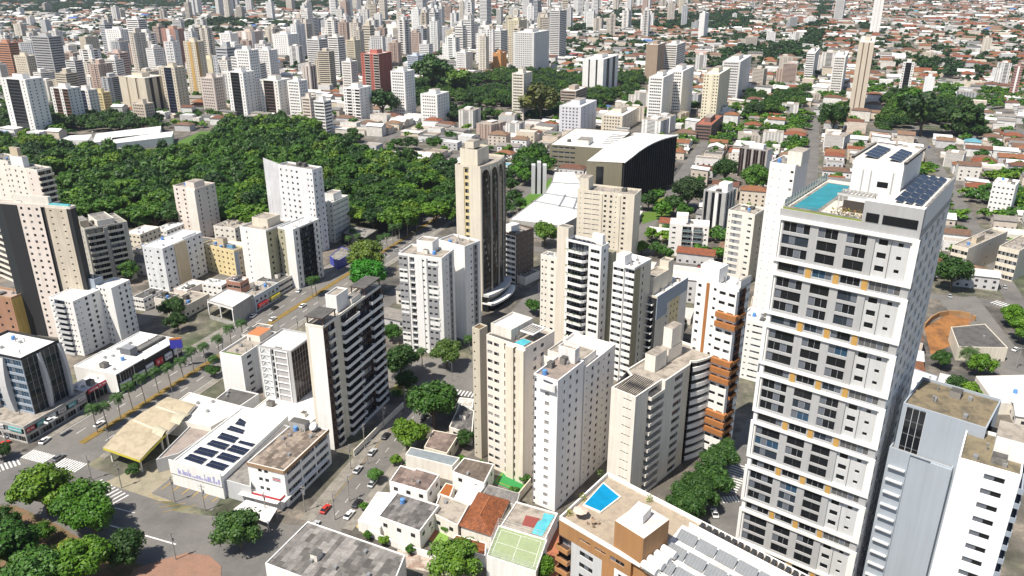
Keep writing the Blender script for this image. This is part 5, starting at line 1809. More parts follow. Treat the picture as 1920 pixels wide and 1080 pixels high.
# ---------------------------------------------------------------- convention centre and its neighbours
def convention():
    hN, hR = HH(306, 380), HH(254, 352)
    N = G(1167, 306, hN)
    Rg = G(1262, 352)
    d = (Rg - N).normalized()
    L0 = G(1100, 303, hN)
    e = (L0 - N).normalized()
    w = (L0 - N).length
    ln = (Rg - N).length
    beige = paint((.20, .18, .125), .85, .08)
    root = thing('convention_centre', 'dark-sided convention hall with a white wave-shaped roof and beige end wall', 'convention centre', (*(N + d * ln / 2 + e * w / 2), 0))
    hs = [hN + (hR - hN) * f for f in (0, .25, .52, .72, .86, .95, 1.0, 1.01, 1.0)]
    K = len(hs) - 1
    mb = MB()
    gb = MB()
    rf = MB()
    m_b = plain((.012, .013, .016), .25)
    for i in range(K):
        a, b = N + d * (ln * i / K), N + d * (ln * (i + 1) / K)
        gb.face([(a.x, a.y, 2.5), (b.x, b.y, 2.5), (b.x, b.y, hs[i + 1]), (a.x, a.y, hs[i])], m_b)
        c, f = b + e * w, a + e * w
        mb.face([(c.x, c.y, 0), (f.x, f.y, 0), (f.x, f.y, hs[i]), (c.x, c.y, hs[i + 1])], beige)
        o = d * 0
        rf.face([(a.x - e.x * 1.5, a.y - e.y * 1.5, hs[i] + .4), (b.x - e.x * 1.5, b.y - e.y * 1.5, hs[i + 1] + .4), (c.x, c.y, hs[i + 1] + .4), (f.x, f.y, hs[i] + .4)], M_WROOF)
        rf.face([(a.x - e.x * 1.5, a.y - e.y * 1.5, hs[i] - .3), (b.x - e.x * 1.5, b.y - e.y * 1.5, hs[i + 1] - .3), (b.x - e.x * 1.5, b.y - e.y * 1.5, hs[i + 1] + .4), (a.x - e.x * 1.5, a.y - e.y * 1.5, hs[i] + .4)], P_WHITE)
    mb.face([(L0.x, L0.y, 0), (N.x, N.y, 0), (N.x, N.y, hN), (L0.x, L0.y, hN)], beige)
    a, b = N + d * ln, N + d * ln + e * w
    mb.face([(a.x, a.y, 0), (b.x, b.y, 0), (b.x, b.y, hs[-1]), (a.x, a.y, hs[-1])], beige)
    mb.build('wall', root)
    gb.build('glass_wall', root)
    rf.build('roof', root)
    n = Vector((d.y, -d.x))
    for i in range(24):
        p = N + d * (ln * (i + .5) / 24) + n * .45
        t = (i + .5) / 24 * K
        z = hs[int(t)] + (hs[int(t) + 1] - hs[int(t)]) * (t - int(t)) - .5
        mb = MB()
        mb.box(p.x, p.y, 3, .3, .8, z - 3, plain((.03, .03, .035), .35), math.degrees(math.atan2(d.y, d.x)))
        mb.build('fin', root)
    q = N + e * (w * .62)
    ne = Vector((-e.y, e.x))
    mb = MB()
    mb.box(q.x + ne.x * .02, q.y + ne.y * .02, 2, 5, .3, hN - 5, M_GLASS, math.degrees(math.atan2(e.y, e.x)))
    mb.build('window', root)
    mark([N, N + d * ln, N + d * ln + e * w, L0], 3)
    # lower hall to the left with ribbon windows
    h2 = HH(277, 322)
    T = Block('convention_hall', 'beige hall with four ribbon windows and a white striped roof left of the convention hall', (1145, 279), h2, xl=1031, dr=75, a=70, nf=5, wm=beige, rm=M_WROOF, par=.5, cat='hall', clutter=3, left=[PL(.02), RB(.45, 1.3, 1.8, gm=M_GLASS), PL(.6)])
    T.rbox('roof_box', .4, .6, .1, .3, 4, P_WARM)
    for i in range(6): T.rbox('roof_rib', .0, .25 , .25 + i * .1, .27 + i * .1, .6, M_METAL)
    T.finish()
    # flat white hall with a curved wing
    z = 9.0
    T = prism_building('exhibition_hall', 'broad flat white hall roof with a curved white wing, in front of the convention hall', 'hall', [(955, 411), (1021, 362), (1034, 342), (1040, 322), (1076, 321), (1090, 345), (1112, 378), (1086, 405), (1052, 423)], z, P_CONC, M_WROOF, .5)
    for (a_, b_) in (((1021, 363), (1108, 377)), ((1034, 343), (1090, 346)), ((1000, 378), (1098, 396)), ((1060, 366), (1048, 388)), ((1082, 372), (1075, 393))):
        a_, b_ = G(*a_, z), G(*b_, z)
        c_ = (a_ + b_) / 2
        mb = MB()
        mb.box(c_.x, c_.y, z + .04, (b_ - a_).length, .9, .7, M_METAL, math.degrees(math.atan2((b_ - a_).y, (b_ - a_).x)))
        T.part(mb, 'roof_rib')
    T.finish()
    mb = MB()
    tw = thing('sculpture_tower', 'slim grey twin-slab tower standing on the lawn by the convention hall', 'tower', (*G(1010, 362), 0))
    x, y = tw.location.x, tw.location.y
    for k in (-1, 0, 1): mb.box(x + k * 4.0, y, 0, 2.6, 6, 21 + 2 * (k == 0), P_LGREY, 0)
    mb.build('slab', tw)
    mb = MB()
    mb.box(x, y + .5, .5, 9.5, 3, 19, M_GLASS, 0)
    mb.build('glass_wall', tw)
convention()
sheet('lawn', gpoly([(965, 385), (1035, 332), (1032, 350), (1015, 372), (985, 395)]), .055, plain((.065, .15, .012), .9))
sheet('lawn', gpoly([(1200, 400), (1262, 388), (1262, 402), (1205, 420)]), .055, plain((.075, .14, .012), .9))
sheet('lawn', gpoly([(1225, 374), (1262, 368), (1262, 378), (1225, 383)]), .055, plain((.12, .16, .02), .9))
mark(gpoly([(900, 440), (960, 300), (1040, 300), (1040, 420)]))
mark(gpoly([(1195, 430), (1195, 370), (1300, 350), (1300, 410)]))
T = Block('office_block', 'grey office block with black vertical stripes beside the dark round tree', (1362, 362), HH(362, 444), xl=1320, dr=15, nf=1, wm=paint((.42, .41, .40)), rm=M_WROOF, cat='office block', clutter=2,
          left=[PL(.05), GL(.15, cols=1), PL(.12, None, .3), GL(.15, cols=1), PL(.12, P_WHITE, .3), GL(.15, cols=1), PL(.15)], right=[PL(.1), GL(.13, cols=1), PL(.12, None, .3), GL(.13, cols=1), PL(.12, None, .3), GL(.13, cols=1), PL(.1)])
T.rbox('lift_house', .1, .5, .3, .8, 5, P_WHITE, M_WROOF)
T.finish()
T = Block('apartment_block', 'white block with green glass balconies in two columns', (1330, 424), HH(424, 481), xl=1256, dr=11, a=76, nf=6, wm=P_WHITE, rm=M_WROOF, cat='apartment block', left=[WN(.22, 1, 1.6, 1.0, 1.0), PL(.08), BA(.22, pm=P_LGREY, st='glass', out=1.2), PL(.04), BA(.22, pm=P_LGREY, st='glass', out=1.2), WN(.14, 1, 1, 1, 1)], right=[WN(1, 2, 1, 1, 1)])
T.rbox('lift_house', .55, .85, .3, .9, 5, P_WHITE, M_WROOF)
T.finish()
T = Block('apartment_tower', 'beige tower with one column of grey shutters left of the tall white slab', (1416, 402), HH(402, 530), xl=1366, xr=1437, nf=11, wm=P_WARM, rm=M_PROOF, left=[WN(.12, 1, .6, .6, 1.2), RB(.38, 1.8, .6, gm=plain((.30, .30, .31), .6)), PL(.1), WN(.3, 1, 1.6, 1.0, 1.0)], right=[PL(.4, P_BEIGE), WN(.5, 2, 1, 1, 1, m=P_BEIGE)])
T.finish()
T = Block('apartment_tower', 'tall blank white tower with tiny windows right behind the grey pool tower', (1492, 310), HH(310, 640), xl=1444, dr=16, a=53, nf=22, wm=paint((.80, .77, .74), .8, .06), rm=M_CONC, left=[WN(.3, 1, .35, .35, 1.4), WN(.3, 1, .35, .35, 1.4), PL(.2), WN(.2, 1, 1.0, .9, 1.0)])
T.rbox('lift_house', -.1, .45, .2, .8, 5.5, P_WARM, M_PROOF)
T.finish()
T = Block('apartment_block', 'small white block with a canopy roof between the orange tower and grey pool tower', (1432, 606), HH(606, 712), xl=1386, xr=1452, a=55, nf=9, wm=P_WHITE, rm=M_WROOF, cat='apartment block', left=[WN(.5, 2, .7, .7, 1.1), RB(.4, .8, 1.2)])
T.finish()
T = Block('office_block', 'dark brown office block with pale vertical fins above the green tree', (1440, 282), HH(282, 336), xl=1387, xr=1450, nf=1, wm=paint((.42, .38, .36)), rm=M_CONC, cat='office block', left=[GL(.18, gm=glass((.03, .018, .015)), cols=2), PL(.05, None, .3)] * 4, right=[PL(1, P_LGREY)])
T.rbox('roof_box', .2, .7, .2, .7, 4, P_WHITE, M_WROOF)
T.finish()
# right-hand side
T = Block('apartment_block', 'beige slab block with a dark window grid, right of the grey pool tower', (1816, 466), HH(466, 516), xl=1786, xr=1890, a=38, nf=4, wm=P_CREAM, rm=M_PROOF, cat='apartment block', left=[WN(1, 5, 1.6, 1.8, .6)], right=[PL(.5), WN(.1, 1, 1, 1, 1), PL(.4)], clutter=4)
T.rbox('lift_house', .3, .6, .3, .5, 3, P_BEIGE, M_PROOF)
T.finish()
T = Block('apartment_block', 'beige block with a window grid at the right edge of the picture', (1912, 470), HH(470, 525), xl=1874, dr=30, a=40, nf=4, wm=P_CREAM, rm=M_PROOF, cat='apartment block', left=[WN(1, 5, 1.6, 1.8, .6)])
T.finish()
T = Block('apartment_block', 'white block with small windows at the right edge, near the blue-roofed houses', (1905, 348), HH(348, 405), xl=1862, dr=18, nf=6, wm=P_WHITE, rm=M_WROOF, cat='apartment block', left=[WN(1, 5, 1, 1, 1)])
T.finish()
T = prism_building('house', 'house with a dark tiled roof beside the palm, on the right', 'house', [(1783, 613), (1797, 650), (1890, 652), (1847, 607)], 6, P_CREAM, M_DROOF, .3, clutter=2)
T.finish()
T = prism_building('house', 'white-walled garage roof at the right edge below the black palm', 'house', [(1830, 705), (1866, 755), (1960, 758), (1960, 702)], 4.5, P_WARM, M_WROOF, .3, clutter=1)
T.finish()
T = prism_building('house', 'white shed roof with a shaded open side, right of the grey pool tower', 'house', [(1756, 720), (1800, 733), (1803, 708), (1763, 699)], 4, P_LGREY, M_WROOF, .2)
T.finish()
T = prism_building('house', 'pale blue flat-roofed house close to the grey pool tower', 'house', [(1706, 730), (1748, 740), (1758, 705), (1712, 690)], 5, P_BLUEG, M_WROOF, .3, clutter=3)
T.finish()
# blue-grey building and the white tower bottom right
def right_pair():
    zt = 64.0
    N, L = G(1850, 803, zt), G(1701, 757, zt)
    ang = math.degrees(math.atan2(L.y - N.y, L.x - N.x)) - 90
    shaded_wall = paint((.33, .37, .42), .8, .06)  # wall colour darkened and blued to carry the pool tower's shadow
    T = Block('apartment_tower', 'blue-grey blank-walled tower with a weathered roof, right behind the grey pool tower', (1850, 803), zt, xl=1694, dr=15, a=ang, nf=20, wm=shaded_wall, rm=stained((.20, .16, .10), (.08, .07, .05), .8, .4), par=.6, clutter=2,
              left=[PL(.04), GL(.27, gm=glass((.008, .010, .014), .06), cols=3), PL(.69)], right=[BA(.45, m=P_DARK, pm=P_DARK, out=1.4, d=1.2), PL(.55, P_WHITE)])
    T.finish()
    T = Block('apartment_tower', 'stepped lower blue-grey wing with ledges at the foot of the blank-walled tower', (1786, 878), 53.5, xl=1668, dr=7, a=ang, nf=14, wm=shaded_wall, rm=M_CONC, par=.3, clutter=0,
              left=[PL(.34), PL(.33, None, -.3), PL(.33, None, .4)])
    d = (T.N - T.L).normalized()
    n = Vector((d.y, -d.x))
    for k in range(2, 16):
        mb = MB()
        a, b = T.L + d * .5, T.L + d * (T.l * .32)
        mb.prism([(a.x, a.y), (a.x + n.x * .8, a.y + n.y * .8), (b.x + n.x * .8, b.y + n.y * .8), (b.x, b.y)], k * 3.28, k * 3.28 + .25, P_LGREY, bottom=True)
        T.part(mb, 'ledge')
    T.finish()
    z3 = 62.0
    T = Block('apartment_tower', 'bright white tower with dark ribbon windows in the bottom right corner', (1916, 892), z3, xl=1798, dr=14, a=ang + 6, nf=19, wm=paint((.80, .81, .83), .8, .05), rm=stained((.20, .165, .105), (.09, .08, .055), .8, .4), par=.7, clutter=2,
              left=[PL(.36), WN(.36, 1, 3.0, 1.1, 1.0, gm=M_GLASS), PL(.06), PL(.10)], right=[BA(.8, m=P_DARK, pm=P_BLUEG, out=1.0, d=1.4), PL(.2)])
    T.rbox('lift_house', .0, .5, .4, .9, 4.5, P_WHITE, M_PROOF)
    T.finish()
    return ang
right_pair()
# rooftop pool building, bottom centre
def pool_building():
    z = 38.0
    A = G(1049, 968, z + 1)
    B = G(1132, 882, z + 1)
    d, e = V2(53), V2(-44)
    w = 62.0
    d2 = (B - A).length
    ang = math.degrees(math.atan2(d.y, d.x))
    och = paint((.36, .19, .08), .75, .12)
    N = A + e * w
    T = Block('apartment_tower', 'ochre and white building with a blue rooftop swimming pool and white water tanks', (0, 0), z, dl=10, dr=10, nf=1) if False else None
    T = Bld('apartment_tower', 'ochre and white building with a blue rooftop swimming pool and white water tanks', 'apartment tower', A + e * 20 + d * 8)
    T.z, T.a = z, ang
    T.N, T.dL, T.dR, T.l, T.r, T.wm = A, e, d, w, d2, och
    fr = lambda u, v: A + e * u + d * v
    T.at = lambda fl, fr_: A + e * (w * fl) + d * (d2 * fr_)
    T.facade(A, A + e * w, z - 3.8, z, 1, [PL(.08), RB(.05, .55, 1.7, gm=M_GLASS), PL(.01), RB(.05, .55, 1.7, gm=M_GLASS), PL(.01), RB(.06, 1.0, 1.4, gm=M_GLASS), PL(.02), PL(.12, None, -.8), PL(.5)], och)
    T.facade(A, A + e * w, 0, z - 3.8, 11, [BA(.055, m=P_BROWN, pm=P_OCHRE, out=1.2, d=1.2), WN(.13, 1, 3.2, 1.2, .9, m=P_LGREY, gm=M_GLASS), PL(.05, P_OCHRE), WN(.12, 2, 1.6, 1.2, .9), BA(.1, m=P_BROWN, pm=P_OCHRE, out=1.0, d=1.2), PL(.5)], P_WHITE)
    C, D = A + e * w + d * d2, A + d * d2
    T.facade(A + e * w, C, 0, z, 11, [PL(1)], P_WHITE)
    T.facade(C, D, 0, z, 1, [PL(1)], P_WARM)
    T.facade(D, A, 0, z, 11, [PL(1, P_OCHRE)], P_OCHRE)
    roof_cap(T, [A, A + e * w, C, D], z, stained((.36, .295, .22), (.22, .18, .14), .6, .5), P_WHITE, 1.0, .35)
    mark([A, A + e * w, C, D], 2)
    def rb(name, u0, u1, v0, v1, h, m=None, top=None, zb=None, loc=None):
        mb = MB()
        q = [fr(u0, v0), fr(u1, v0), fr(u1, v1), fr(u0, v1)]
        mb.prism([(p.x, p.y) for p in q], z + .03 if zb is None else zb, (z + .03 if zb is None else zb) + h, m or och, top, bottom=True)
        return T.part(mb, name)
    P1 = [G(1096, 945, z + .4), G(1126, 958, z + .4), G(1161, 931, z + .4), G(1131, 906, z + .4)]
    mb = MB()
    c = sum(P1, Vector((0, 0))) / 4
    q = [p + (p - c).normalized() * .5 for p in P1]
    mb.prism([(p.x, p.y) for p in q], z + .03, z + .33, P_WARM)
    T.part(mb, 'pool_kerb')
    mb = MB()
    mb.face([(p.x, p.y, z + .36) for p in ccw(P1)], M_POOL)
    T.part(mb, 'swimming_pool')
    # ochre lift house
    n0 = G(1207, 1010, z + 7.5)
    l0, r0 = G(1153, 976, z + 7.5), G(1255, 974, z + 7.5)
    mb = MB()
    far = l0 + (r0 - n0)
    mb.prism([(p.x, p.y) for p in (n0, r0, far, l0)], z + .03, z + 7.5, och, stained((.66, .58, .52), (.4, .36, .32), .5, .6))
    lift = T.part(mb, 'lift_house')
    mb = MB()
    m0 = (n0 + r0 + far + l0) / 4
    mb.box(m0.x - .3, m0.y + .8, z + 7.55, 3.6, 3.0, 2.2, P_WHITE, ang)
    T.part(mb, 'water_tank')
    for k in range(4):
        mb = MB()
        p = G(1232 + k * 11.5, 1074 - k * 10.5, z + 1.4)
        q = p - e * 0 + (n0 - l0).normalized() * -3.6
        mb.tube((p.x, p.y, z + 1.4), (q.x, q.y, z + 1.4), .85, P_WHITE, n=14)
        mb.box((p.x + q.x) / 2, (p.y + q.y) / 2, z + .03, 2.4, .5, .6, P_CONC, math.degrees(math.atan2((q - p).y, (q - p).x)))
        T.part(mb, 'hot_water_tank')
    # solar thermal panels on the long roof
    for i in range(3):
        for j in range(5):
            mb = MB()
            c = fr(25.5 + j * 4.6, 3.2 + i * 5.2)
            s_, t_ = e * 2.1, d * 1.3
            q = [c - s_ - t_, c + s_ - t_, c + s_ + t_, c - s_ + t_]
            zz = [z + .3, z + .3, z + 1.3, z + 1.3]
            mb.face([(q[k].x, q[k].y, zz[k]) for k in range(4)], plain((.20, .21, .22), .25, 0, .6))
            for k in range(7):
                a = q[0] + (q[1] - q[0]) * k / 6
                b = q[3] + (q[2] - q[3]) * k / 6
                mb.tube((a.x, a.y, z + .33), (b.x, b.y, z + 1.33), .04, M_METAL, n=4)
            T.part(mb, 'solar_collector')
    for i in range(16): rb('pergola_slat', 26 + i * 1.5, 26.9 + i * 1.5, d2 - 2.6, d2 - .6, .12, M_DARK, zb=z + 1.05)
    rb('flat_roof', 22.5, 60, .6, d2 - 3.2, .12, P_WHITE, M_WROOF)
    rb('parapet_wall', 24, 60, d2 - 3.1, d2 - 2.8, 1.4, P_WHITE)
    # terrace furniture belongs to the roof garden
    for (px, py, c_) in ((1068, 966, (.34, .34, .03)), (1092, 938, (.30, .32, .04)), (1126, 893, (.10, .16, .03)), (1217, 940, (.2, .26, .04))):
        p = G(px, py, z)
        mb = MB()
        for j in range(60):
            c = Vector((p.x + RND.uniform(-.7, .7), p.y + RND.uniform(-.7, .7), z + RND.uniform(.1, 1.7)))
            s = .22
            mb.face([c + Vector((RND.uniform(-s, s), RND.uniform(-s, s), RND.uniform(-s, s))) for _ in range(4)], plain(c_, .7))
        T.part(mb, 'roof_plant')
    T.finish()
    um = thing('parasol', 'pink-beige parasol over a table on the rooftop pool terrace', 'parasol', (*G(1088, 970, z), z))
    mb = MB()
    x, y = um.location.x, um.location.y
    mb.tube((x, y, z + .03), (x, y, z + 2.3), .05, M_STEEL)
    mb.tube((x, y, z + 1.9), (x, y, z + 2.5), 1.7, plain((.60, .44, .36), .8), .06, 8)
    mb.build('canopy', um)
    for lab, (px, py) in (('small round table with chairs on the rooftop pool terrace', (1112, 983)),):
        tb = thing('garden_table', lab, 'table', (*G(px, py, z), z))
        x, y = tb.location.x, tb.location.y
        mb = MB()
        mb.tube((x, y, z + .7), (x, y, z + .78), .6, plain((.3, .22, .15), .7), n=12)
        mb.tube((x, y, z + .03), (x, y, z + .7), .08, M_STEEL)
        mb.build('table_top', tb)
        for k in range(4):
            mb = MB()
            gc = thing('garden_chair', 'brown chair at the small round table on the rooftop pool terrace', 'chair', (x, y, z), 'chairs on the rooftop pool terrace')
            a = k * 1.57
            cx, cy = x + math.cos(a) * 1.1, y + math.sin(a) * 1.1
            mb.box(cx, cy, z + .03, .45, .45, .42, plain((.28, .20, .14), .7), math.degrees(a))
            mb.box(cx + math.cos(a) * .2, cy + math.sin(a) * .2, z + .45, .06, .45, .5, plain((.28, .20, .14), .7), math.degrees(a))
            mb.build('seat', gc)
pool_building()
# ---------------------------------------------------------------- houses at the bottom centre
TERRA = sheets((.34, .105, .032), (.17, .048, .016), 70, .5, .45, .8, .03, .45)
GREYS = sheets((.22, .205, .195), (.08, .075, .072), 70, 2.6, 1.2, stain=.45)
TAUPE = sheets((.26, .195, .165), (.12, .085, .075), 70, 2.2, 2.0, stain=.45)
TIN = sheets((.22, .25, .27), (.19, .22, .245), 160, 8, .8, stain=.25)
BROWNR = sheets((.17, .135, .105), (.11, .085, .07), 70, 6, .8, stain=.5)
def hs(label, pts, z, wm, rm, par=.35, wins=True, clutter=1, cat='house', name='house'):
    T = prism_building(name, label, cat, pts, z, wm, rm, par, clutter=clutter)
    if wins:
        n = len(T.poly)
        best = sorted(range(n), key=lambda i: (T.poly[i] + T.poly[(i + 1) % n]).length)[:2]
        for i in best:
            a, b = T.poly[i], T.poly[(i + 1) % n]
            d = (b - a).normalized()
            nn = Vector((d.y, -d.x))
            L_ = (b - a).length
            for k in range(max(1, int(L_ / 4))):
                c = a + d * (L_ * (k + .5) / max(1, int(L_ / 4))) + nn * .04
                T.wins.append((c.x, c.y, max(.9, z - 2.4), math.atan2(d.y, d.x), 1.4, 1.2, 'f', M_GLASS))
    return T.finish()
hs('white house with a brown-mauve flat roof and a blue water tank', [(730, 902), (801, 922), (824, 890), (781, 877), (778, 880), (751, 872)], 6.5, P_WHITE, TAUPE, clutter=2)
hs('white house with a patchy grey sheet roof and white eaves', [(709, 968), (787, 996), (824, 947), (745, 922)], 6.0, P_WHITE, GREYS, .4, clutter=1)
hs('flat white carport roof beside the patchy grey-roofed house', [(671, 976), (712, 990), (745, 925), (708, 922)], 3.4, P_WHITE, M_WROOF, .2, False, 0, 'carport', 'carport')
hs('pale annexe with an air conditioner between the grey roof and the terracotta roof', [(810, 962), (858, 985), (880, 945), (825, 925)], 5.0, P_WARM, M_PROOF, .5)
hs('white sheet roof court right of the blue water tank', [(845, 945), (878, 952), (912, 908), (872, 897)], 4.5, P_WHITE, M_WROOF, .3, False, 0)
hs('grey-blue tin shed roof by the green yard, beside the side street', [(760, 852), (848, 874), (862, 858), (770, 838)], 5.5, P_WARM, TIN, .05, False, 0)
hs('brown corrugated roof house left of the green sports court', [(848, 884), (908, 906), (926, 870), (870, 858)], 6.0, P_WHITE, BROWNR, .2)
hs('taupe patched roof house near the rubble, below the round street trees', [(795, 838), (838, 850), (860, 815), (812, 806)], 5.0, P_CREAM, TAUPE, .1, clutter=0)
hs('long grey patched roof beside the cream tower shaft', [(842, 800), (885, 815), (889, 770), (862, 757)], 4.5, P_WARM, GREYS, .1, clutter=4)
hs('white striped awning roof near the zebra crossing', [(855, 760), (886, 764), (888, 748), (862, 745)], 3.2, P_WHITE, sheets((.70, .68, .62), (.45, .42, .38), 20, 9, .9), .05, False, 0)
hs('small orange-tiled roof between white courts', [(820, 928), (843, 934), (852, 910), (836, 905)], 3.6, P_WARM, plain((.28, .085, .015), .8), .05, False, 0)
def tile_house(label, pts, z, rise):
    """pts: picture corners of the eaves in order; ridge along the long axis"""
    P = ccw([G(x, y, z) for x, y in pts])
    c = sum(P, Vector((0, 0))) / 4
    root = thing('house', label, 'house', (c.x, c.y, 0))
    mb = MB()
    ins = inset(P, .5)
    mb.prism([(p.x, p.y) for p in ins], 0, z, P_WARM)
    mb.build('wall', root)
    if (P[1] - P[0]).length < (P[2] - P[1]).length: P = P[1:] + P[:1]
    m0, m1 = (P[0] + P[3]) / 2, (P[1] + P[2]) / 2
    a, b = m0 + (m1 - m0) * .24, m1 + (m0 - m1) * .24
    V = lambda p, q: (p.x, p.y, q)
    mb = MB()
    mb.face([V(P[0], z), V(P[1], z), V(b, z + rise), V(a, z + rise)], TERRA)
    mb.face([V(P[2], z), V(P[3], z), V(a, z + rise), V(b, z + rise)], TERRA)
    mb.face([V(P[1], z), V(P[2], z), V(b, z + rise)], TERRA)
    mb.face([V(P[3], z), V(P[0], z), V(a, z + rise)], TERRA)
    mb.tube((a.x, a.y, z + rise), (b.x, b.y, z + rise), .16, plain((.36, .13, .05), .8), n=6)
    mb.build('roof', root)
    mark(P, 1)
    return root
tile_house('big house with a mottled terracotta hip roof beside the rooftop sports court', [(860, 986), (923, 1006), (956, 938), (897, 922)], 5.0, 2.6)
hs('lower front roof of terracotta tiles with a white signboard wall', [(838, 1022), (910, 1042), (912, 1018), (855, 1002)], 4.0, P_WHITE, TERRA, .1, False, 0)
hs('grey corrugated lean-to roof behind the terracotta hip roof', [(905, 926), (968, 948), (975, 925), (915, 908)], 4.2, P_CONC, sheets((.22, .21, .20), (.17, .16, .16), 70, 6, .9), .1, False, 0)
# sports court building
T = prism_building('sports_court_building', 'white building with a pale green sports court and glass fence on its roof', 'building', [(912, 1042), (1005, 1072), (1026, 1012), (935, 985)], 8.5, P_WHITE, stained((.28, .34, .19), (.22, .28, .15), .4, .3), .2)
fe = MB()
n = len(T.poly)
for i in range(n):
    a, b = T.poly[i], T.poly[(i + 1) % n]
    k = max(2, int((b - a).length / 2.5))
    for j in range(k):
        p, q = a + (b - a) * (j / k), a + (b - a) * ((j + 1) / k)
        fe.tube((p.x, p.y, T.z), (p.x, p.y, T.z + 2.6), .05, M_WFRAME, n=5)
        for hz in (.9, 1.75, 2.6): fe.tube((p.x, p.y, T.z + hz), (q.x, q.y, T.z + hz), .03, M_WFRAME, n=4)
T.part(fe, 'fence')
mb = MB()
P = T.poly
f = lambda u, v: P[0] + (P[1] - P[0]) * u + (P[3] - P[0]) * v
def cl(a, b):
    a, b = f(*a), f(*b)
    d = (b - a).normalized()
    nn = Vector((d.y, -d.x)) * .06
    mb.face([(a.x - nn.x, a.y - nn.y, T.z + .05), (b.x - nn.x, b.y - nn.y, T.z + .05), (b.x + nn.x, b.y + nn.y, T.z + .05), (a.x + nn.x, a.y + nn.y, T.z + .05)], M_MARK)
for a, b in (((.08, .1), (.92, .1)), ((.92, .1), (.92, .9)), ((.92, .9), (.08, .9)), ((.08, .9), (.08, .1)), ((.5, .1), (.5, .9)), ((.08, .5), (.92, .5))): cl(a, b)
T.part(mb, 'court_lines')
T.finish()
T = prism_building('pool_terrace', 'white terrace with a turquoise stepped pool and red deck below the slender white tower', 'terrace', [(938, 986), (1022, 1012), (1046, 962), (968, 940)], 4.5, P_WHITE, M_PROOF, .4)
mb = MB()
mb.face([(p.x, p.y, 4.62) for p in ccw([G(x, y, 4.6) for x, y in ((997, 1000), (1016, 1006), (1040, 966), (1020, 962), (1016, 975), (1008, 978))])], M_POOL3)
T.part(mb, 'swimming_pool')
mb = MB()
mb.face([(p.x, p.y, 4.60) for p in ccw([G(x, y, 4.58) for x, y in ((978, 985), (1000, 990), (1012, 972), (986, 966))])], plain((.22, .05, .04), .8))
T.part(mb, 'deck')
T.finish()
T = prism_building('warehouse', 'warehouse with a patchwork grey sheet roof at the bottom edge', 'warehouse', [(497, 1056), (720, 1140), (760, 1040), (577, 977)], 9.0, P_WHITE, sheets((.30, .28, .262), (.085, .078, .072), 70, 3.4, 1.6, stain=.45), .3, clutter=5)
T.finish()
sheet('sports_court', gpoly([(925, 905), (978, 925), (990, 905), (945, 880)]), .05, plain((.022, .21, .05), .8))
mb = MB()
P = [G(x, y) for x, y in ((930, 903), (976, 920), (986, 905), (946, 884))]
for i in range(4):
    a, b = P[i], P[(i + 1) % 4]
    d = (b - a).normalized()
    nn = Vector((d.y, -d.x)) * .1
    mb.face([(a.x - nn.x, a.y - nn.y, .08), (b.x - nn.x, b.y - nn.y, .08), (b.x + nn.x, b.y + nn.y, .08), (a.x + nn.x, a.y + nn.y, .08)], M_YPAINT)
tag(mb.build('court_markings'), kind='structure')
sheet('yard', gpoly([(758, 868), (790, 878), (790, 862), (770, 855)]), .05, plain((.08, .36, .14), .8))
sheet('lawn', gpoly([(812, 1016), (836, 1020), (850, 985), (832, 982)]), .05, plain((.16, .28, .05), .9))
sheet('yard', gpoly([(790, 1008), (812, 1016), (836, 978), (826, 974)]), .048, plain((.34, .13, .07), .9))
sheet('yard', gpoly([(655, 975), (680, 1000), (790, 1035), (800, 1015), (690, 955)]), .045, stained((.42, .34, .18), (.28, .24, .13), .6, .4))
sheet('pavement', gpoly([(745, 1030), (840, 1048), (900, 1070), (880, 1090), (745, 1060)]), .047, sheets((.50, .44, .38), (.30, .20, .15), 0, 1.4, 1.4))
sheet('sports_court', gpoly([(1008, 1075), (1040, 990), (1056, 990), (1060, 1090)]), .05, plain((.34, .12, .06), .85))
sheet('playground', gpoly([(728, 735), (762, 742), (776, 728), (742, 722)]), .09, plain((.26, .30, .05), .9))
def wall_run(label, pts, h, m, z0=0.0):
    P = [G(x, y) for x, y in pts]
    o = thing('garden_wall', label, 'wall', (P[0].x, P[0].y, 0))
    mb = MB()
    for a, b in zip(P, P[1:]):
        c = (a + b) / 2
        mb.box(c.x, c.y, z0, (b - a).length, .25, h, m, math.degrees(math.atan2((b - a).y, (b - a).x)))
    mb.build('wall', o)
wall_run('white street wall in front of the patchy grey-roofed house', [(692, 1005), (745, 1028), (835, 1055)], 2.2, P_WHITE)
wall_run('cream boundary wall between the terracotta roof and the pool terrace', [(930, 1010), (968, 945), (995, 912)], 3.0, P_CREAM)
wall_run('beige wall along the side street below the brown and cream tower', [(664, 856), (712, 807), (757, 764)], 2.4, P_WARM)

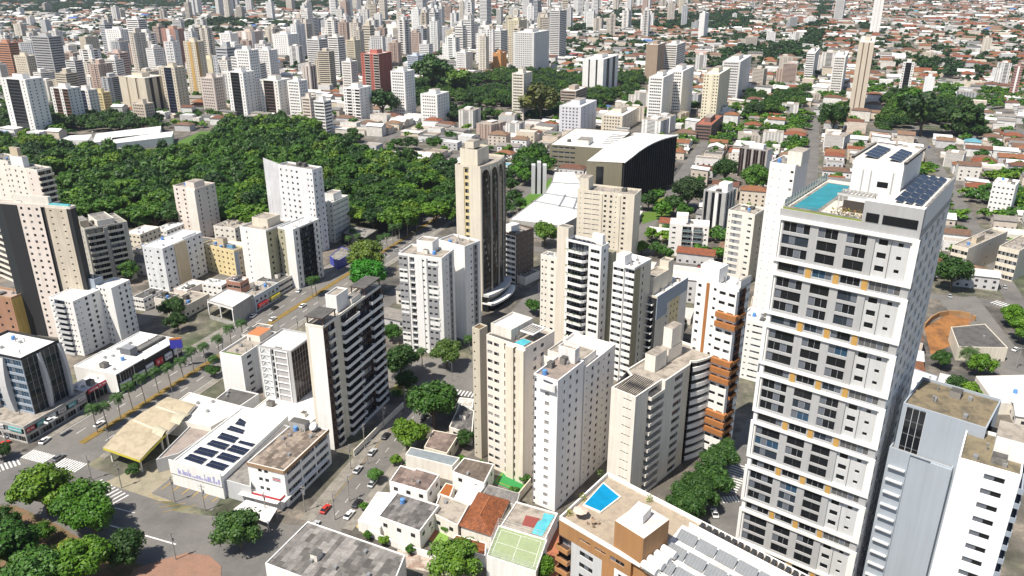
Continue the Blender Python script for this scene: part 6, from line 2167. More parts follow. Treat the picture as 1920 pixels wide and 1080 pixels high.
# ---------------------------------------------------------------- trees one can point at
LIME = (.065, .15, .008)
DEEP = (.022, .058, .009)
for lab, x, y, w, kw in [
    ('big round tree at the top left of the square', 92, 965, 104, {}), ('second big tree of the square, right of the biggest one', 158, 985, 92, {}),
    ('bright green tree overhanging the road at the square', 182, 1008, 84, dict(col=(.05, .14, .008))), ('small young tree between the big trees of the square', 84, 1018, 44, {}),
    ('dark tree on the pink pavement corner of the square', 240, 1062, 78, dict(col=DEEP)), ('small yellow-green tree in the middle of the square', 132, 1052, 46, dict(col=(.12, .17, .02))),
    ('wide bright tree at the bottom of the square', 165, 1100, 100, dict(col=LIME)), ('dark tree at the left edge of the square', 10, 1005, 60, dict(col=DEEP)),
    ('dense tree in the bottom left corner of the square', 30, 1075, 110, {}), ('tall tree at the very bottom left', -25, 1110, 110, {}), ('leafy tree below the dense corner tree', 80, 1130, 110, {}),
    ('bushy tree standing alone in the road by the white awning', 452, 1030, 84, dict(col=(.045, .10, .02))), ('small round tree on the pavement of the side street', 705, 905, 32, dict(col=(.05, .12, .02))),
    ('rounded tree above the shed with a tin roof', 766, 845, 66, {}), ('big dense tree above the street with the tin roofs', 815, 800, 92, {}), ('bright tree at the bottom edge below the terracotta roof', 855, 1092, 92, dict(col=(.07, .14, .015))),
    ('small bright tree at the bottom edge beside the clay court', 1010, 1092, 60, dict(col=LIME)), ('dark bush beside the tin shed and the cream tower', 870, 838, 36, dict(col=DEEP)),
    ('broad bright green tree on the avenue behind the brown tower', 692, 552, 72, dict(col=(.028, .15, .008))), ('olive green tree on the avenue, behind the bright one', 690, 516, 70, dict(col=(.085, .13, .02))),
    ('dark tree at the foot of the grey panelled tower', 752, 706, 66, dict(col=DEEP)), ('leafy tree at the corner of the grey panelled tower', 838, 690, 58, dict(col=(.06, .11, .02))), ('slim dark tree by the playground', 762, 735, 44, dict(col=DEEP)),
    ('tree behind the brown tower near the orange roof', 736, 640, 36, {}), ('small tree between the pale block and the dark-roofed shops', 244, 527, 42, dict(col=(.04, .10, .015))), ('dark tree by the car park on the avenue', 330, 600, 46, dict(col=DEEP)),
    ('tree next to the dark slab tower foot', 40, 618, 62, dict(col=(.04, .09, .015))), ('street tree in front of the showroom', 335, 622, 40, dict(col=DEEP)), ('bush in front of the filling station canopy', 252, 892, 26, dict(col=DEEP)),
    ('round green tree between the brown block and the cream shaft', 1022, 462, 50, dict(col=(.07, .14, .015))), ('very dark round tree by the convention hall', 1288, 395, 66, dict(col=(.025, .05, .015))),
    ('bright green tree below the dark brown finned block', 1414, 365, 58, dict(col=(.055, .13, .015))), ('dark green tree behind the grey striped block', 1358, 345, 50, dict(col=DEEP)), ('tree by the street of parked cars', 1000, 590, 32, {}),
    ('big dark tree right of the grey pool tower', 1782, 545, 66, dict(col=DEEP)), ('leafy tree at the right edge by the crossing', 1895, 612, 44, dict(col=LIME)), ('leafy tree at the right edge below the crossing', 1912, 640, 50, {}),
    ('dark bush in the yard of the dark tiled house', 1762, 690, 36, dict(col=DEEP)), ('round bush beside the white shed roof', 1790, 745, 44, dict(col=DEEP)), ('garden tree next to the palm on the right', 1835, 705, 46, {}),
    ('big olive-brown round tree beside the single cream tower', 1012, 228, 74, dict(col=(.075, .085, .02), near=False)), ('dark round tree at the left of the inner park', 812, 172, 70, dict(col=(.03, .075, .015), near=False)),
    ('bright round tree in the middle of the inner park', 858, 178, 48, dict(col=(.08, .15, .02), near=False)), ('dark tree below the white stepped tower', 718, 222, 56, dict(col=(.025, .06, .015), near=False)),
    ('very dark wide tree right of the striped tall tower', 1725, 255, 84, dict(col=(.022, .05, .012), near=False)), ('dark wide tree further right behind the low houses', 1805, 252, 64, dict(col=(.025, .055, .012), near=False)),
    ('leafy tree above the very dark wide tree', 1708, 225, 60, dict(near=False)), ('green tree left of the houses below the tall striped tower', 1560, 250, 56, dict(near=False, col=DEEP)), ('round tree at the foot of the tall striped tower', 1594, 215, 30, dict(near=False, col=DEEP)),
    ('small dark tree in the courtyard of the palm avenue', 400, 708, 26, {}), ('dark tree beside the junction at the left edge', 8, 862, 34, dict(col=DEEP))]:
    tpx(lab, x, y, w, **kw)
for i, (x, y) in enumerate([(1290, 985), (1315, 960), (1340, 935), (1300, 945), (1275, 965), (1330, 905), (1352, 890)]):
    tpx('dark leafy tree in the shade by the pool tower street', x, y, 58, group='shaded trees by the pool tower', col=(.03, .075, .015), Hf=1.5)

BUSH = [(690, 1012), (722, 1022), (770, 1038), (800, 1000), (838, 1000), (785, 1012), (812, 985), (742, 870), (800, 862), (862, 872), (905, 880), (880, 830), (835, 770), (850, 745), (930, 985), (962, 930), (985, 905), (1003, 985), (960, 1000), (700, 985), (683, 958), 
        (745, 745), (770, 755), (730, 690), (700, 640)]
for i, (x, y) in enumerate(BUSH):
    tpx('small garden shrub between the low houses and yards', x, y, RND.uniform(14, 26), name='garden_shrub', group='garden shrubs of the low houses', near=False, Hf=1.0)
HALLT = [(948, 345), (958, 362), (972, 340), (985, 348), (978, 322), (992, 312), (1008, 300), (1020, 310), (962, 385), (975, 395), (950, 405), (990, 330), (1000, 318), (1024, 325), (1240, 412), (1262, 405), (1215, 395), (1275, 372), (1282, 415), (1230, 385)]
for i, (x, y) in enumerate(HALLT):
    tpx('leafy tree on the lawns round the exhibition hall', x, y, RND.uniform(26, 42), name='park_tree', group='trees on the lawns round the exhibition hall', near=False, col=RND.choice([DEEP, GREENS[0], GREENS[1]]))
pa = palm_proto('royal palm standing on the yellow median of the avenue', 1, 10.5, 3.1, group='palms along the avenue median')
pb = palm_proto('dark fan palm in the garden of the dark tiled house, right', 5, 8.5, 4.6)
pb.location = (*G(1812, 692), 0)
ch = KIDS[pb.name][1]
ch.color = (.035, .07, .015, 1)
k = 0
for t in [17, 21, 27, 33, 39, 46, 52, 59, 65, 72, 80, 88, 96, 148, 152, 190, 197, 204, 211, 218, 225, 232, 240, 250, 262]:
    p = av(t, RND.uniform(-.4, .4))
    loc = (p.x, p.y, .2)
    if k == 0:
        o = pa
        o.location = loc
    else: o = dup(pa, loc, RND.uniform(0, 6.28), scale=(1, 1, RND.uniform(.8, 1.15)))
    k += 1
for x, y in [(405, 705), (880, 665), (792, 690), (1002, 400), (968, 398), (962, 412), (663, 455), (655, 470), (672, 465), (1345, 880), (1360, 868)]:
    p = G(x, y)
    dup(pa, (p.x, p.y, 0), RND.uniform(0, 6), 'garden palm with a thin grey trunk among the buildings', scale=(.9, .9, .8))['group'] = 'garden palms among the buildings'
# kerbside bushes of the median
lp = lamp_proto('grey curved street lamp with a single arm', 'street lamps')
k = 0
for t, o in [(10, 13), (40, 13), (70, 13), (104, 13), (135, 13), (165, -13.5), (200, -13.5), (235, 13), (30, -13.5), (75, -13.5), (120, -13.5)]:
    p = av(t, o)
    loc = (p.x, p.y, .1)
    if k == 0:
        lp.location = loc
        lp.rotation_euler[2] = math.radians(160)
    else: dup(lp, loc, math.radians(160 if o > 0 else -20))
    k += 1
for x, y, r in [(848, 715, 2.8), (690, 870, 0.4), (1010, 560, 1), (885, 690, 2)]:
    dup(lp, (*G(x, y), 0), r)
up = pole_proto('weathered concrete utility pole with a crossarm', 'utility poles')
k = 0
for x, y in [(172, 900), (228, 915), (328, 942), (385, 958), (500, 972), (572, 960), (628, 975), (658, 880), (684, 840), (720, 805), (330, 1050), (655, 940), (760, 770), (1905, 690), (1815, 615), (18, 853), (560, 632), (420, 668)]:
    loc = (*G(x, y), 0)
    if k == 0: up.location = loc
    else: dup(up, loc, math.radians(RND.choice([-20, 70])))
    k += 1
grp = 'cars in the streets'
car = car_proto('white hatchback driving on the avenue near the junction', grp)
CC = {'white': (.78, .78, .77, 1), 'silver': (.42, .43, .44, 1), 'black': (.02, .02, .022, 1), 'grey': (.15, .155, .16, 1), 'red': (.42, .03, .02, 1), 'blue': (.04, .08, .25, 1)}
A70 = math.radians(70)
spots = [(187, 795, 'white', 'white car driving on the avenue beside a median palm', 0), (84, 826, 'white', 'white car turning at the avenue corner by the arcade', .2), (8, 832, 'red', 'red car parked by the shop arcade at the left edge', 0), (20, 815, 'white', 'white car parked beside the red one at the arcade', 0),
         (222, 738, 'white', 'white car parked in front of the red fascia store', 0), (390, 665, 'black', 'black car on the avenue near the palms', 0), (475, 592, 'white', 'white car outside the open showroom', .1), (512, 598, 'white', 'white car on the avenue by the showroom', 0), (515, 577, 'black', 'dark car below the red and yellow awning', 0),
         (568, 573, 'white', 'white car driving up the avenue past the shops', 0), (560, 545, 'silver', 'silver car parked near the white avenue towers', .3), (640, 548, 'grey', 'dark grey car at the far side of the palm median', 0), (625, 553, 'black', 'black car under the palms of the avenue', 0),
         (1340, 962, 'white', 'white car in the shaded street behind the rooftop pool', .3), (96, 790, 'white', 'white car on the roof ledge of the arcade', 0), (110, 858, 'grey', 'dark motorcycle-sized car at the crossing', 0),
         (745, 470, 'silver', 'silver car on the street by the forest', -1.2), (715, 478, 'white', 'white car at the corner near the dark cubic shop', -1.2), (760, 470, 'black', 'black car by the forest street corner', -1.2), (1905, 655, 'white', 'white car at the right edge street', -.6), (1875, 672, 'black', 'dark car by the dark tiled house', -.6),
         (590, 985, 'silver', 'silver car by the corner awning', .1), (655, 965, 'white', 'white car parked along the side street houses', 0), (700, 890, 'silver', 'silver car parked on the side street pavement', 0)]
for i, (x, y, c, lab, r) in enumerate(spots):
    p = G(x, y, .6)
    loc = (p.x, p.y, .06)
    if 'roof ledge' in lab: loc = (*G(x, y, 6.2), 6.05)
    if i == 0:
        o = car
        car.location, car.rotation_euler = loc, (0, 0, A70)
        car['label'] = lab
        KIDS[car.name][0].color = CC[c]
    else: dup(car, loc, A70 + r, lab, CC[c])
for i in range(14):
    p = G(1035 + i % 7 * 7, 520 + i // 7 * 14 - (i % 7) * 8, .6)
    c = RND.choice(list(CC))
    dup(car, (p.x, p.y, .06), A70 + RND.choice([0, 0, 1.57]), f'{c} car in the parking street by the dark glass tower', CC[c])
for i in range(12):
    p = st(6 + i * 5.2, 4.2 if i % 2 else -3.6)
    if i in (2, 5, 7, 10): continue
    c = RND.choice(list(CC))
    dup(car, (p.x, p.y, .06), math.atan2(STD.y, STD.x), f'{c} car parked along the side street', CC[c])
n_c = 0
for tr in range(600):
    if n_c >= 70: break
    kk, s_ = RND.randint(-6, 8), RND.uniform(0, 330)
    if RND.random() < .5: p = Vector((0, 300)) + v70 * (kk * 96 + 20 + RND.choice([-1.8, 1.8])) + u70 * s_
    else: p = Vector((0, 300)) + u70 * (RND.randint(1, 4) * 128 + RND.choice([-1.7, 1.7])) + v70 * RND.uniform(-350, 500)
    qx, qy = PX(p.x, p.y)
    if not (0 < qx < 1920 and 230 < qy < 620) or taken(p.x, p.y) or OCC[int((p.x - OX) / RES), int((p.y - OY) / RES)]: continue
    c = RND.choice(['white', 'white', 'silver', 'black', 'grey', 'red', 'blue'])
    z_ = 'left of' if qx < 640 else 'near' if qx < 1300 else 'right of'
    dup(car, (p.x, p.y, .04), A70 + RND.choice([0, 3.14]), f'small {c} car in the streets {z_} the convention hall', CC[c])
    n_c += 1
# playground frame
pg = thing('playground_frame', 'orange and blue climbing frame in the playground by the brown tower', 'climbing frame', (*G(752, 728), 0))
x, y = pg.location.x, pg.location.y
for i, (dx, dy, c) in enumerate(((0, 0, (.5, .16, .02)), (2.2, .4, (.05, .12, .4)), (1.0, 1.6, (.5, .05, .03)))):
    mb = MB()
    for ax in (-.6, .6):
        for ay in (-.6, .6): mb.tube((x + dx + ax, y + dy + ay, 0), (x + dx + ax, y + dy + ay, 2.2), .08, plain(c, .5), n=6)
    mb.box(x + dx, y + dy, 1.1, 1.3, 1.3, .12, plain(c, .5))
    mb.tube((x + dx, y + dy, 2.2), (x + dx, y + dy, 3.1), 1.0, plain(c, .5), .05, 4)
    mb.build('play_tower', pg)
mb = MB()
mb.face([(x - .6, y - .4, 1.2), (x - .6, y + .4, 1.2), (x - 2.6, y + .4, .1), (x - 2.6, y - .4, .1)], plain((.55, .4, .03), .4))
mb.build('slide', pg)

# ---------------------------------------------------------------- city beyond: the towers one can tell apart
FW = {}
def far_tower(label, x0, x1, yt, yb, col, style='w', fr=.58, a=66, name='apartment_tower', cat='tower', roof=None, acc=None, bands=6, group=None):
    """x0..x1 picture columns, yt roof, yb foot"""
    zt = HH(yt, yb)
    xn = x0 + (x1 - x0) * fr
    yn = yt + (x1 - x0) * .05
    m = paint(col, .85, .12)
    ac = paint(acc, .8, .1) if acc else None
    nf = max(3, int(round(zt / 3.1)))
    gm = M_FARG
    if style == 'w': L_, R_ = [PL(.1), WN(.8, bands, 1.3, 1.3, .9, gm=gm), PL(.1)], [PL(.1), WN(.8, max(2, bands - 2), 1.2, 1.3, .9, gm=gm), PL(.1)]
    elif style == 'r': L_, R_ = [RB(1, 1.3, .9, gm=gm)], [RB(1, 1.3, .9, gm=gm)]
    elif style == 'b': L_, R_ = [WN(.2, 1, 1.2, 1.2, .9, gm=gm), RB(.3, 1.7, .7, gm=M_GLASS, m=ac, o=.4), WN(.2, 1, 1.2, 1.2, .9, gm=gm), RB(.3, 1.7, .7, gm=M_GLASS, m=ac, o=.4)], [WN(1, 3, 1.2, 1.2, .9, gm=gm)]
    elif style == 'd': L_, R_ = [WN(.22, 1, 1.2, 1.2, .9, gm=gm), RB(.5, 2.0, .6, gm=M_GLASS, m=ac or M_DARK), WN(.22, 1, 1.2, 1.2, .9, gm=gm)], [WN(1, 3, 1.2, 1.2, .9, gm=gm)]
    elif style == 's': L_, R_ = [WN(.3, 2, 1.1, 1.2, .9, gm=gm), PL(.2, ac, .4), WN(.3, 2, 1.1, 1.2, .9, gm=gm)], [PL(.3, ac), WN(.7, 2, 1.1, 1.2, .9, gm=gm)]
    elif style == 'v': L_, R_ = [PL(.25), PL(.07, ac or M_DARK, -.5), PL(.25, None, .5), PL(.07, ac or M_DARK, -.5), PL(.25)], [PL(.2), PL(.15, M_DARK, -.4), PL(.2), PL(.15, M_DARK, -.4), PL(.2)]
    else: L_, R_ = [PL(1)], [PL(.3), WN(.6, 2, 1, 1.2, .9, gm=gm)]
    T = Block(name, label, (xn, yn), zt, xl=x0, xr=x1, a=a, left=L_, right=R_, nf=nf, wm=m, rm=roof or M_WROOF, par=.8, lod=2, cat=cat, clutter=0, group=group)
    T.rbox('lift_house', .3, .7, .3, .7, 4.5, m, M_PROOF)
    T.finish()
    return T
M_FARG = plain((.035, .035, .04), .5, 0, .3)
W1, W2, W3, B1, B2, G1 = (.80, .785, .765), (.76, .73, .69), (.68, .66, .645), (.62, .55, .44), (.54, .46, .38), (.40, .40, .41)
FT = [
 ('white curved-front tower with a big dark glass strip, at the left edge', 0, 80, 145, 245, W1, 'd', dict(acc=(.04, .045, .06))), ('white tower with a yellow crown and brown centre stripe', 93, 150, 163, 230, W1, 'b', dict(acc=(.16, .09, .07))),
 ('white and navy tower right of the yellow-crowned tower', 140, 182, 167, 222, W2, 'd', dict(acc=(.06, .08, .16))), ('yellow-cream low block right of the white and navy tower', 172, 206, 172, 212, (.60, .50, .28), 'w', {}),
 ('grey unfinished tower under construction, left', 57, 114, 66, 165, G1, 'r', dict(acc=None)), ('rust-orange and white tower at the left edge', -10, 33, 78, 150, (.48, .24, .15), 'r', {}), ('beige tower beside the rust-orange one', 25, 66, 103, 160, B1, 'w', {}),
 ('pinkish tower beside the wide beige slab', 200, 240, 97, 156, (.56, .42, .38), 'r', {}), ('wide beige slab of two joined towers', 222, 306, 142, 208, B1, 'v', dict(acc=(.42, .34, .26))), ('small beige tower at the forest edge', 246, 288, 193, 236, B2, 'w', {}),
 ('white tower with window grid left of the tallest white tower', 196, 246, 53, 116, W1, 'w', {}), ('tallest white tower of the left cluster', 236, 274, 34, 122, W1, 'r', {}), ('red-brown and grey gridded tower', 301, 346, 52, 124, (.42, .24, .19), 's', dict(acc=W3)),
 ('cream tower with an orange stripe', 343, 382, 76, 178, B1, 's', dict(acc=(.52, .33, .12))), ('pale cream tower behind the orange-striped one', 372, 414, 108, 160, (.62, .56, .40), 'n', {}), ('beige tower with dark blue glass edge', 300, 346, 124, 208, B1, 'd', dict(acc=(.03, .04, .09))),
 ('broad beige-pink tower at the forest edge', 374, 418, 144, 214, (.58, .50, .45), 'w', {}), ('white tower with a black centre strip at the forest edge', 424, 477, 133, 217, W1, 'd', {}), ('tall white tower with rows of dark windows, centre left', 441, 484, 92, 206, W1, 'w', {}),
 ('white twin tower right of the tall windowed white one', 481, 520, 92, 158, W1, 'w', {}), ('white tower with dark brown balconies', 485, 546, 148, 214, W2, 'd', dict(acc=(.10, .06, .05))), ('slim white tower with stacked bays beside the brown balconies', 538, 576, 150, 216, W1, 'w', {}),
 ('cream low tower before the slim near white tower', 565, 592, 182, 228, (.68, .60, .52), 'w', {}), ('slim white balcony tower at the forest corner', 588, 621, 188, 248, W1, 'r', {}), ('white tower behind the cream twin towers', 411, 446, 61, 98, W1, 'w', {}), ('white and brown tower with flat top', 443, 491, 57, 96, (.56, .46, .40), 's', dict(acc=W1)),
 ('white stepped tower, centre left skyline', 510, 560, 62, 108, W1, 'w', {}), ('wide white slab tower below the upper park', 553, 596, 31, 78, W1, 'r', {}), ('grey banded tower left of the grey-white one', 574, 614, 72, 135, W3, 'r', {}), ('grey-white banded tower right of the grey one', 614, 646, 68, 142, W2, 'r', {}),
 ('beige slim tower below the banded towers', 565, 592, 122, 174, (.56, .50, .46), 'v', {}), ('yellow-beige tower left of the red tower', 648, 676, 74, 138, (.58, .52, .40), 'w', {}), ('white tower left of the red tower', 640, 670, 114, 174, W2, 'w', {}),
 ('brick-red and grey tower', 676, 734, 98, 184, (.44, .13, .10), 'b', dict(acc=(.42, .37, .33))), ('white stepped tower right of the brick-red one', 732, 777, 132, 217, W1, 'w', {}), ('white low block left of the dark tree', 643, 696, 163, 225, W1, 'b', {}), ('white block behind the low houses, left of the inner park', 788, 842, 175, 228, W1, 'w', {}),
 ('white banded tower, centre skyline', 676, 708, 52, 98, W1, 'r', {}), ('plain white tower in the middle of the skyline', 724, 758, 44, 78, W1, 'n', {}), ('blue and white office block by the inner park', 763, 797, 103, 132, (.52, .58, .68), 'r', {}), ('very tall pale tower near the top edge', 779, 800, -12, 55, W1, 'r', {}),
 ('tallest slim white tower at the top centre', 899, 921, -20, 68, W1, 'r', {}), ('slim tower at the top centre right', 980, 1001, -14, 32, W1, 'r', {}), ('tall grey banded tower right of the skyline centre', 1031, 1063, 18, 107, W3, 'r', {}), ('wide grey-white slab with a dense window grid', 962, 1030, 58, 132, W3, 'w', dict(bands=9)),
 ('slim white twin tower left of the grey banded one', 920, 952, 56, 104, W1, 'r', {}), ('pale yellow tower of the skyline', 952, 988, 36, 90, (.62, .56, .40), 'w', {}), ('white block above the inner park', 855, 886, 97, 130, W1, 'w', {}), ('orange and red small block above the inner park', 924, 950, 98, 128, (.52, .26, .10), 'n', {}),
 ('single cream tower standing in the inner park', 960, 998, 136, 222, (.70, .65, .56), 'w', {}), ('white office slab with black vertical stripes', 1093, 1160, 108, 172, W1, 'v', {}), ('brown tower beside the white ribbed one', 1212, 1250, 82, 148, (.36, .27, .20), 'n', {}), ('white ribbed tower beside the brown one', 1247, 1286, 82, 143, W2, 'r', {}),
 ('pale lilac blank block behind the convention hall', 1049, 1119, 197, 250, (.62, .62, .66), 'w', dict(bands=5)), ('brown banded low office block beside the olive-brown round tree', 1051, 1101, 168, 204, (.42, .34, .28), 'r', {}), ('cream low block right of the lilac block', 1128, 1196, 214, 243, (.70, .63, .52), 'w', {}),
 ('left white tower of a pair behind the convention hall', 1217, 1264, 143, 234, W1, 'w', {}), ('right white tower of a pair behind the convention hall', 1252, 1302, 131, 220, W1, 'w', {}), ('pale yellow slim tower right of the white pair', 1320, 1370, 137, 234, (.74, .68, .52), 's', {}), ('wide white slab with a dense grid, right of the pale yellow tower', 1355, 1413, 113, 182, W3, 'w', dict(bands=9)),
 ('white slim tower in the right-hand quarter', 1513, 1540, 98, 147, W1, 'r', {}), ('white tower with window grid right of the slim one', 1564, 1602, 105, 174, W2, 'w', {}), ('tall beige tower with vertical brown stripes standing alone', 1611, 1661, 77, 214, (.60, .52, .42), 'v', dict(acc=(.22, .16, .12))), ('tall white tower at the upper right', 1640, 1672, -4, 60, W1, 'v', dict(acc=W3)),
 ('white tower with a dark glass stripe in the right-hand quarter', 1694, 1731, 115, 170, W1, 'd', {}), ('small bright white tower in the right-hand quarter', 1735, 1767, 143, 188, (.80, .81, .83), 'n', {}), ('slim white tower left of the tree-lined avenue', 1312, 1330, 24, 72, W1, 'n', {}), ('white tower at the top right avenue', 1568, 1596, -2, 35, W1, 'r', {}),
 ('maroon and white tower at the right edge', 1904, 1930, 122, 178, (.40, .22, .20), 's', dict(acc=W1)), ('dark brick low block in front of the pale yellow tower', 1304, 1356, 232, 260, (.20, .13, .11), 'r', dict(roof=plain((.30, .10, .06)))), ('white grid block left of the brown office with fins', 1345, 1372, 210, 232, W1, 'w', {}),
]
for lab, x0, x1, yt, yb, col, sty, kw in FT: far_tower(lab, x0, x1, yt, yb, col, sty, **kw)

# many more towers of the centre, told apart only by place
FORBID = []
def far_free(x, y, r=10):
    return not taken(x, y, r)
PROTO = []
for i in range(12):
    r = random.Random(100 + i)
    mb = MB()
    w, d, h = r.uniform(13, 22), r.uniform(13, 20), 50.0
    nf = r.choice([14, 16, 18, 20])
    M_T = objcol('tower_paint', .85, .15, .2)
    sty = i % 4
    T_ = Bld.__new__(Bld)
    T_.wall, T_.wins, T_.bals, T_.lod, T_.rnd = MB(), [], [], 2, r
    Lp, Np, Rp, Cp = Vector((-w / 2, -d / 2)), Vector((w / 2, -d / 2)), Vector((w / 2, d / 2)), Vector((-w / 2, d / 2))
    S = {0: [PL(.1), WN(.8, 5, 1.3, 1.3, .9, gm=M_FARG), PL(.1)], 1: [RB(1, 1.3, .9, gm=M_FARG)], 2: [WN(.25, 1, 1.2, 1.3, .9, gm=M_FARG), RB(.4, 1.8, .6, gm=M_FARG), WN(.25, 1, 1.2, 1.3, .9, gm=M_FARG)], 3: [PL(.2), WN(.3, 2, 1.2, 1.3, .9, gm=M_FARG), PL(.12, None, .6), WN(.3, 2, 1.2, 1.3, .9, gm=M_FARG), PL(.1)]}[sty]
    for A_, B_ in ((Lp, Np), (Np, Rp), (Rp, Cp), (Cp, Lp)): T_.facade(A_, B_, 0, h, nf, S, M_T)
    mb = T_.wall
    for (x, y, z, a, ww, hh_, st_, gm) in T_.wins:
        ca, sa = math.cos(a) * ww / 2, math.sin(a) * ww / 2
        mb.face([(x - ca, y - sa, z), (x + ca, y + sa, z), (x + ca, y + sa, z + hh_), (x - ca, y - sa, z + hh_)], gm)
    mb.face([(Lp.x, Lp.y, h), (Np.x, Np.y, h), (Rp.x, Rp.y, h), (Cp.x, Cp.y, h)], M_PROOF)
    mb.box(r.uniform(-2, 2), r.uniform(-2, 2), h + .01, w * .4, d * .4, r.uniform(3, 7), M_T, top=M_WROOF)
    if i % 3 == 0: mb.box(r.uniform(-3, 3), 0, h + .01, w * .7, d * .25, 2.2, M_T, top=M_PROOF)
    if i % 2: mb.tube((2, 1, h), (2, 1, h + 9), .25, M_STEEL, .1, 5)
    if i % 4 in (1, 2):
        hw_ = h * r.uniform(.72, .9)
        q_ = [Vector((w / 2, -d * .3)), Vector((w / 2 + 7, -d * .3)), Vector((w / 2 + 7, d * .4)), Vector((w / 2, d * .4))]
        T_.wins = []
        for a_ in range(3): T_.facade(q_[a_], q_[a_ + 1], 0, hw_, nf - 2, [WN(1, 2, 1.2, 1.3, .9, gm=M_FARG)], M_T)
        for (x, y, z, a, ww, hh_, st_, gm) in T_.wins:
            ca, sa = math.cos(a) * ww / 2, math.sin(a) * ww / 2
            mb.face([(x - ca, y - sa, z), (x + ca, y + sa, z), (x + ca, y + sa, z + hh_), (x - ca, y - sa, z + hh_)], gm)
        mb.face([(p.x, p.y, hw_) for p in q_], M_PROOF)
    PROTO.append((mb.mesh('tower'), max(w, d)))
def colour_word(c):
    r, g, b = c[:3]
    if min(c[:3]) > .68: return 'white'
    if r - b > .14: return 'beige' if g > .4 else 'brown'
    return 'pale grey' if min(c[:3]) > .45 else 'grey'
NT = 0
def scatter_towers(n, xr, yr, hr, zone, big=1.0):
    global NT
    k = tries = 0
    while k < n and tries < n * 40:
        tries += 1
        px, py = RND.uniform(*xr), RND.uniform(*yr)
        p = G(px, py)
        me, w = RND.choice(PROTO)
        if taken(p.x, p.y, w * .7): continue
        sc = RND.uniform(.8, 1.15) * big
        h = RND.uniform(*hr)
        c = RND.choice([W1, W1, W1, W2, W2, W3, (.70, .64, .55), B1, (.60, .54, .47), (.50, .38, .32), (.45, .46, .48)])
        f = RND.uniform(.9, 1.05)
        c = tuple(min(.82, v * f) for v in c)
        hw = 'low' if h < 32 else 'mid-height' if h < 55 else 'tall'
        o = link('apartment_tower', me, None, (p.x, p.y, 0), math.radians(70 + RND.choice([0, 90, 0, 90, 12, -15, 102])))
        o.scale = (sc, sc, h / 50)
        o.color = (*c, 1)
        tag(o, f'{hw} {colour_word(c)} residential tower among {zone}', 'tower', f'{hw} {colour_word(c)} towers among {zone}')
        mark([(p.x - w * .6, p.y - w * .6), (p.x + w * .6, p.y - w * .6), (p.x + w * .6, p.y + w * .6), (p.x - w * .6, p.y + w * .6)])
        k += 1
        NT += 1
SCHOOL = [(105, 275), (175, 290), (318, 278), (332, 250), (300, 238), (195, 242)]
FIELD = [(296, 282), (338, 290), (412, 262), (402, 246), (378, 246)]
PARK2 = [(715, 190), (780, 160), (960, 138), (1090, 150), (1200, 145), (1215, 165), (1095, 215), (1030, 228), (850, 228), (780, 205)]
FOREST = [(-200, 268), (0, 275), (100, 278), (118, 296), (290, 300), (335, 300), (412, 276), (425, 245), (520, 233), (590, 250), (600, 262), (660, 290), (700, 306), (780, 318), (850, 330), (852, 425), (780, 444), (720, 446), (655, 436), (640, 420), (600, 425), (500, 448), (400, 430), (320, 440), (240, 428), (120, 432), (40, 400), (-200, 380)]
UPARK = [[(270, 52), (280, 64), (420, 66), (560, 64), (565, 44), (420, 38)], [(0, 26), (130, 26), (330, 14), (620, 16), (620, 2), (0, 2)], [(1060, 62), (1290, 60), (1300, 28), (1160, 22)], [(1290, 130), (1520, 118), (1520, 84), (1400, 88)], [(520, 20), (600, 22), (610, 8), (520, 8)], [(1700, 130), (1790, 150), (1800, 126), (1720, 110)], [(1400, 225), (1520, 205), (1510, 170), (1400, 185)], [(1640, 255), (1840, 262), (1820, 200), (1660, 180)],
         [(0, 245), (300, 250), (300, 228), (0, 215)], [(600, 270), (760, 285), (850, 285), (700, 258)], [(1290, 62), (1420, 50), (1400, 20), (1290, 30)], [(1500, 95), (1530, 95), (1565, 0), (1540, 0)], [(1180, 215), (1210, 218), (1210, 175), (1160, 170)], [(800, 128), (880, 118), (900, 108), (820, 112)]]
for pl in [SCHOOL, FIELD, PARK2, FOREST, UPARK[8], UPARK[9], UPARK[7]]: mark(gpoly(pl))
scatter_towers(46, (560, 1010), (62, 135), (32, 62), 'the crowded skyline of the centre')
scatter_towers(40, (700, 1300), (22, 70), (35, 75), 'the far skyline of the centre')
scatter_towers(26, (180, 640), (105, 200), (28, 62), 'the cluster above the forest park')
scatter_towers(18, (0, 230), (110, 212), (18, 50), 'the cluster at the left edge')
scatter_towers(30, (330, 720), (12, 40), (40, 80), 'the distant towers at the top edge')
scatter_towers(16, (300, 620), (72, 110), (28, 55), 'the towers below the upper park')
scatter_towers(18, (1000, 1300), (8, 24), (40, 75), 'the distant towers at the top centre')
scatter_towers(14, (0, 330), (18, 100), (20, 45), 'the low quarter at the top left')
scatter_towers(16, (1300, 1920), (25, 190), (14, 34), 'the low houses on the right')
scatter_towers(26, (560, 1060), (70, 120), (42, 70), 'the crowded skyline of the centre')
scatter_towers(12, (0, 330), (100, 190), (30, 60), 'the cluster at the left edge')
scatter_towers(14, (860, 1300), (150, 260), (9, 20), 'the low houses behind the convention hall', 1.1)
scatter_towers(10, (1290, 1920), (170, 330), (8, 15), 'the tiled houses on the right', 1.1)

# school roofs and the playing field in the forest
for i, (lab, q) in enumerate([('long white school roof at the far edge of the forest park', [(172, 268), (300, 248), (302, 236), (180, 250)]), ('low white school roof left of the long one', [(108, 263), (165, 262), (172, 252), (130, 254)]), ('white school roof with a red end wall beside the playing field', [(205, 270), (322, 256), (325, 246), (210, 258)])]):
    T = prism_building('school_building', lab, 'school', q, 7, P_WHITE, M_WROOF, .3)
    T.finish()
sheet('playing_field', gpoly(FIELD), .06, plain((.062, .135, .012), .9))
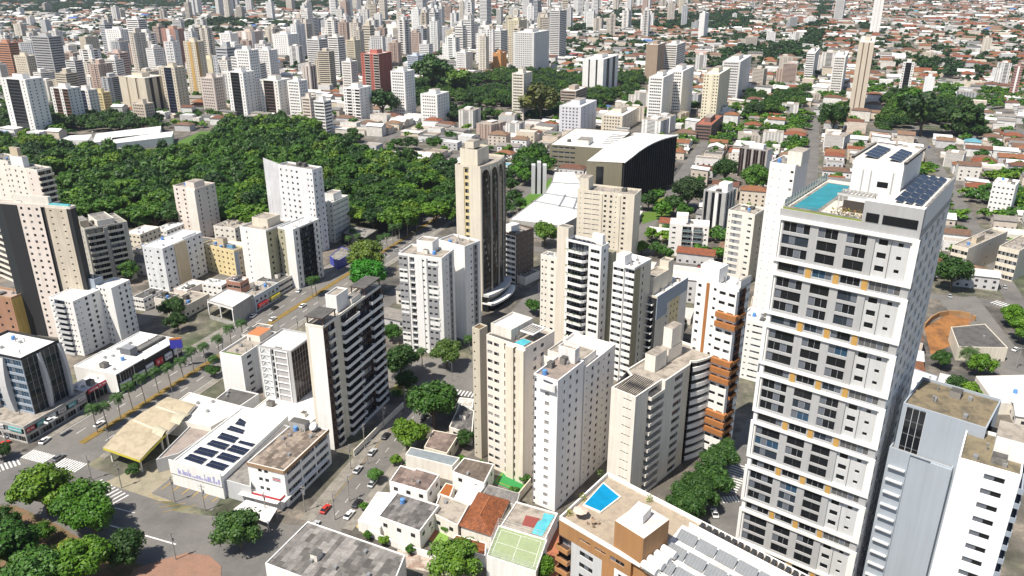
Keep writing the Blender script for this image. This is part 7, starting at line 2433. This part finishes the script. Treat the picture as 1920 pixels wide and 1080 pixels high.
# ---------------------------------------------------------------- forest park
def frand(poly, step, seed, jit=.45):
    P = np.array(poly)
    r = np.random.default_rng(seed)
    x0, y0, x1, y1 = P[:, 0].min(), P[:, 1].min(), P[:, 0].max(), P[:, 1].max()
    gx, gy = np.meshgrid(np.arange(x0, x1, step), np.arange(y0, y1, step), indexing='ij')
    gx = gx + r.uniform(-jit, jit, gx.shape) * step
    gy = gy + r.uniform(-jit, jit, gy.shape) * step
    m = inside(gx, gy, poly)
    return np.stack([gx[m], gy[m]], 1)
def visible(x, y, z=6, m=25):
    px, py = PX(x, y, z)
    return -m < px < 1920 + m and -m < py < 1080 + m
pts = frand(gpoly(FOREST), 10.5, 5, .5)
keep = []
for x, y in pts:
    if x < -460: continue
    keep.append((x, y))
keep.sort(key=lambda p: p[0] ** 2 + p[1] ** 2)
FR = random.Random(11)
FG = [(.028, .076, .007), (.038, .098, .007), (.018, .052, .007), (.060, .130, .008), (.015, .043, .008), (.078, .140, .009), (.030, .078, .006)]
n_ind = max(0, 300 - TREES[0] - 40)
front = [p for p in keep if visible(*p)]
ind = set(front[:n_ind])
LABF = ['bright green', 'mid green', 'dark green']
for (x, y) in front[:n_ind]:
    c = FR.choice(FG)
    w = LABF[0] if c[1] > .11 else LABF[2] if c[1] < .06 else LABF[1]
    tree('broadleaf_tree', f'{w} broadleaf tree on the near side of the forest park', x, y, FR.uniform(5.5, 10.5), FR.uniform(10, 20), f'{w} trees on the near side of the forest park', False, c, flat=FR.random() < .5)
def patchy(p, s=70.0, thr=.0):
    x, y = p
    return math.sin(x / s + 1.7 * math.sin(y / s * .7)) + math.cos(y / s * 1.3 + 1.1 * math.sin(x / s * .9)) + .5 * math.sin((x + y) / s * 2.7) > thr
def tree_mass(name, pts, R, Hh, protos, seed, palette, kind='stuff', var=.25):
    r = np.random.default_rng(seed)
    Vs, Fs, Cs, nv = [], [], [], 0
    pal = np.array(palette)
    pr = [protos[i] for i in r.integers(0, len(protos), len(pts))]
    for i, (x, y) in enumerate(pts):
        V, Fq = pr[i]
        rr = R * r.uniform(1 - var, 1 + var)
        hh = Hh * r.uniform(1 - var, 1 + var)
        a = r.uniform(0, 6.28)
        ca, sa = math.cos(a) * rr, math.sin(a) * rr
        zmx = V[:, 2].max()
        W = np.empty_like(V)
        W[:, 0] = V[:, 0] * ca - V[:, 1] * sa + x
        W[:, 1] = V[:, 0] * sa + V[:, 1] * ca + y
        W[:, 2] = V[:, 2] / zmx * hh * .72 + hh * .28
        c = pal[r.integers(0, len(pal))] * r.uniform(.82, 1.2)
        Vs.append(W)
        Fs.append(Fq + nv)
        Cs.append(np.tile(np.append(c, 1), (len(V), 1)))
        nv += len(V)
    me = np_mesh(name, np.concatenate(Vs), np.concatenate(Fs), M_LEAFS, np.concatenate(Cs))
    o = link(name, me)
    return tag(o, kind=kind)
PM = [crown_arrays(60 + i, 13, 900, .095, .6, wild=.3) for i in range(4)] + [crown_arrays(66 + i, 18, 1000, .09, .40, spread=1.15, wild=.3) for i in range(3)]
PF = [crown_arrays(70 + i, 6, 90, .26, .7) for i in range(6)]
rest = [p for p in keep if p not in ind]
tree_mass('forest', rest, 8.0, 15, PM, 3, FG, var=.36)
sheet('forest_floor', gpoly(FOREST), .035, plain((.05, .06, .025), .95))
mid = np.concatenate([frand(gpoly(PARK2), 10.5, 8), frand(gpoly(UPARK[8]), 10, 9), frand(gpoly(UPARK[9]), 13, 10), frand(gpoly(UPARK[7]), 11, 12), frand(gpoly(UPARK[6]), 11, 13), frand(gpoly(UPARK[12]), 11, 14)])
tree_mass('park_woods', [tuple(p) for p in mid if visible(*p, m=60) and patchy(p, 34, -1.0)], 6.6, 12, PM, 4, [(.020, .055, .008), (.027, .068, .008), (.016, .042, .008), (.042, .09, .010)])
far = np.concatenate([frand(gpoly(q), 16, 20 + i) for i, q in enumerate(UPARK) if i not in (6, 7, 8, 9, 12)])
tree_mass('far_woods', [tuple(p) for p in far if visible(*p, m=60) and FR.random() < .75 and patchy(p, 80, -.35)], 10, 13, PF, 5, [(.018, .046, .012), (.023, .056, .010), (.015, .038, .013)])

# ---------------------------------------------------------------- low quarters, block by block
HP = {}
def house_lots():
    lots = []
    r = random.Random(23)
    O = Vector((0, 300))
    for bi in range(1 - 1, 36):
        for bj in range(-34, 36):
            t0, s0 = bj * 96 + 20 + 6, bi * 128 + 5
            c = O + u70 * (s0 + 60) + v70 * (t0 + 42)
            if c.y < 240 or not visible(c.x, c.y, 3, 160): continue
            dist = c.length
            lw, ld = (12.0, 21.0) if dist < 1300 else (17.0, 28.0) if dist < 2400 else (23, 42)
            j = 0
            y = s0
            while y < s0 + 118 - lw + 1:
                x = t0
                while x < t0 + 84 - ld + 1:
                    w, d = lw * r.uniform(.78, 1.0), ld * r.uniform(.6, .96)
                    jt = .6 if dist < 900 else 6
                    p = O + u70 * (y + lw / 2 + r.uniform(-jt, jt)) + v70 * (x + ld / 2 + r.uniform(-2 * jt, 2 * jt))
                    lots.append((p.x, p.y, d, w, dist))
                    x += ld
                y += lw
    return lots
LOTS = house_lots()
HR = random.Random(31)
items, yards = [], []
for (x, y, w, d, dist) in LOTS:
    if not visible(x, y, 3, 30): continue
    if taken(x, y, min(w, d) * .5): continue
    k = HR.random()
    px, py = PX(x, y)
    right = px > 1180 and py < 420
    if patchy((x, y), 95, .55) and dist > 420 and k < (.62 if right else .4): 
        yards += [(x, y), (x + HR.uniform(4, 9), y + HR.uniform(-7, 7)), (x + HR.uniform(-9, -4), y + HR.uniform(-7, 7))]
        continue
    if dist > 900 and k < (.26 if right else .2) or k < (.14 if right else .09):
        yards.append((x, y))
        continue
    tp = HR.random()
    terr = (.40 if right else .16)
    if tp < terr: kind, rc = HR.choice(['hip', 'gable', 'hip']), HR.choice([(.20, .062, .028), (.22, .09, .04), (.13, .055, .033), (.20, .12, .075), (.15, .085, .055)])
    elif tp < terr + .34: kind, rc = HR.choice(['shed', 'gable', 'flat']), HR.choice([(.74, .73, .71), (.66, .65, .63), (.60, .58, .55)])
    elif tp < terr + .56: kind, rc = HR.choice(['flat', 'shed', 'gable']), HR.choice([(.17, .165, .16), (.23, .21, .19), (.12, .115, .11)])
    else: kind, rc = 'flat', HR.choice([(.34, .30, .26), (.42, .38, .33), (.25, .21, .17), (.55, .52, .47)])
    if HR.random() < .012: rc = HR.choice([(.06, .14, .36), (.10, .28, .34), (.45, .06, .05)])
    wc = HR.choice([(.74, .73, .71), (.70, .66, .60), (.66, .58, .47), (.74, .73, .71), (.60, .52, .44), (.55, .54, .54)])
    h = HR.choice([3.2, 3.4, 4.2, 6.2, 6.6, 7.0]) if HR.random() < .93 else HR.uniform(9, 13)
    items.append((x, y, w, d, h, kind, rc, wc))
    if HR.random() < (.5 if right else .3): yards.append((x + u70.x * d * .55, y + u70.y * d * .55))
    if dist > 1300 and HR.random() < .5: yards.append((x - v70.x * w * .55 + HR.uniform(-9, 9), y - v70.y * w * .55 + HR.uniform(-9, 9)))
items.sort(key=lambda q: q[0] ** 2 + q[1] ** 2)
HM = {}
def house_thing(x, y, w, d, h, kind, rc, wc, zone):
    k = (kind, round(w / 2.5), round(d / 2.5), round(h))
    if k not in HM:
        W_, R_ = house_shape(kind, k[1] * 2.5, k[2] * 2.5, float(k[3]))
        mw, mr = MB(), MB()
        for f in W_: mw.face(f, M_HWALL)
        for f in R_: mr.face(f, M_HROOF)
        # doors and windows as dark recesses along the long walls
        hw, hd = k[1] * 1.25, k[2] * 1.25
        for s_ in (-1, 1):
            for i in range(max(1, int(k[1] * 2.5 / 4))):
                cx = -hw + (i + .5) * 2 * hw / max(1, int(k[1] * 2.5 / 4))
                for fl in range(max(1, int(k[3] / 3.1))):
                    mw.box(cx, s_ * (hd + .02), fl * 3.0 + .9, 1.3, .12, 1.2, M_FARG)
            for i in range(max(1, int(k[2] * 2.5 / 5))):
                cy = -hd + (i + .5) * 2 * hd / max(1, int(k[2] * 2.5 / 5))
                mw.box(s_ * (hw + .02), cy, .9, .12, 1.2, 1.2, M_FARG)
        HM[k] = (mw.mesh('house'), mr.mesh('roof'))
    o = link('house', HM[k][0], None, (x, y, 0), math.radians(-20))
    o.color = (*wc, 1)
    rf = link('roof', HM[k][1], o)
    rf.color = (*rc, 1)
    r, g, b = rc
    cw = 'terracotta-tiled' if r > g * 1.5 else 'blue-roofed' if b > r * 1.5 else 'white-roofed' if r > .5 else 'brown-grey-roofed' if r > .24 else 'dark-roofed'
    lv = 'single-storey' if h < 5 else 'two-storey' if h < 8 else 'three-storey'
    sh = {'hip': 'hipped', 'gable': 'gabled', 'flat': 'flat', 'shed': 'mono-pitched'}[kind]
    lab = f'{lv} {cw} house with a {sh} roof {zone}'
    tag(o, lab, 'house', lab.replace('house with', 'houses with'))
def zone_of(x, y):
    px, py = PX(x, y)
    if px < 640: return 'behind the avenue' if py > 300 else 'left of the forest park'
    if px < 900: return 'between the forest park and the inner park'
    if px < 1210: return 'behind the convention hall' if py < 330 else 'around the cream towers'
    if px < 1480: return 'right of the convention hall'
    return 'beyond the grey pool tower' if py < 420 else 'right of the grey pool tower'
N_H = 262
for q in items[:N_H]: house_thing(*q, zone_of(q[0], q[1]))
def house_mass(name, its):
    V, Fq, C = [], [], []
    for (x, y, w, d, h, kind, rc, wc) in its:
        q_ = math.radians(-20 + 9 * math.sin(x / 260) * math.cos(y / 310))
        cr_, sr = math.cos(q_), math.sin(q_)
        W_, R_ = house_shape(kind, w, d, h)
        for fs, c in ((W_, wc), (R_, rc)):
            for f in fs:
                n = len(V)
                for p in f:
                    V.append((p[0] * cr_ - p[1] * sr + x, p[0] * sr + p[1] * cr_ + y, p[2]))
                    C.append((*c, 1))
                Fq.append((n, n + 1, n + 2, n + 3))
    me = np_mesh(name, np.array(V), np.array(Fq), objcol('house_paint', .85, .3, .4, 'tint'), np.array(C))
    return tag(link(name, me), kind='stuff')
house_mass('distant_houses', items[N_H:])
# garden trees of the low quarters
YR = random.Random(41)
near_y = sorted([p for p in yards if not taken(*p)], key=lambda p: p[0] ** 2 + p[1] ** 2)
left = max(0, 296 - TREES[0])
for (x, y) in near_y[:left]:
    c = YR.choice(GREENS)
    w = LABF[0] if c[1] > .13 else LABF[2] if c[1] < .1 else LABF[1]
    z_ = zone_of(x, y)
    tree('garden_tree', f'{w} garden tree among the houses {z_}', x, y, YR.uniform(2.8, 5.5), YR.uniform(5.5, 10), f'{w} garden trees {z_}', False, c)
lefty = near_y[left:]
PG = [crown_arrays(80 + i, 5, 70, .26, .75) for i in range(6)]
tree_mass('garden_trees', [p for p in lefty if p[0] ** 2 + p[1] ** 2 < 1300 ** 2], 4.8, 8.0, [crown_arrays(90 + i, 8, 220, .16, .7) for i in range(4)], 6, GREENS)
tree_mass('distant_trees', [p for p in lefty if p[0] ** 2 + p[1] ** 2 >= 1300 ** 2], 6.0, 8.5, PG, 7, [(.020, .052, .012), (.026, .064, .012), (.016, .042, .012)], var=.4)
for o_ in bpy.data.objects:
    if 'label' in o_ and not 4 <= len(o_['label'].split()) <= 16: print('LABEL', o_.name, o_['label'])
print('houses', len(items), 'yards', len(yards), 'trees', TREES[0], 'towers', NT, 'objects', len(bpy.data.objects))

# ---------------------------------------------------------------- the air itself
hz = MB()
hz.box(0, 2900, -1.0, 9000, 6200, 231.0, None)
hz.mats = []
mv = bpy.data.materials.new('haze')
mv.use_nodes = True
mv.node_tree.nodes.clear()
_o = mv.node_tree.nodes.new('ShaderNodeOutputMaterial')
_v = mv.node_tree.nodes.new('ShaderNodeVolumePrincipled')
_v.inputs['Color'].default_value = (.80, .88, 1.0, 1)
_v.inputs['Density'].default_value = 4e-5
_v.inputs['Anisotropy'].default_value = .3
mv.node_tree.links.new(_v.outputs['Volume'], _o.inputs['Volume'])
hz.mats = [mv]
hz.m = [0] * len(hz.f)
tag(hz.build('haze'), kind='stuff')
